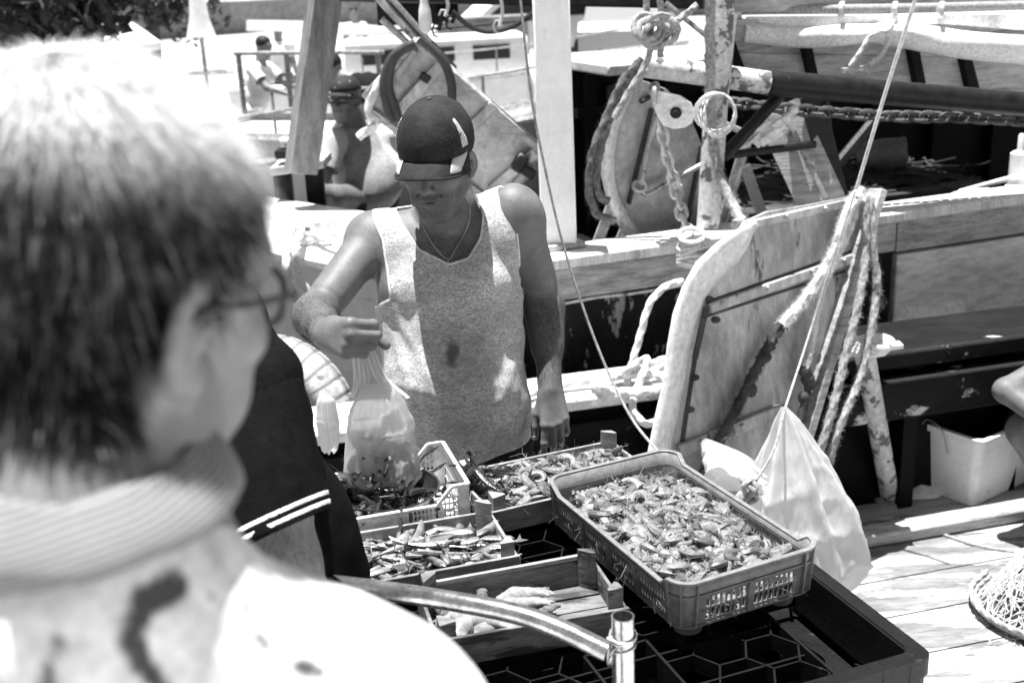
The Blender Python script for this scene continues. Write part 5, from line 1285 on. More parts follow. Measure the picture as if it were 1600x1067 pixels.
for q, sg in ((fR, 1), (fL, -1)):
    e_ = q+Vector((.02*sg, .04, -.29)); w_ = e_+Vector((-.02*sg, .20, .02)); B.rc(q, e_, .058, .045, .03); B.rc(e_, w_, .044, .03, .03); hand(B, frame((0, 1, -.2), (0, 0, 1), tuple(w_)), -sg, [(.4, .5, .3)]*4, .95)
for a in (-1, 1):
    h_ = fc_+fdx*a*.09+Vector((0, 0, -.6)); B.rc(h_, Vector((h_.x, h_.y, .5)), .09, .06, .05); B.rc(Vector((h_.x, h_.y, .5)), Vector((h_.x, h_.y, .1)), .055, .038, .03); B.rc(Vector((h_.x, h_.y, .05)), Vector((h_.x, h_.y+.15, .04)), .036, .03, .02)
V, Fq = B.mesh(.0042); bodyf = mesh_obj('body', V, Fq, m_skinf, fore)
Mi = np.array(MhF.inverted()); L_ = (V@Mi[:3, :3].T+Mi[:3, 3])/fs_
x_, y_, z_ = np.abs(L_[:, 0]), L_[:, 1], L_[:, 2]
line = np.where(y_ > .045, .062+.3*(y_-.045), np.where(y_ > .012, -.01+2.2*(y_-.012), np.where(y_ > -.03, -.012+.0*y_, -.052-.25*(y_+.03)*-1)))
hm = (z_ > line) & (nrm(L_-np.array([0, 0, .03])) < .135) & ~((x_ > .074) & (np.abs(z_-.0) < .034) & (np.abs(y_+.008) < .024))
vcol(bodyf, np.where(hm, .85, 0)*(.8+.2*vnoise(V, 200)))
m_hairf = mat('greying sunlit hair', .006, .7, var=.2, attr='tone', attr2=.95, spec=.08)
def growdir(P, N):
    Lp = (P@Mi[:3, :3].T+Mi[:3, 3])/fs_; R3 = np.array(MhF.to_3x3())
    cr = np.array([0, -.05, .14]); d = Lp-cr; d /= nrm(d)[:, None]+1e-9; d[:, 2] -= .35; return d@R3.T+N*.5
V2, F2 = hairs(V, Fq, hm, 17000, .020, .0008, growdir, 12, 4, .25, .42)
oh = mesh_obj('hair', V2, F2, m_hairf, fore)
hc = V2.reshape(17000, -1, 3)[:, 0]; Lh = (hc@Mi[:3, :3].T+Mi[:3, 3])/fs_; rg = np.random.default_rng(3)
gt = np.clip((Lh[:, 2]-.055+.35*np.clip(-Lh[:, 0]*.6-.0, -.05, .05))/.05, 0, 1)*.95+rg.uniform(-.12, .05, 17000)+(rg.random(17000) < .07)*.4; vcol(oh, np.repeat(np.clip(gt, 0, 1), 10))  # grey hair, whitened further at crown and left to paint in sunlight
# glasses
mb = MB(); q = lambda x, y, z: MhF @ Vector((x*fs_, y*fs_, z*fs_))
for m in (-1, 1):
    mb.tube([q(m*.031+.024*math.cos(a*.4488), .106-.010*abs(math.cos(a*.4488))**2-.006*(m*math.cos(a*.4488) > 0), .010+.017*math.sin(a*.4488)) for a in range(14)], .0024, 6, closed=True)
    mb.tube(bez([q(m*.056, .098, .016), q(m*.074, .05, .015), q(m*.083, .0, .012), q(m*.083, -.02, .0)], 6), .0025, 6)
mb.tube(bez([q(-.009, .108, .014), q(0, .112, .017), q(.009, .108, .014)], 4), .002, 6)
gl = mb.build('glasses', m_rubber, fore)
# shirt: collar band and printed body
B = Body(); B.rc(neck+Vector((0, -.012, -.020)), fR, .075, .070, .05); B.rc(neck+Vector((0, -.012, -.020)), fL, .075, .070, .05)
for z, r in ((-.16, .185), (-.36, .18), (-.58, .185)): B.ell(fc_+Vector((0, 0, z)), (r, .135, .18), Rf, .05)
for q_, sg in ((fR, 1), (fL, -1)): B.rc(q_, q_+Vector((.02*sg, .03, -.20)), .072, .068, .03)
v, f = B.mesh(.005); w = .004*vnoise(v, 14)+.003*vnoise(v, 33); v = v+w[:, None]*np.array([0.3, -.5, .8])
g = np.minimum(1.548-v[:, 2], v[:, 2]-(fc_.z-.72))
for q_, sg in ((fR, 1), (fL, -1)):
    e = np.array(tuple(q_+Vector((.02*sg, .03, -.2)))); g = np.minimum(g, np.where(np.abs((v-e)@np.array(tuple(fdx))) < .09, (v-e)[:, 2], 9)) if sg < 0 else np.minimum(g, np.where(nrm((v-e)*np.array([1, 1, .5])) < .1, (v-e)[:, 2], 9))
v1, f1 = clip_mesh(v, f, lambda q: g)
m_print = mat('white printed shirt', .8, .85, var=.05, attr='tone', attr2=.02, bump=.3, bscale=300)
sh_ = mesh_obj('shirt', v1, f1, m_print, fore); solid(sh_, .002, 0)
X1, Y1 = pxv(v1); tn = np.zeros(len(v1)); wob = 10*vnoise(v1, 45)
for pl, wd_ in (([(268, 915), (222, 940), (205, 985), (225, 1040), (262, 1090)], 24), ([(0, 918), (30, 905), (80, 897)], 9), ([(-200, 960), (-60, 1040), (30, 1120)], 16), ([(330, 935), (395, 950)], 11), ([(385, 985), (412, 1005)], 12), ([(470, 1040), (500, 1052)], 14), ([(560, 1090), (600, 1110)], 12), ([(300, 1090), (370, 1130)], 15), ([(90, 1000), (60, 1100)], 10)):
    tn = np.maximum(tn, np.clip((wd_+wob-polyline_d(X1, Y1, pl))/5, 0, 1))
rr_ = vnoise(v1, 23)
tn = np.where(v1[:, 1] > neck.y+.05, (rr_ > .45)*1.0, tn); vcol(sh_, tn*.95)
# stand collar: striped band wrapping the neck
m_stripe = mat('striped collar cloth', .30, .85, wave=(110, .8, 'Z', .13, .35, .65), bump=.3)
CCn = Vector((-.256, .572, 1.515))
def col(u, v_, o=0.0):
    a = 2*math.pi*u; bul = .010*math.sin(math.pi*min(1, v_*1.1)); r1 = .084+bul-.008*v_+o; r2 = .090+bul-.008*v_+o
    return CCn+Vector((r1*math.sin(a), -r2*math.cos(a), .048*v_-.030*math.sin(a)-.006*math.cos(2*a)+.0015*math.sin(9*a)))
mb = MB(); mb.grid(lambda u, v_: col(u, v_), 73, 12); solid(mb.build('collar', m_stripe, sh_), .004, 0)
mb = MB(); mb.grid(lambda u, v_: col(.02+.96*u, 1-.62*v_, .002+.010*v_**.6), 64, 8); solid(mb.build('collar_fold', m_stripe, sh_), .003, 0)
Bt = Body()
for a in (-1, 1): h_ = fc_+fdx*a*.09; Bt.rc(Vector((h_.x, h_.y, .82)), Vector((h_.x, h_.y, .1)), .11, .075, .04)
v, f = Bt.mesh(.01); v1, f1 = clip_mesh(v, f, lambda q: q[:, 2]-.08); mesh_obj('trousers', v1, f1, m_polo, fore)
# ------------------------------------------------------------------ seated old man
def simple_person(name, label, hc, fwd, joints, mats_, res=.008, s=1.0, loc=None, hairm=True, group=None, sit=False, extra=None):
    """joints: neck, shR, shL, elR, elL, wrR, wrL, hipR, hipL, knR, knL, anR, anL"""
    t = thing(name, label, 'person', loc, 0, group); j = {k: Vector(v) for k, v in joints.items()}; B = Body(); Mx = frame(fwd, (0, 0, 1), tuple(hc)); head(B, Mx, s, neck_to=j['neck'])
    d = (j['shL']-j['shR']).normalized(); sm = (j['shL']+j['shR'])/2; hm_ = (j['hipR']+j['hipL'])/2; up = (sm-hm_).normalized(); fr_ = up.cross(d)*1; 
    if fr_.dot(Vector(fwd)) < 0: fr_ = -fr_
    R = Matrix((d, fr_, up)).transposed(); b = extra.get('belly', .02) if extra else .02
    def tor(B, k=0):
        B.ell(sm-up*.13*s, ((.165+k)*s, (.115+k)*s, .16*s), R, .05*s); B.ell(sm.lerp(hm_, .62)+fr_*b*s, ((.155+k)*s, (.12+k+b*.6)*s, .17*s), R, .06*s); B.ell(hm_, ((.165+k)*s, (.13+k)*s, .12*s), R, .06*s)
        for q, a in (('shR', -1), ('shL', 1)): B.rc(j['neck']-up*.02, j[q]-d*a*.02, (.052+k)*s, (.054+k)*s, .04*s)
    tor(B)
    for q in 'RL':
        B.rc(j['sh'+q], j['el'+q], .052*s, .043*s, .03*s); B.rc(j['el'+q], j['wr'+q], .043*s, .028*s, .02*s)
        B.rc(j['hip'+q], j['kn'+q], .085*s, .060*s, .05*s); B.rc(j['kn'+q], j['an'+q], .056*s, .037*s, .03*s); a = j['an'+q]; f0 = Vector((fwd[0], fwd[1], 0)).normalized(); B.rc(a+Vector((0, 0, -.035*s)), a+f0*.14*s+Vector((0, 0, -.045*s)), .034*s, .026*s, .02*s)
        y_ = (j['wr'+q]-j['el'+q]).normalized(); Mw = frame(y_, (0, .2, 1), tuple(j['wr'+q])); hand(B, Mw, -1 if q == 'R' else 1, [(.5, .6, .4)]*4, s*.97)
    V, Fq = B.mesh(res); o = mesh_obj('body', V, Fq, mats_.get('skin', m_skin), t); vcol(o, np.zeros(len(V)))
    if 'top' in mats_:
        B = Body(); tor(B, .012)
        sl = extra.get('sleeve', .7) if extra else .7
        for q in 'RL': B.rc(j['sh'+q], j['sh'+q].lerp(j['el'+q], sl), .072*s, .076*s, .03*s)
        v, f = B.mesh(res*1.1); v = v+(.005*s*vnoise(v, 16/s))[:, None]*np.array([.5, -.8, .2]); g = nrm(v-np.array(tuple(j['neck']+up*.045*s)))-.060*s
        hemz = extra.get('hem', 0) if extra else 0; g = np.minimum(g, (v-np.array(tuple(hm_)))@np.array(tuple(up))-hemz)
        for q in 'RL':
            a = np.array(tuple(j['sh'+q].lerp(j['el'+q], sl))); n_ = np.array(tuple((j['el'+q]-j['sh'+q]).normalized())); near = nrm(v-a) < .1*s; g = np.minimum(g, np.where(near, -((v-a)@n_), 9))
        v1, f1 = clip_mesh(v, f, lambda q: g); sh = mesh_obj('shirt', v1, f1, mats_['top'], t); solid(sh, .003, 0)
        if extra and extra.get('raglan'): 
            l = v1-np.array(tuple(sm)); vcol(sh, ((np.abs(l@np.array(tuple(d))) > .115) & (l@np.array(tuple(up)) > -.5))*np.where(np.minimum(*[np.abs((v1-np.array(tuple(j['sh'+q].lerp(j['el'+q], sl))))@np.array(tuple((j['el'+q]-j['sh'+q]).normalized())))+9*(nrm(v1-np.array(tuple(j['sh'+q].lerp(j['el'+q], sl)))) > .1*s) for q in 'RL']) < .014, 0, 1.0))
    if 'legs' in mats_:
        B = Body(); B.ell(hm_, (.178*s, .142*s, .125*s), R, .05*s); e = extra.get('shorts', .75) if extra else .75
        for q in 'RL':
            B.rc(j['hip'+q], j['kn'+q], .100*s, .082*s, .04*s)
            if e > 1: B.rc(j['kn'+q], j['an'+q], .075*s, .06*s, .04*s)
        v, f = B.mesh(res*1.1); g = np.full(len(v), 9.0)
        for q in 'RL':
            if e > 1: a, n_ = j['kn'+q].lerp(j['an'+q], e-1), (j['an'+q]-j['kn'+q]).normalized()
            else: a, n_ = j['hip'+q].lerp(j['kn'+q], e), (j['kn'+q]-j['hip'+q]).normalized()
            a = np.array(tuple(a)); n_ = np.array(tuple(n_)); g = np.minimum(g, np.where(nrm(v-a) < .2*s, -((v-a)@n_), 9))
        g = np.minimum(g, .1*s-(v-np.array(tuple(hm_)))@np.array(tuple(up))); v1, f1 = clip_mesh(v, f, lambda q: g); solid(mesh_obj('shorts' if e <= 1 else 'trousers', v1, f1, mats_['legs'], t), .003, 0)
    if hairm:
        mb = MB(); mb.sphere(Mx @ Vector((0, -.018*s, .062*s)), (.083*s, .096*s, .084*s), 18, 12, Mx.to_3x3()); mb.build('hair', m_hair, t)
    return t, Mx, o, V
m_olds = mat('grey raglan shirt', .24, .85, var=.15, attr='tone', attr2=.44, bump=.4)
J = dict(neck=W(556, 200, 7.3), shR=W(522, 222, 7.15), shL=W(588, 222, 7.38), elR=W(506, 272, 7.05), elL=W(572, 285, 7.2), wrR=W(490, 306, 6.95), wrL=W(512, 312, 6.95), hipR=W(562, 316, 7.25), hipL=W(596, 316, 7.45),
         knR=W(498, 305, 6.8), knL=W(526, 308, 6.9), anR=W(505, 402, 7.0), anL=W(540, 404, 7.05))
old, MO, ob, OV = simple_person('person', 'seated old man in glasses, dark cap, raglan shirt and black shorts near the timber pole', W(541, 158, 7.22), (-.42, -.85, -.02), J, dict(skin=m_skin, top=m_olds, legs=mat('black cloth')), .0065, 1.08, tuple(W(560, 400, 7.2)), False, extra=dict(belly=.10, hem=.16, raglan=True, shorts=.72, sleeve=.85))
mb = MB(); R3 = MO.to_3x3()
def oc(u, v_):
    a = u*2*math.pi; e = v_*math.pi/2; return MO @ Vector((.092*math.cos(e)*math.cos(a), -.004+.112*math.cos(e)*math.sin(a), .068+.085*math.sin(e)))
mb.grid(lambda u, v_: oc(u, v_), 33, 10); mb.grid(lambda u, v_: MO @ Vector((.088*math.cos(math.radians(15+150*u))*1.0, .0+(.102+.06*v_)*math.sin(math.radians(15+150*u))**.8, .066-.012*v_-.02*(math.cos(math.radians(15+150*u)))**2)), 20, 6)
m_capp = mat('patterned dark cap cloth', .012, .8, base2=.30, patch=.2, pscale=26)
o = mb.build('cap', m_capp, old); solid(o, .003, 0)
mb = MB()
for m in (-1, 1):
    c0 = [MO @ Vector((m*.036+x_, .112-.016*abs(m*.036+x_)/.06, .014+z_)) for x_, z_ in ((-.026, -.016), (.026, -.016), (.028, .016), (-.028, .016))]; mb.tube(c0, .0042, 6, closed=True)
    mb.tube([MO @ Vector((m*.064, .096, .024)), MO @ Vector((m*.088, -.01, .018))], .004, 6)
mb.tube([MO @ Vector((-.01, .114, .02)), MO @ Vector((.01, .114, .02))], .003, 6); mb.build('glasses', m_rubber, old)
# ------------------------------------------------------------------ crouching person at the right edge
kn = W(1590, 640, 3.75)
J = dict(neck=W(1730, 480, 4.0), shR=W(1700, 540, 3.95), shL=W(1810, 530, 4.1), elR=W(1572, 610, 3.8), elL=W(1740, 640, 3.8), wrR=W(1690, 700, 3.55), wrL=W(1740, 720, 3.6), hipR=W(1790, 760, 4.2), hipL=W(1830, 740, 4.35), knR=W(1600, 672, 3.8), knL=W(1700, 700, 3.75), anR=W(1660, 880, 3.75), anL=W(1740, 880, 3.75))
J['anR'].z = J['anL'].z = -.24
simple_person('person', 'bare armed person in black shorts crouching at the right edge beside the fish bin', W(1700, 430, 3.85), (-.8, -.5, -.4), J, dict(skin=m_skin, top=mat('black cloth'), legs=mat('black cloth')), .008, 1.0, (J['anR'].x, J['anR'].y, -.3), True, extra=dict(sleeve=.25, shorts=.9))
# ------------------------------------------------------------------ people on the far shore
def stand(px, py, Y, h, fwd, top, legs, label, lean=0, zb=None, arms=None, group=None, shorts=.8):
    """standing figure whose head is seen at the pixel; h = height in metres"""
    hc = W(px, py, Y); s = h/1.75; f0 = Vector(fwd).normalized(); r_ = Vector((f0.y, -f0.x, 0)); up = Vector((0, 0, 1)); l = f0*math.sin(lean)+up*math.cos(lean)
    nk = hc-l*.19*s-f0*.02; sm = nk-l*.05*s; hip = sm-l*.50*s
    J = dict(neck=nk, shR=sm+r_*.18*s, shL=sm-r_*.18*s, hipR=hip+r_*.09*s, hipL=hip-r_*.09*s)
    for q, m in (('R', 1), ('L', -1)):
        d = arms or 0; J['el'+q] = J['sh'+q]+(f0*math.sin(d)-up*math.cos(d))*.28*s+r_*m*.04; J['wr'+q] = J['el'+q]+(f0*math.sin(d+.5)-up*math.cos(d+.5))*.25*s
        J['kn'+q] = J['hip'+q]+f0*.05*(1 if q == 'R' else -.5)*s-up*.42*s; J['an'+q] = J['kn'+q]-f0*.04*s-up*.40*s
    return simple_person('person', label, tuple(hc), tuple(f0*math.cos(.3)-up*.3), J, dict(skin=m_skinl, top=top, legs=legs), .016, s, (hip.x, hip.y, hip.z-.9*s), True, group, extra=dict(shorts=shorts, sleeve=.6))
m_wt = mat('white cotton', .85, .9, spec=.1); m_bk = mat('black cloth')
stand(412, 76, 13.5, 1.7, (1, -.35, 0), m_wt, m_wt, 'young man in white shirt bending over a rail left of the timber pole', lean=.25, arms=.8, shorts=1.8)
stand(434, 47, 19, 1.75, (.2, 1, 0), m_wt, m_bk, 'person in white top and black shorts standing on the sand left of the timber pole')
stand(553, 22, 24, 1.75, (.1, -1, 0), m_wt, mat('dark trousers', .05, .9), 'person in white top and dark trousers standing on the sand right of the timber pole', shorts=1.85)
stand(488, 26, 26, 1.7, (.8, -1, 0), m_wt, m_wt, 'person in pale clothes half hidden behind the slanted timber pole', shorts=1.8)
stand(517, 112, 9.0, 1.7, (-1, .3, 0), m_bk, m_bk, 'person in black bending low behind the seated old man', lean=1.15, arms=.3, shorts=1.8)
# ================================================================== ROPES AND GEAR
def single(name, mb, m, label, cat, group=None, smooth=True, kind=None):
    return tag(mb.build(name, m, smooth=smooth), label, cat, group, kind)
op = lambda x, y, off=.05: onplane(x, y, P0-Nn*off, Nn)
mb = MB(); mb.rope(bez([op(1346, 296, .07), op(1325, 330, .09), op(1300, 400, .08), op(1262, 462, .06), op(1222, 508, .05)], 10), .017, fuzz=.10, fib=4500); single('rope', mb, m_rope, 'thick pale frayed rope running down the upper half of the large trawl door', 'rope')
mb = MB(); mb.rope(bez([op(1222, 508, .045), op(1190, 560, .04), op(1160, 620, .04), op(1120, 700, .045), op(1090, 760, .05), op(1070, 850, .06)], 10), .016, fuzz=.16, fib=4000)
for q in ((1150, 640), (1175, 610), (1120, 705), (1195, 560)): mb.sphere(op(*q, .04), (.019, .016, .026), 7, 5, Matrix.Rotation(q[0], 3, 'Y'))
single('rope', mb, m_seam, 'blackened weedy rope crossing the lower half of the large trawl door', 'rope')
mb = MB(); mb.rope(bez([op(1350, 302, .05), op(1318, 380, .07), op(1282, 460, .06), op(1268, 540, .05), op(1258, 575, .05)], 10), .012, fuzz=.1, fib=2500); single('rope', mb, m_rope, 'thinner pale rope ending in a dark knot on the trawl door', 'rope')
mb = MB(); mb.rope(bez([op(1258, 575, .05), op(1262, 610, .05), op(1250, 660, .05), op(1240, 720, .05)], 10), .014, fuzz=.15)
for q in ((1258, 580), (1266, 600), (1256, 622), (1262, 592)): mb.sphere(op(*q, .05), (.022, .018, .026), 7, 5, Matrix.Rotation(q[1], 3, 'Y'))
single('rope', mb, m_seam, 'dark knotted rope end hanging low on the right of the trawl door', 'rope')
m_ropeg = mat('grey worn rope', .34, .95, var=.35, vscale=80, bump=.6, bscale=250)
mb = MB(); mb.rope(bez([op(1352, 318, .08), op(1352, 400, .10), op(1342, 470, .12), op(1320, 560, .13), op(1298, 650, .14), op(1272, 735, .12), op(1262, 780, .1)], 10), .0135, fuzz=.06, fib=1800); single('rope', mb, m_ropeg, 'grey laid rope hanging just right of the trawl door edge', 'rope')
mb = MB(); mb.rope(bez([op(1360, 312, .07), op(1364, 390, .09), op(1370, 440, .1), op(1362, 510, .12), op(1345, 585, .13), op(1312, 665, .15), op(1290, 740, .12)], 10), .0135, fuzz=.06, fib=1800); single('rope', mb, m_ropeg, 'rightmost grey laid rope hanging beside the flaking pipe', 'rope')
mb = MB(); mb.tube(bez([W(1440, -30, 3.7), W(1385, 140, 3.78), op(1338, 296, .10)], 8), .0065, 8); single('line', mb, m_rope, 'thin taut white line running up from the trawl door top to the frame edge', 'rope')
mb = MB(); mb.tube(bez([op(1336, 300, .12), op(1300, 410, .12), op(1262, 530, .14), W(1226, 640, 3.22)], 8), .004, 6); mb.tube(bez([W(1226, 640, 3.22), W(1210, 700, 3.12), W(1185, 745, 3.05), W(1172, 765, 3.04)], 8), .0045, 6)
kc = W(1170, 770, 3.03)
P = [kc+Vector((.022*math.sin(k*1.9), .012*math.cos(k*2.3), .04*math.cos(k*1.1))) for k in range(14)]; mb.tube(bez(P, 6), .0075, 8); single('cord', mb, m_ropeg, 'thin cord with a bunched knot hanging in front of the big white bag', 'cord')
mb = MB(); mb.tube(bez([W(811, -20, 3.3), W(830, 150, 3.3), W(853, 270, 3.3), W(885, 400, 3.28), W(935, 545, 3.22), W(985, 650, 3.1), W(1035, 712, 2.9), W(1060, 735, 2.8)], 10), .0042, 6)
single('wire', mb, m_ropeg, 'slack dark wire falling past the white post to the grey crate', 'wire')
gz0 = .36
mb = MB()
mb.rope(bez([Z(800, 622, .38), Z(880, 602, .375), Z(950, 590, .385), Z(1000, 575, .40), Z(1040, 560, .38)], 10), .013); single('rope', mb, m_rope, 'pale rope lying straight along the white gunwale behind the vendor arm', 'rope')
mb = MB()
Pts = [W(1066, 440, 3.95), W(1040, 448, 3.9), W(1015, 475, 3.85), W(1000, 525, 3.82), W(985, 575, 3.8), W(972, 612, 3.8)]
for k in range(3):
    for a in range(9): c = Z(995, 598, .375+.014*k); Pts.append(c+Vector(((.15-.02*k)*math.cos(a*.698+2.6), (.075+.01*k)*math.sin(a*.698+2.6), .004*math.sin(a*2))))
Pts += [W(1012, 560, 3.75), W(990, 620, 3.66), W(992, 645, 3.62), W(1010, 662, 3.6), W(1035, 655, 3.62)]
mb.rope(bez(Pts, 6), .0125); single('rope_coil', mb, m_rope, 'pale rope looping down and coiled on the gunwale left of the trawl door', 'rope')
# gantry ropes, chain, block
gy_ = 4.45
mb = MB(); mb.rope(bez([W(1110, -20, gy_), W(1109, 80, gy_), W(1112, 200, gy_), W(1122, 262, gy_-.03), W(1142, 315, gy_-.1), W(1158, 345, gy_-.2), W(1150, 352, 4.1)], 10), .018, fuzz=.09, fib=2500); single('rope', mb, m_ropeg, 'thick hairy rope hanging in front of the steel gantry pipe', 'rope')
mb = MB(); mb.chain([W(1032, 185, 4.5), W(1040, 235, 4.5), W(1055, 290, 4.5), W(1068, 345, 4.42), W(1076, 368, 4.36)], .062, .042, .0085); single('chain', mb, mat('bright galvanised chain', .62, .45, .2, var=.2), 'bright galvanised chain hanging below the pulley block', 'chain')
mb = MB(); c = W(1080, 380, 4.3)
for k in range(5): mb.tube([c+Vector((.05*math.cos(a*.6283), .035*math.sin(a*.6283), .02*math.sin(a*.6283+k)-.03*k+.03)) for a in range(10)], .009, 6, closed=True)
single('cord', mb, m_rope, 'pale cord lashed round the trawler rail under the chain', 'cord')
N4 = Vector((.15, 1, .15)).normalized(); B0 = W(1050, 175, 4.42)
blk = thing('pulley_block', 'pear shaped steel pulley block hanging beneath the gantry pipe', 'pulley', tuple(B0))
for off in (0, .05):
    mb = board([(1018, 150), (1030, 143), (1062, 150), (1080, 162), (1086, 175), (1082, 192), (1070, 200), (1052, 202), (1036, 196), (1028, 184), (1020, 164)], B0+N4*off, N4, .008); mb.build('cheek_plate', m_gunw, blk, smooth=False)
c = onplane(1056, 176, B0, N4); mb = MB(); mb.cyl(c+N4*.01, c+N4*.05, .055, 24); mb.build('sheave', m_rubber, blk)
mb = MB(); mb.cyl(c-N4*.03, c+N4*.07, .013, 14); mb.cyl(c-N4*.010, c-N4*.002, .022, 14); mb.build('pin', m_dark, blk)
mb = MB(); mb.chain([W(1020, 128, 4.5), W(1024, 150, 4.45)], .05, .035, .008); mb.link(onplane(1022, 150, B0, N4), (0, 0, 1), (0, 1, 0), .06, .04, .009); mb.build('shackle', m_steel, blk)
mb = MB()
for pts in ([(1004, 92), (972, 130), (945, 190), (926, 240), (921, 300), (934, 335), (962, 345)], [(1000, 98), (965, 160), (944, 210), (932, 270), (936, 305), (952, 315)]): mb.rope(bez([W(*q, 4.55) for q in pts], 8), .016, fuzz=.06, fib=1200)
single('rope', mb, m_roped, 'doubled brown rope looping down left of the round-backed door', 'rope')
mb = MB()
for pts in ([(1012, -20), (1010, 30), (1018, 70), (1004, 110), (985, 140), (962, 180)], [(1008, 110), (985, 145), (960, 185)], [(1030, -20), (1034, 40), (1032, 90)], [(1020, 60), (1062, 30), (1090, 8)]): mb.rope(bez([W(*q, 4.5) for q in pts], 8), .0125)
for k in range(5):
    c = W(1010+7*k, 42+7*(k % 3), 4.46); mb.tube([c+Vector((.05*math.cos(a*.5236), .03*math.sin(a*.5236+k), .045*math.sin(a*.5236))) for a in range(12)], .012, 8, closed=True)
single('rope', mb, m_ropeg, 'bunch of knotted ropes made fast above the horizontal gantry pipe', 'rope')
mb = MB()
for k in range(5):
    c = W(1116+2*k, 174+2*k, 4.42); mb.tube([c+Vector(((.078-.004*k)*math.cos(a*.3927), .02*math.sin(a*.3927*2+k), (.072+.003*k)*math.sin(a*.3927))) for a in range(16)], .0035, 6, closed=True)
single('wire_coil', mb, m_gunw, 'small coil of thin white line hung on the gantry pipe', 'wire coil')
mb = MB(); mb.chain([W(1140, 160, 4.85), W(1240, 172, 4.9), W(1380, 182, 4.95), W(1500, 184, 5.0), W(1640, 192, 5.05)], .062, .044, .010); single('chain', mb, mat('rusty chain', .09, .7, .2, var=.5), 'rusty chain sagging along under the dark boom', 'chain')
# ------------------------------------------------------------------ wooden boat at the upper right with furled awning
wb = thing('wooden_boat', 'bare timber boat side with dark frames and furled white awning above the trawler boom', 'boat', tuple(W(1400, 140, 5.9)))
N5 = Vector((-.30, 1, .10)).normalized(); W0 = W(1400, 100, 5.75)
m_bare = mat('bare sun bleached planks', .45, .8, var=.3, vscale=9, stretch=(.3, 1, 3), base2=.2, patch=.2, pscale=5, bump=1, bscale=40)
for o_ in ([(1134, 30), (1760, 40), (1760, 95), (1150, 82)], [(1150, 83), (1760, 96), (1760, 158), (1540, 141), (1300, 124), (1166, 113)]):
    mb = board(o_, W0, N5, .05); mb.build('plank_side', m_bare, wb, smooth=False)
mb = board([(1120, -60), (1760, -80), (1760, 6), (1130, 20)], W0-N5*.05, N5, .05); mb.build('top_strake', m_bare, wb, smooth=False)
for pl in ([(1254, 60), (1266, 60), (1280, 124), (1268, 122)], [(1420, 60), (1434, 62), (1448, 137), (1434, 135)], [(1500, 70), (1514, 72), (1532, 142), (1516, 141)]):
    mb = board(pl, W0-N5*.05, N5, .05); mb.build('frame', m_black, wb, smooth=False)
mb = board([(1130, 26), (1136, 30), (1168, 118), (1150, 112)], W0-N5*.03, N5, .12); mb.build('transom', m_black, wb, smooth=False)
mb = MB(); mb.beam(W(1130, 124, 5.95), W(1760, 165, 6.4), .35, .04); mb.build('bottom_board', m_black, wb, smooth=False)
mb = MB(); mb.tube(bez([W(1118, 20, 5.5), W(1180, 16, 5.5), W(1400, 14, 5.55), W(1700, 6, 5.7)], 6), .022, 12); mb.build('awning_pole', m_ropeg, wb)
P = bez([W(1163, 52, 5.50), W(1250, 58, 5.5), W(1330, 55, 5.5), W(1390, 52, 5.5), W(1450, 62, 5.5), W(1520, 72, 5.52), W(1700, 84, 5.6)], 10); n = len(P)
Pn = np.array([tuple(p) for p in P]); T, N, B_ = frames(Pn); rr = np.interp(np.arange(n)/n, [0, .3, .42, .5, 1], [.046, .05, .04, .056, .068]); V = []
for i in range(n):
    for k in range(24):
        a = 2*math.pi*k/24; r = rr[i]*(1+.05*math.sin(3*a+i*.3)+.03*math.sin(7*a+i*.11)); V.append(Pn[i]+r*(math.cos(a)*N[i]+math.sin(a)*B_[i]))
mb = MB(); mb.add(V, [(i*24+k, i*24+(k+1) % 24, (i+1)*24+(k+1) % 24, (i+1)*24+k) for i in range(n-1) for k in range(24)]+[tuple(range(24))[::-1]])
mb.grid(lambda u, v_: W(1165+540*u, 26+6*math.sin(u*9)*v_+20*v_-4*u, 5.50+.05*u+.02*math.sin(u*22)*v_), 50, 8); mb.build('awning', m_cloth, wb)
mb = MB()
for x in (1152, 1312, 1395, 1468): 
    c = W(x, 16, 5.5)
    mb = MB()
    for k in range(3): mb.tube([c+Vector((.006*k+.008*math.sin(a), .03*math.cos(a*.6283), .034*math.sin(a*.6283))) for a in range(10)], .006, 6, closed=True)
    mb.build('lashing', m_rope, wb)
mb = MB()
mb.rope(bez([W(1395, 22, 5.44), W(1392, 45, 5.42), W(1362, 55, 5.42), W(1345, 80, 5.42), W(1328, 104, 5.42)], 6), .010, fuzz=.05); mb.rope(bez([W(1388, 48, 5.42), W(1384, 75, 5.42), W(1372, 92, 5.42), W(1358, 101, 5.42)], 6), .010, fuzz=.05)
for q in ((1326, 107), (1355, 103)):
    for k in range(14): a = W(*q, 5.42); mb.tube([a, a+Vector((random.uniform(-.035, .02), random.uniform(-.02, .02), random.uniform(-.035, .005)))], .002, 4)
mb.build('lashing', m_rope, wb)
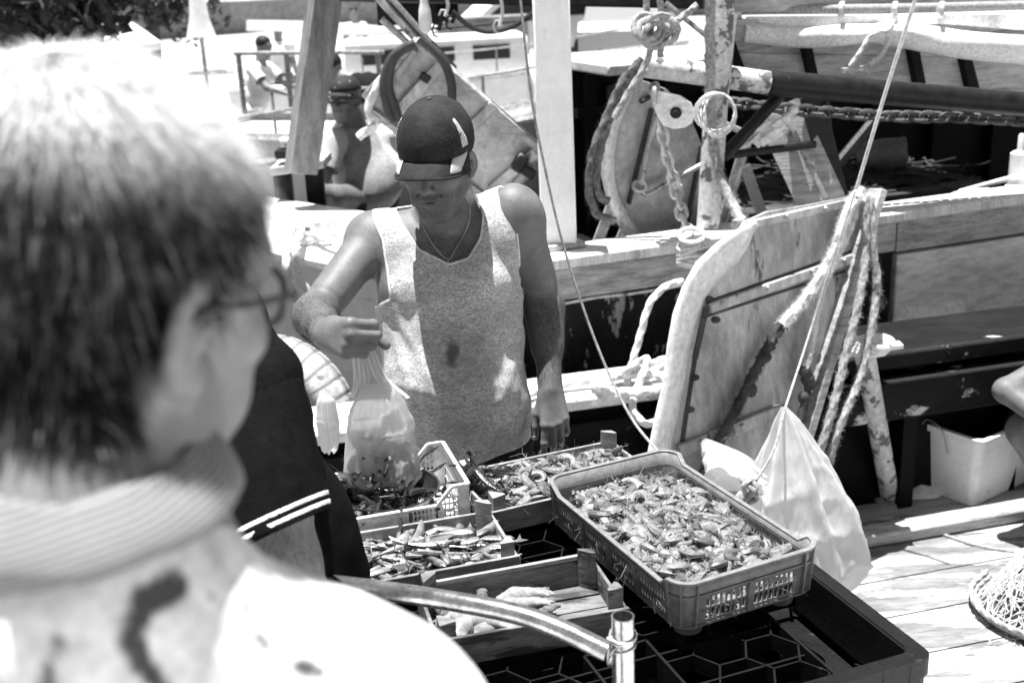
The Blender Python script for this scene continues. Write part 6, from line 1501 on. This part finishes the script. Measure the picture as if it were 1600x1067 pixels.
# ------------------------------------------------------------------ things lying inside the trawler
mb = MB(); a, b = W(1338, 246, 6.2), W(1408, 240, 6.15); mb.lathe([(0, 0), (.085, 0), (.088, .01), (.084, .12), (.088, .13), (.084, .235), (.09, .25), (.086, .255), (.08, .25), (.078, .02)], tuple(a), 28, (b-a).to_track_quat('Z', 'Y').to_matrix()); single('drum', mb, mat('dull grey plastic drum', .13, .5, var=.2), 'grey plastic drum lying on its side inside the dark trawler', 'drum')
mb = MB(); a = W(1588, 300, 5.3); mb.lathe([(0, 0), (.05, 0), (.055, .02), (.05, .03), (.042, .032), (.042, .18), (.03, .19), (.014, .195), (.014, .26), (.008, .27), (0, .272)], tuple(a), 24); single('bottle_float', mb, m_white, 'upright white cylinder with thin neck at the right edge of the trawler rail', 'float')
mb = MB(); mb.box(cp(2.05, 1.2, .35), (1.5, .7, .42), Rc, .01); single('hatch', mb, mat('dark weathered hatch', .045, .8, var=.5, base2=.14, patch=.2, pscale=8), 'dark timber hatch box inside the trawler under the heaped dark net', 'hatch', smooth=False)
mb = MB(); random.seed(9)
mb.grid(lambda u, v_: cp(1.35+1.4*u, .95+.5*v_, .565+.10*math.sin(math.pi*u)*math.sin(math.pi*v_)+.015*math.sin(u*30+v_*21)), 30, 16)
for k in range(120):
    u, v_ = random.random(), random.random(); c = cp(1.35+1.4*u, .95+.5*v_, .58+.11*math.sin(math.pi*u)*math.sin(math.pi*v_)); P = [c]
    for _ in range(5): P.append(P[-1]+Vector((random.gauss(0, .07), random.gauss(0, .05), random.gauss(0, .012))))
    mb.tube(bez(P, 3), .005, 4)
single('fishing_net', mb, mat('dark net twine', .03, .8, var=.6, base2=.2, patch=.12, pscale=30), 'heap of dark net on the hatch inside the trawler', 'net')
mb = MB(); mb.tube(bez([W(1500, 300, 5.4), W(1555, 285, 5.3), W(1620, 268, 5.2)], 5), .013, 10); mb.tube(bez([W(1460, 318, 5.2), W(1500, 300, 5.2), W(1545, 296, 5.2)], 5), .008, 8); single('pole', mb, m_gunw, 'pale pole lying over the trawler rail near the white cylinder', 'pole')
# ------------------------------------------------------------------ bags
def profbag(name, label, rows, Y, m, ky=.6, seed=3, fold=.05, group=None):
    rg = random.Random(seed); ph = [rg.uniform(0, 6.28) for _ in range(6)]; V = []; n = 110
    ys = np.linspace(rows[0][0], rows[-1][0], 64); R_ = np.array(rows, float); m_ = len(ys)
    for i, y in enumerate(ys):
        xl, xr = np.interp(y, R_[:, 0], R_[:, 1]), np.interp(y, R_[:, 0], R_[:, 2]); a_, b_ = W(xl, y, Y), W(xr, y, Y); c = (a_+b_)/2; r = (b_-a_).length/2; t = i/(m_-1)
        for k in range(n):
            a = 2*math.pi*k/n; f_ = math.sin(7*a+ph[0]+t*2)+.7*math.sin(12*a+ph[1]-t*3)+.5*math.sin(19*a+ph[2]+t)+.4*math.sin(4*a+ph[3]+t*7)
            cr = 1-abs(float(vnoise(np.array([[math.cos(a)*r, math.sin(a)*r, t*.5+seed]]), 11)[0])); rr = r*(1+fold*f_*(1.2-t*.75)+.10*(cr**6-.25)*min(1, t*4)); V.append((c.x+rr*math.cos(a), c.y+ky*rr*math.sin(a), c.z+.006*math.sin(5*a+ph[4])*t))
    F2 = [(i*n+k, i*n+(k+1) % n, (i+1)*n+(k+1) % n, (i+1)*n+k) for i in range(m_-1) for k in range(n)]+[tuple((m_-1)*n+k for k in range(n))]
    t = thing(name, label, 'plastic bag', V[-1][:3]); mesh_obj('film', V, F2, m, t); return t
bgm = film_mat('dense white plastic film', .8, .03, .4)
bb = profbag('plastic_bag', 'big full white plastic bag hanging by a cord before the trawl door', [(636, 1221, 1229), (655, 1212, 1246), (680, 1204, 1262), (700, 1196, 1274), (740, 1182, 1298), (780, 1168, 1318), (820, 1160, 1338), (860, 1165, 1352), (890, 1185, 1351), (915, 1225, 1336), (926, 1262, 1322), (932, 1285, 1312)], 3.22, bgm, .55, 5, .13)
V = []; nu = 26
for i in range(nu):
    t = i/(nu-1); c = bez([W(1195, 745, 3.12), W(1165, 725, 3.10), W(1130, 712, 3.10), W(1112, 708, 3.1), W(1103, 722, 3.1), W(1120, 742, 3.1), W(1160, 752, 3.12), W(1195, 765, 3.14)], 4)
    p = c[int(t*(len(c)-1))]; w = .022+.018*math.sin(t*math.pi)
    for k in range(9): x = k/8-.5; V.append(p+Vector((.012*math.sin(k*1.7+t*8), w*x*2, w*x*1.2+.008*math.cos(k*2+t*5))))
o = mesh_obj('handle', V, [(i*9+k, i*9+k+1, (i+1)*9+k+1, (i+1)*9+k) for i in range(nu-1) for k in range(8)], bgm, bb)
profbag('plastic_bag', 'small white plastic bag standing by the black polo shirt below the tyre', [(612, 500, 508), (625, 496, 522), (650, 494, 529), (680, 498, 531), (700, 502, 528), (706, 508, 522)], 3.3, bgm, .6, 8, .05)
Yb = fc.y; V_ = None
def film_part(rows, Y, m, par, ky, seed, fold, name='film'):
    o = profbag('plastic_bag', 'x', rows, Y, m, ky, seed, fold); c = [q for q in bpy.data.objects if q.parent == o][0]; c.parent = None; c.location = (0, 0, 0); c.rotation_euler = (0, 0, 0); bpy.data.objects.remove(o); adopt(c, par); return c
film_part([(596, 572, 606), (612, 562, 622), (632, 551, 633), (660, 543, 641), (700, 538, 650), (730, 536, 657), (748, 541, 656), (760, 556, 646), (767, 580, 625), (769, 594, 610)], Yb, m_film, hb, .66, 14, .05)
# ------------------------------------------------------------------ fish bin, pipe, net on deck
Fb, Lb = Z(1519, 792, -.298), Z(1414, 751, -.298); e1 = (Lb-Fb); wL = e1.length; e1.normalize(); e2 = Vector((0, 0, 1)).cross(e1); 
if e2.x < 0: e2 = -e2
e2 = (e2+Vector((.0, .0, 0))).normalized(); Wb = .52; Hb = .29
m_bin = mat('worn pale fish bin', .95, .45, grit=.12, var=.06, vscale=8, base2=.4, patch=.12, pscale=9, bump=.15)
fb = thing('fish_bin', 'pale grey plastic fish bin with two wire loops standing on the white deck', 'bin', tuple(Fb))
fo_ = rring(wL, Wb, .03); tfb = lambda x, y, z: Fb+e1*(x+(x-wL/2)*.18*z/Hb)+e2*(y+(y-Wb/2)*.10*z/Hb)+Vector((0, 0, z))
inn = inset(fo_, wL, Wb, .005); mb = MB(); ringwall(mb, fo_, inn, .0, Hb, tfb); mb.add([tuple(tfb(x, y, .006)) for x, y in fo_], [tuple(range(len(fo_)))]); mb.build('shell', m_bin, fb, auto=50)
mb = MB(); ou = [(wL/2+(x-wL/2)*(1+.024/wL), Wb/2+(y-Wb/2)*(1+.024/Wb)) for x, y in fo_]; ringwall(mb, ou, inn, Hb-.022, Hb+.004, tfb); mb.build('rim', m_bin, fb, auto=50)
mb = MB(); mb.tube(bez([tfb(wL*.75, -.015, Hb-.08), tfb(wL*.6, -.03, Hb+.03), tfb(wL*.4, -.03, Hb+.01), tfb(wL*.35, -.015, Hb-.09)], 6), .0028, 6); mb.tube(bez([tfb(wL*.93, -.015, Hb-.02), tfb(wL*.8, -.03, Hb-.06), tfb(wL*.78, -.02, Hb-.12)], 6), .0028, 6); mb.build('wire_loop', m_steel, fb)
mb = MB(); mb.box(tfb(wL+.012, .03, Hb-.035), (.02, .05, .05), None, .004); mb.build('lug', m_bin, fb, smooth=False)
# flaking pipe stanchion
b0_ = Z(1392, 782, -.3); t0_ = W(1350, 545, b0_.y-.30); st_ = thing('pipe_stanchion', 'flaking painted steel pipe slanting up from the deck beside the hanging ropes', 'pipe', tuple(b0_))
mb = MB(); mb.pipe(b0_, t0_, .036, .004, 24); mb.build('pipe', m_rust, st_)
mb = MB(); c = t0_+Vector((0, 0, .0))
for k in range(3): mb.tube([c+Vector((.075*math.cos(a*.3927)+.012*k, .06*math.sin(a*.3927), .012*k+.006*math.sin(a*.3927*2))) for a in range(16)], .010, 8, closed=True)
mb.beam(c+Vector((-.12, 0, -.02)), c+Vector((.13, 0, .01)), .05, .014); mb.build('clamp', m_gunw, st_)
mb = MB(); mb.lathe([(.037, 0), (.065, 0), (.065, .01), (.037, .016)], tuple(b0_+Vector((0, 0, .001))), 20); mb.build('base_flange', m_grwood, st_)
mb = MB(); random.seed(5); nc = Z(1662, 955, -.3); 
mb.grid(lambda u, v_: nc+Vector((.25*v_*math.cos(u*6.2832), .22*v_*math.sin(u*6.2832), .30*(1-v_**1.6)+.015*math.sin(u*25+v_*9)*v_)), 40, 14)
net = thing('fishing_net', 'heap of white fishing net with black strands at the lower right edge', 'net', tuple(nc)); mb.build('net_core', mat('dark wet net', .05, .9, var=.5), net)
mb = MB()
for k in range(620):
    a, r = random.uniform(0, 6.2832), math.sqrt(random.random()); c = nc+Vector((.255*r*math.cos(a), .225*r*math.sin(a), .305*(1-r**1.6)+.004)); P = [c]; d = random.uniform(0, 6.28)
    for _ in range(5):
        d += random.gauss(0, .9); x = P[-1]+Vector((.028*math.cos(d), .024*math.sin(d), 0)); rr = min(1.02, math.hypot((x.x-nc.x)/.255, (x.y-nc.y)/.225)); x.z = nc.z+.305*(1-rr**1.6)+random.uniform(.003, .014); P.append(x)
    mb.tube(bez(P, 3), .0017, 4)
mb.build('twine', m_rope, net)
mb = MB()
for k in range(3): mb.rope(bez([nc+Vector(((.265+.012*k)*math.cos(a*.5+2.2), (.235+.01*k)*math.sin(a*.5+2.2), .012+.014*k)) for a in range(9)], 6), .009)
mb.build('edge_rope', m_ropeg, net)
mb = MB(); mb.tube(bez([Z(1330, 815, -.296), Z(1400, 812, -.296), Z(1450, 826, -.296), Z(1520, 850, -.296), Z(1585, 862, -.296)], 8), .006, 8); single('hose', mb, m_ropeg, 'thin grey hose trailing over the worn white deck', 'hose')
mb = MB(); random.seed(3); c = Z(1438, 770, -.298)
mb.grid(lambda u, v_: c+Vector((.11*v_*math.cos(u*6.2832)*(1+.2*math.sin(u*19)), .06*v_*math.sin(u*6.2832), .035*(1-v_)+.012*math.sin(u*31+v_*12)*v_*(1-v_)+.002)), 30, 8); single('rag', mb, m_cloth, 'crumpled white rag on the deck between the flaking pipe and the fish bin', 'rag')
# ------------------------------------------------------------------ left side: white stern, tyre, ropes
ws = thing('white_boat', 'white painted boat end with pale ropes on top left of the vendor', 'boat', tuple(W(520, 600, 4.8)))
A_, B_2 = Z(440, 392, .56), Z(640, 432, .56); A0_ = Z(330, 372, .56)
eA = (B_2-A0_).normalized(); nA = Vector((-eA.y, eA.x, 0)); cA = (A0_+B_2)/2; RA = Matrix.Rotation(math.atan2(eA.y, eA.x), 3, 'Z'); lenA = (B_2-A0_).length+1.2; cA = cA-eA*.6
mb = MB(); mb.box(cA+nA*.40+Vector((0, 0, -.02)), (lenA, .86, .04), RA, .006); mb.build('top_board', m_white, ws, smooth=False)
mb = MB(); mb.box(cA+nA*.42+Vector((0, 0, -.85)), (lenA-.04, .76, 1.62), RA, .004)
for z in (-.16, -.34, -.52): mb.box(cA+nA*.036+Vector((0, 0, z)), (lenA-.04, .008, .006), RA)
mb.build('side', m_white, ws, smooth=False)
mb = MB()
random.seed(15)
for k in range(2):
    c = Z(500+20*k, 366, .58); mb_p = [c+Vector(((.17-.03*k)*math.cos(a*.7+k), (.15)*math.sin(a*.7+k), .02*k+.010*(a % 3))) for a in range(14)]; mb.rope(bez(mb_p, 5), .017)
mb.rope(bez([Z(470, 345, .6), Z(500, 368, .62), Z(560, 392, .6), Z(566, 399, .58)], 8), .017)
mb.rope(bez([Z(486, 350, .66), Z(456, 362, .6), W(447, 400, 4.9), W(452, 440, 4.86), W(460, 470, 4.86)], 8), .017); mb.rope(bez([Z(520, 345, .64), Z(478, 356, .62), W(462, 385, 4.9), W(468, 430, 4.88), W(480, 455, 4.88)], 8), .017)
single('rope_coil', mb, m_rope, 'pale rope heaped on the white boat end and hanging over its side', 'rope')
tyc = W(425, 660, 4.1); axT = Vector((-.25, -1, .15)).normalized(); RT_ = axT.to_track_quat('Z', 'Y').to_matrix(); ty = thing('tyre', 'large pale tyre fender with ribbed tread behind the black polo shirt', 'tyre', tuple(tyc))
Ro, Rt = .34, .095; mb = MB(); V = []; nu, nv = 192, 20
for i in range(nu):
    a = 2*math.pi*i/nu
    for k in range(nv):
        b = 2*math.pi*k/nv; r = Rt*(1+.0*math.cos(b)); x = Ro-Rt+r*math.cos(b)*(1.03 if i % 6 else .99 if math.cos(b) > .3 else 1.03); z = r*1.15*math.sin(b); V.append((x*math.cos(a), x*math.sin(a), z))
V = np.array(V)@np.array(RT_).T+np.array(tuple(tyc)); mb.add(V, [(i*nv+k, ((i+1) % nu)*nv+k, ((i+1) % nu)*nv+(k+1) % nv, i*nv+(k+1) % nv) for i in range(nu) for k in range(nv)]); o = mb.build('casing', mat('pale ribbed tyre', .5, .8, var=.2, base2=.2, patch=.2, pscale=12, bump=.6, attr='tone', attr2=.16), ty, auto=25); vcol(o, [1.0 if (i % 6 == 0 and math.cos(2*math.pi*k/nv) > -.2) or k % 5 == 0 else 0.0 for i in range(nu) for k in range(nv)])  # tone darkens the tread grooves, painting in their shade
mb = MB(); 
for k in range(5):
    r = Ro-.165+.028*k; mb.tube([Vector(tyc)+RT_ @ Vector((r*math.cos(a*.2618), r*math.sin(a*.2618), Rt*1.12*math.sqrt(max(0, 1-((k-2)*.028/Rt)**2)))) for a in range(24)], .004, 6, closed=True)
mb.build('rib', m_ropeg, ty)
# table with winch by the old man
tb = thing('work_table', 'small rough table with dark legs at the seated old man elbow', 'table', tuple(W(480, 330, 6.6)))
ta, tb_ = W(430, 262, 6.55), W(512, 250, 6.55); mb = MB(); mb.beam(ta, tb_, .32, .045, bev=.004); mb.build('table_top', m_grwood, tb, smooth=False)
for x in (490, 440): mb = MB(); a = W(x, 262, 6.55); mb.beam(a, a+Vector((0, 0, -.45)), .10, .06, up=(0, 1, 0)); mb.build('leg', m_black, tb, smooth=False)
wn = thing('winch', 'small dark winch standing on the rough table by the seated old man', 'winch', tuple(W(460, 245, 6.5)))
mb = MB(); a = W(432, 240, 6.5); b = W(488, 236, 6.5); mb.beam(a, b, .14, .05, bev=.008); mb.build('base', m_dark, wn, smooth=False)
mb = MB(); a = W(440, 226, 6.5); b = W(462, 224, 6.5); mb.cyl(a, b, .045, 16); mb.build('drum', m_steel, wn); mb = MB(); c = W(466, 232, 6.5); mb.cyl(c, c+Vector((0, 0, .09)), .03, 14, .038); mb.sphere(c+Vector((0, 0, .1)), .035, 10, 8); mb.cyl(W(486, 238, 6.5), W(486, 222, 6.5), .02, 10); mb.build('lever', m_rubber, wn)
# hoses over the diamond door
mb = MB()
for pts in ([(655, 60), (690, 92), (704, 125), (706, 155), (702, 168)], [(648, 68), (620, 85), (609, 110), (608, 140), (618, 170), (624, 190)], [(640, 70), (612, 92), (600, 130), (606, 170), (616, 190)]): mb.tube(bez([W(*q, 5.35) for q in pts], 8), .022, 10)
single('hose', mb, mat('dark rubber hose', .05, .5, var=.3), 'dark hoses draped over the diamond-hung trawl door', 'hose')
mb = MB(); mb.rope(bez([W(560, 215, 5.4), W(590, 190, 5.4), W(575, 175, 5.4), W(590, 135, 5.4), W(610, 112, 5.4)], 8), .02); single('rope', mb, m_rope, 'pale rope at the left corner of the diamond-hung trawl door', 'rope')
for a, b, r, lb in (((585, -10), (660, 72), .02, 'thick slanting steel rod above the diamond-hung door'), ((604, -10), (672, 66), .014, 'thin slanting rod just right of the thick one above the diamond-hung door'), ((596, 30), (648, 78), .016, 'short lower slanting rod left of the hose loop'), ((1040, 5), (1120, 70), .012, 'slanting rod left of the gantry pipe top')):
    mb = MB(); mb.tube([W(*a, 5.5), W(*b, 5.5)], r, 8); single('strut', mb, m_steel, lb, 'strut')
mb = MB(); mb.tube(bez([W(706, 18, 5.5), W(735, 42, 5.5), W(765, 50, 5.5), W(800, 42, 5.5), W(834, 20, 5.5), W(850, 0, 5.5)], 8), .012, 8); single('cable', mb, m_rubber, 'black cable sagging beneath the overhead beam', 'cable')
mb = MB(); mb.tube(bez([W(620, 48, 7.5), W(720, 42, 7.5), W(835, 30, 7.5)], 8), .010, 6); single('mooring_line', mb, m_rubber, 'taut dark line crossing behind the white mast post', 'rope')
a = W(662, -6, 5.3); mb = MB(); mb.lathe([(0, -.165), (.022, -.15), (.03, -.11), (.026, -.06), (.018, -.03), (.018, 0), (0, .002)], tuple(a), 18); mb.tube([a, a+Vector((0, 0, .2))], .004, 6); single('lamp_bulb', mb, m_white, 'white bulb hanging from the overhead beam', 'bulb')
for x, y0, y1, m in ((686, 25, 48, m_dark), (707, 20, 36, m_dark), (697, -5, 26, m_rope), (782, -5, 42, m_rope)):
    mb = MB(); mb.tube(bez([W(x, y0, 5.4), W(x+3, (y0+y1)/2, 5.4), W(x-2, y1, 5.4)], 6), .009, 6); mb.tube([W(x-4, y1, 5.4)+Vector((.02*math.cos(k), 0, .03*math.sin(k))) for k in range(6)], .005, 5); single('hanging_cord', mb, m, {686: 'dark hooked cord hanging left under the overhead beam', 707: 'short dark cord hanging beside the black cable end', 697: 'thin pale cord hanging from the rigging block', 782: 'pale cord hanging from the overhead beam near the white post'}[x], 'cord')
# folded white tarp standing in for a sunlit patch on the trawler side, net floats, small clutter inside the trawler
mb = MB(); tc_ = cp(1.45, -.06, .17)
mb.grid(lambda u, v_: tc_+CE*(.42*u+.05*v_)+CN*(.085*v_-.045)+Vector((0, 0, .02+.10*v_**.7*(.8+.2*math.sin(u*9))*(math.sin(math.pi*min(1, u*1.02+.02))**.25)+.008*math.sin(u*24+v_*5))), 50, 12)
o = single('sunpatch', mb, m_cloth, 'folded white tarp sheet added in place of a lit patch on the trawler side ledge', 'sunpatch'); solid(o, .01)
random.seed(23)
for i, (s_, t_, z_, L_, m_, lb, nm) in enumerate(((.35, .7, .18, .5, m_steel, 'pale batten leaning in the trawler left of the round-backed door', 'batten'), (.55, 1.2, .2, .6, m_grwood, 'grey plank lying low inside the trawler behind the white mast post', 'plank'), (1.15, 1.0, .2, .7, m_steel, 'steel bar slanting inside the trawler behind the gantry pipe', 'bar'), (1.5, .8, .2, .6, m_white, 'short white bar standing inside the trawler behind the slanting board', 'bar'))):
    a = cp(s_, t_, z_); mb = MB(); mb.beam(a, a+CE*random.uniform(-.3, .3)+Vector((0, 0, L_)), .05, .03, up=(0, 1, 0)); single(nm, mb, m_, lb, 'bar', smooth=False)
# ================================================================== FAR SHORE
m_leaf = mat('dark foliage', .035, .8, var=.6, vscale=3, base2=.09, patch=.3, pscale=2)
m_bark = mat('bark', .08, .9, var=.4)
def tree(px, Y, zb, h, r, seed, label, group='trees on the far shore'):
    rg = random.Random(seed); base = W(px, 0, Y); base.z = zb; t = thing('tree', label, 'tree', tuple(base), 0, group)
    mb = MB(); top = base+Vector((0, 0, h*.75)); mb.tube([base, base+Vector((.1, 0, h*.4)), top], np.array([r*.09, r*.06, r*.02]), 8)
    cl = []
    for k in range(9):
        a = rg.uniform(0, 6.28); q = base+Vector((r*.6*math.cos(a)*rg.random(), r*.6*math.sin(a)*rg.random(), h*rg.uniform(.55, .95))); cl.append((q, r*rg.uniform(.35, .55))); mb.tube([base+Vector((0, 0, h*.35)), q], np.array([r*.04, r*.01]), 5)
    mb.build('trunk', m_bark, t); V = []; F2 = []
    for q, cr in cl:
        for _ in range(260):
            d = Vector((rg.gauss(0, 1), rg.gauss(0, 1), rg.gauss(0, .8))).normalized()*cr*rg.uniform(.6, 1.05); c = q+d; n = len(V); s_ = .10*rg.uniform(.6, 1.4); u = Vector((rg.gauss(0, 1), rg.gauss(0, 1), rg.gauss(0, 1))).normalized()*s_; w = Vector((rg.gauss(0, 1), rg.gauss(0, 1), rg.gauss(0, 1))).normalized()*s_*.6
            V += [c-u, c+w, c+u, c-w]; F2.append((n, n+1, n+2, n+3))
    mesh_obj('crown', V, F2, m_leaf, t, smooth=False)
for i, (px, Y, h, r) in enumerate(((-30, 14.5, 3.0, 1.5), (75, 16.5, 2.7, 1.2), (230, 30, 2.6, 1.9), (430, 62, 3.0, 2.4), (560, 60, 2.8, 2.2), (650, 64, 3.2, 2.6), (760, 66, 3, 2.4), (930, 60, 2.7, 2.3))):
    tree(px, Y, -.4, h, r, i, ['tall dark tree at the top left corner', 'dark bushy tree right of the top left corner tree', 'small dark tree above the foreground man head', 'low dark tree on the far shore above the standing bathers', 'low dark tree right of the slanting timber pole', 'wide dark tree behind the hanging bulb', 'dark tree above the black cable', 'dark tree behind the knotted ropes'][i])
mb = MB(); mb.box((-6, 48, .0), (60, .4, 1.4)); mb.box((-6, 47.7, .72), (60, .9, .1)); single('sea_wall', mb, mat('pale rendered wall', .3, .8, var=.2, vscale=.8), 'long low grey wall along the back of the beach', 'wall', smooth=False)
# parasols
def parasol(px, py0, Y, h, label, closed=True, r=.9):
    b = W(px, py0, Y); b.z = -.45; t = thing('parasol', label, 'parasol', tuple(b)); mb = MB(); mb.cyl(b, b+Vector((0, 0, h)), .03, 8); mb.build('pole', m_steel, t)
    mb = MB()
    if closed: mb.lathe([(.02, h), (.05, h-.15), (.13, h-.9), (.2, h-1.15), (.03, h-1.1)], tuple(b), 12)
    else: mb.lathe([(.02, h), (r*.5, h-.22), (r, h-.5), (r, h-.62), (r-.02, h-.5), (.03, h-.05)], tuple(b), 8)
    mb.build('canopy', m_cloth, t)
parasol(315, 60, 16, 2.6, 'closed white parasol above the foreground man hair'); parasol(190, 90, 20, 1.7, 'small white tent-like parasol at the upper left', False, .7); parasol(160, 45, 30, 2.1, 'open white parasol with pale awning far at the upper left', False, 1.2)
# rail with net cloth
mb = MB(); 
rlz = W(400, 84, 13.0)
rf_ = thing('pier_railing', 'thin pale pier railing left of the timber pole', 'railing', (rlz.x, rlz.y, -.6)); mb.tube([W(365, 84, 13.0), W(600, 82, 13.0)], .022, 8); mb.tube([W(430, 130, 13), W(480, 127, 13)], .02, 8); mb.build('top_rail', m_steel, rf_)
for x in (372, 447, 520, 590): mb = MB(); a = W(x, 83, 13.0); mb.tube([a, Vector((a.x, a.y, -.6))], .03, 8); mb.build('post', m_grwood, rf_)
mb = MB(); mb.grid(lambda u, v_: W(385+260*u, 32+16*v_+14*u-4*math.sin(u*3.1), 17+v_*.6+.1*math.sin(u*20)), 40, 8); o = single('canvas_awning', mb, m_cloth, 'strip of pale canvas stretched behind the timber pole', 'awning'); solid(o, .01)
# jetty slab and far boats
mb = MB(); a = W(900, 122, 11.0); mb.box((a.x+6.6, 12.5, a.z-.5), (14, 3.2, 1.0), None, .03); tag(mb.build('jetty', mat('jetty concrete', .5, .85, var=.2, vscale=3, bump=.4), smooth=False), kind='structure')
mb = MB(); mb.tube([W(880, 150, 10.6), W(1010, 147, 10.6), W(1400, 130, 10.8)], .05, 10); single('jetty_pipe', mb, m_steel, 'pale pipe running along the jetty face behind the doors', 'pipe')
def farboat(cx, cy, L, Bm, z0, fb, yaw, label, m, cabin=None, group='boats moored in the harbour'):
    t = thing('moored_boat', label, 'boat', (cx, cy, z0), yaw, group); n = 18; V = []; sec = [(-1, 1.0), (-.86, .45), (-.45, 0), (.45, 0), (.86, .45), (1, 1.0)]
    for i in range(n):
        u = i/(n-1); w = Bm/2*(1-max(0, (u-.45)/.55)**2.2)*(.85+.15*min(1, u*4)); sh = fb*(1+.35*max(0, u-.4)**2*2.5)
        for a, h in sec: V.append((-L/2+L*u+(.06*L*h*max(0, u-.8)*5), a*max(w, .01), h*sh))
    F2 = [(i*6+k, i*6+k+1, (i+1)*6+k+1, (i+1)*6+k) for i in range(n-1) for k in range(5)]+[tuple(range(6))]
    R = Matrix.Rotation(yaw, 4, 'Z'); O = Matrix.Translation((cx, cy, z0)); T_ = lambda v: tuple(O @ R @ Vector(v))
    mesh_obj('hull', [T_(v) for v in V], F2, m, t, auto=50)
    V2 = []; 
    for i in range(n): q = V[i*6]; p = V[i*6+5]; V2 += [T_((q[0], q[1]*.94, q[2]-.07)), T_((p[0], p[1]*.94, p[2]-.07))]
    mesh_obj('deck', V2, [(2*i, 2*i+1, 2*i+3, 2*i+2) for i in range(n-1)], m_white, t)
    mb = MB(); 
    for s_ in (0, 5): mb.tube([T_((V[i*6+s_][0], V[i*6+s_][1], V[i*6+s_][2]+.02)) for i in range(n)], .03, 6)
    mb.build('rub_strake', m_steel, t)
    if cabin:
        a, b, h = cabin; mb = MB(); c = T_(((a+b)/2, 0, fb+h/2)); mb.box(c, (b-a, Bm*.55, h), R.to_3x3(), .04); mb.build('cabin', m_white, t, smooth=False)
        for k in range(3): 
            mb = MB(); mb.box(T_((a+(b-a)*(.2+.3*k), -Bm*.275-.005, fb+h*.62)), ((b-a)*.2, .02, h*.35), R.to_3x3(), .005); mb.build('window', m_rubber, t, smooth=False)
    for k in range(5):
        u = .35+.13*k; mb = MB(); i = int(u*(n-1)); q = V[i*6]; mb.tube([T_((q[0], q[1]*.95, q[2])), T_((q[0], q[1]*.95, q[2]+.38))], .014, 6); mb.build('stanchion', m_steel, t)
    mb = MB(); mb.tube([T_((V[i*6][0], V[i*6][1]*.95, V[i*6][2]+.38)) for i in range(6, n-2)], .014, 6); mb.build('guard_rail', m_steel, t)
    return t
m_gh = mat('glossy grey hull', .22, .25, var=.1)
a = W(770, 170, 8.6); farboat(a.x-.6, 9.4, 4.2, 1.6, -.45, 1.0, -.42, 'white decked boat with glossy grey hull behind the white mast post', m_gh)
a = W(480, 210, 9.5); farboat(a.x-.9, 9.6, 5.0, 1.9, -.6, .95, .05, 'white boat with low cabin behind the seated old man', m_white, (-1.6, .2, .4))
a = W(700, 100, 15); farboat(a.x, 16.5, 6, 2.0, -.6, .9, .1, 'long white boat lying across above the diamond-hung door', m_white, (-1.5, 1.0, .55))
mb = MB(); c0 = W(560, 420, 7.0); mb.box((-1.9, 7.2, -.35), (3.6, 1.9, .7)); ods = thing('work_float', 'low grey work float carrying the seated old man and rough table', 'float', (-1.9, 7.2, -1)); mb.build('deck', m_grwood, ods, smooth=False)
bc = (J_hip := W(579, 316, 7.35)); mb = MB(); mb.box((bc.x, bc.y+.02, bc.z-.23), (.5, .42, .2), None, .01); mb.box((bc.x, bc.y+.02, (bc.z-.31)/2), (.4, .32, bc.z-.31)); single('stool_box', mb, m_grwood, 'grey wooden box seat under the old man in black shorts', 'box', smooth=False)
# cars
def car(px, py, Y, yaw, label, m, van=False):
    b = W(px, py, Y); b.z = -.45+.002*(Y-13); t = thing('parked_car', label, 'car', tuple(b), yaw, 'cars parked on the far shore'); R = Matrix.Rotation(yaw, 4, 'Z'); O = Matrix.Translation(b)
    top = 1.9 if van else 1.45; prof = [(-2.1, .35), (-2.15, .8), (-2.0, .98), (-1.2, 1.02), (-.65, top), (1.2, top), (1.95, 1.0 if not van else top-.05), (2.1, .8), (2.1, .35)]
    mb = MB(); mb.prism(prof, 1.65, O @ R @ Matrix.Rotation(math.pi/2, 4, 'X')); mb.build('body', m, t, smooth=False)
    for s_ in (-1, 1):
        mb = MB(); mb.prism([(-.98, 1.03), (-.55, top-.1), (.2, top-.1), (.2, 1.03)], .02, O @ R @ Matrix.Translation((0, s_*.83, 0)) @ Matrix.Rotation(math.pi/2, 4, 'X')); mb.build('window', m_rubber, t, smooth=False)
        mb = MB(); mb.prism([(.28, 1.03), (.28, top-.1), (1.15, top-.1), (1.6, 1.03)], .02, O @ R @ Matrix.Translation((0, s_*.83, 0)) @ Matrix.Rotation(math.pi/2, 4, 'X')); mb.build('window', m_rubber, t, smooth=False)
        for x in (-1.35, 1.35): mb = MB(); p = O @ R @ Vector((x, s_*.76, .32)); q = O @ R @ Vector((x, s_*.86, .32)); mb.cyl(p, q, .32, 18); w_ = mb.build('wheel', m_rubber, t); mb = MB(); mb.cyl(q, q+(q-p)*.05, .17, 12); mb.build('rim', m_steel, w_)
car(812, 92, 27, .25, 'white car parked on the far shore left of the white post', m_white); car(985, 88, 26, 1.35, 'grey car parked on the far shore behind the knotted ropes', mat('silver car paint', .3, .3, .3)); car(905, 62, 36, .1, 'white van parked far off right of the white post', m_white, True)
mb = MB(); a = W(757, 95, 21); mb.box((a.x, a.y, .15), (1.6, .5, 1.5), None, .02); single('container', mb, mat('grey container side', .2, .7, var=.3, vscale=3), 'grey square container left of the parked white car', 'container', smooth=False)
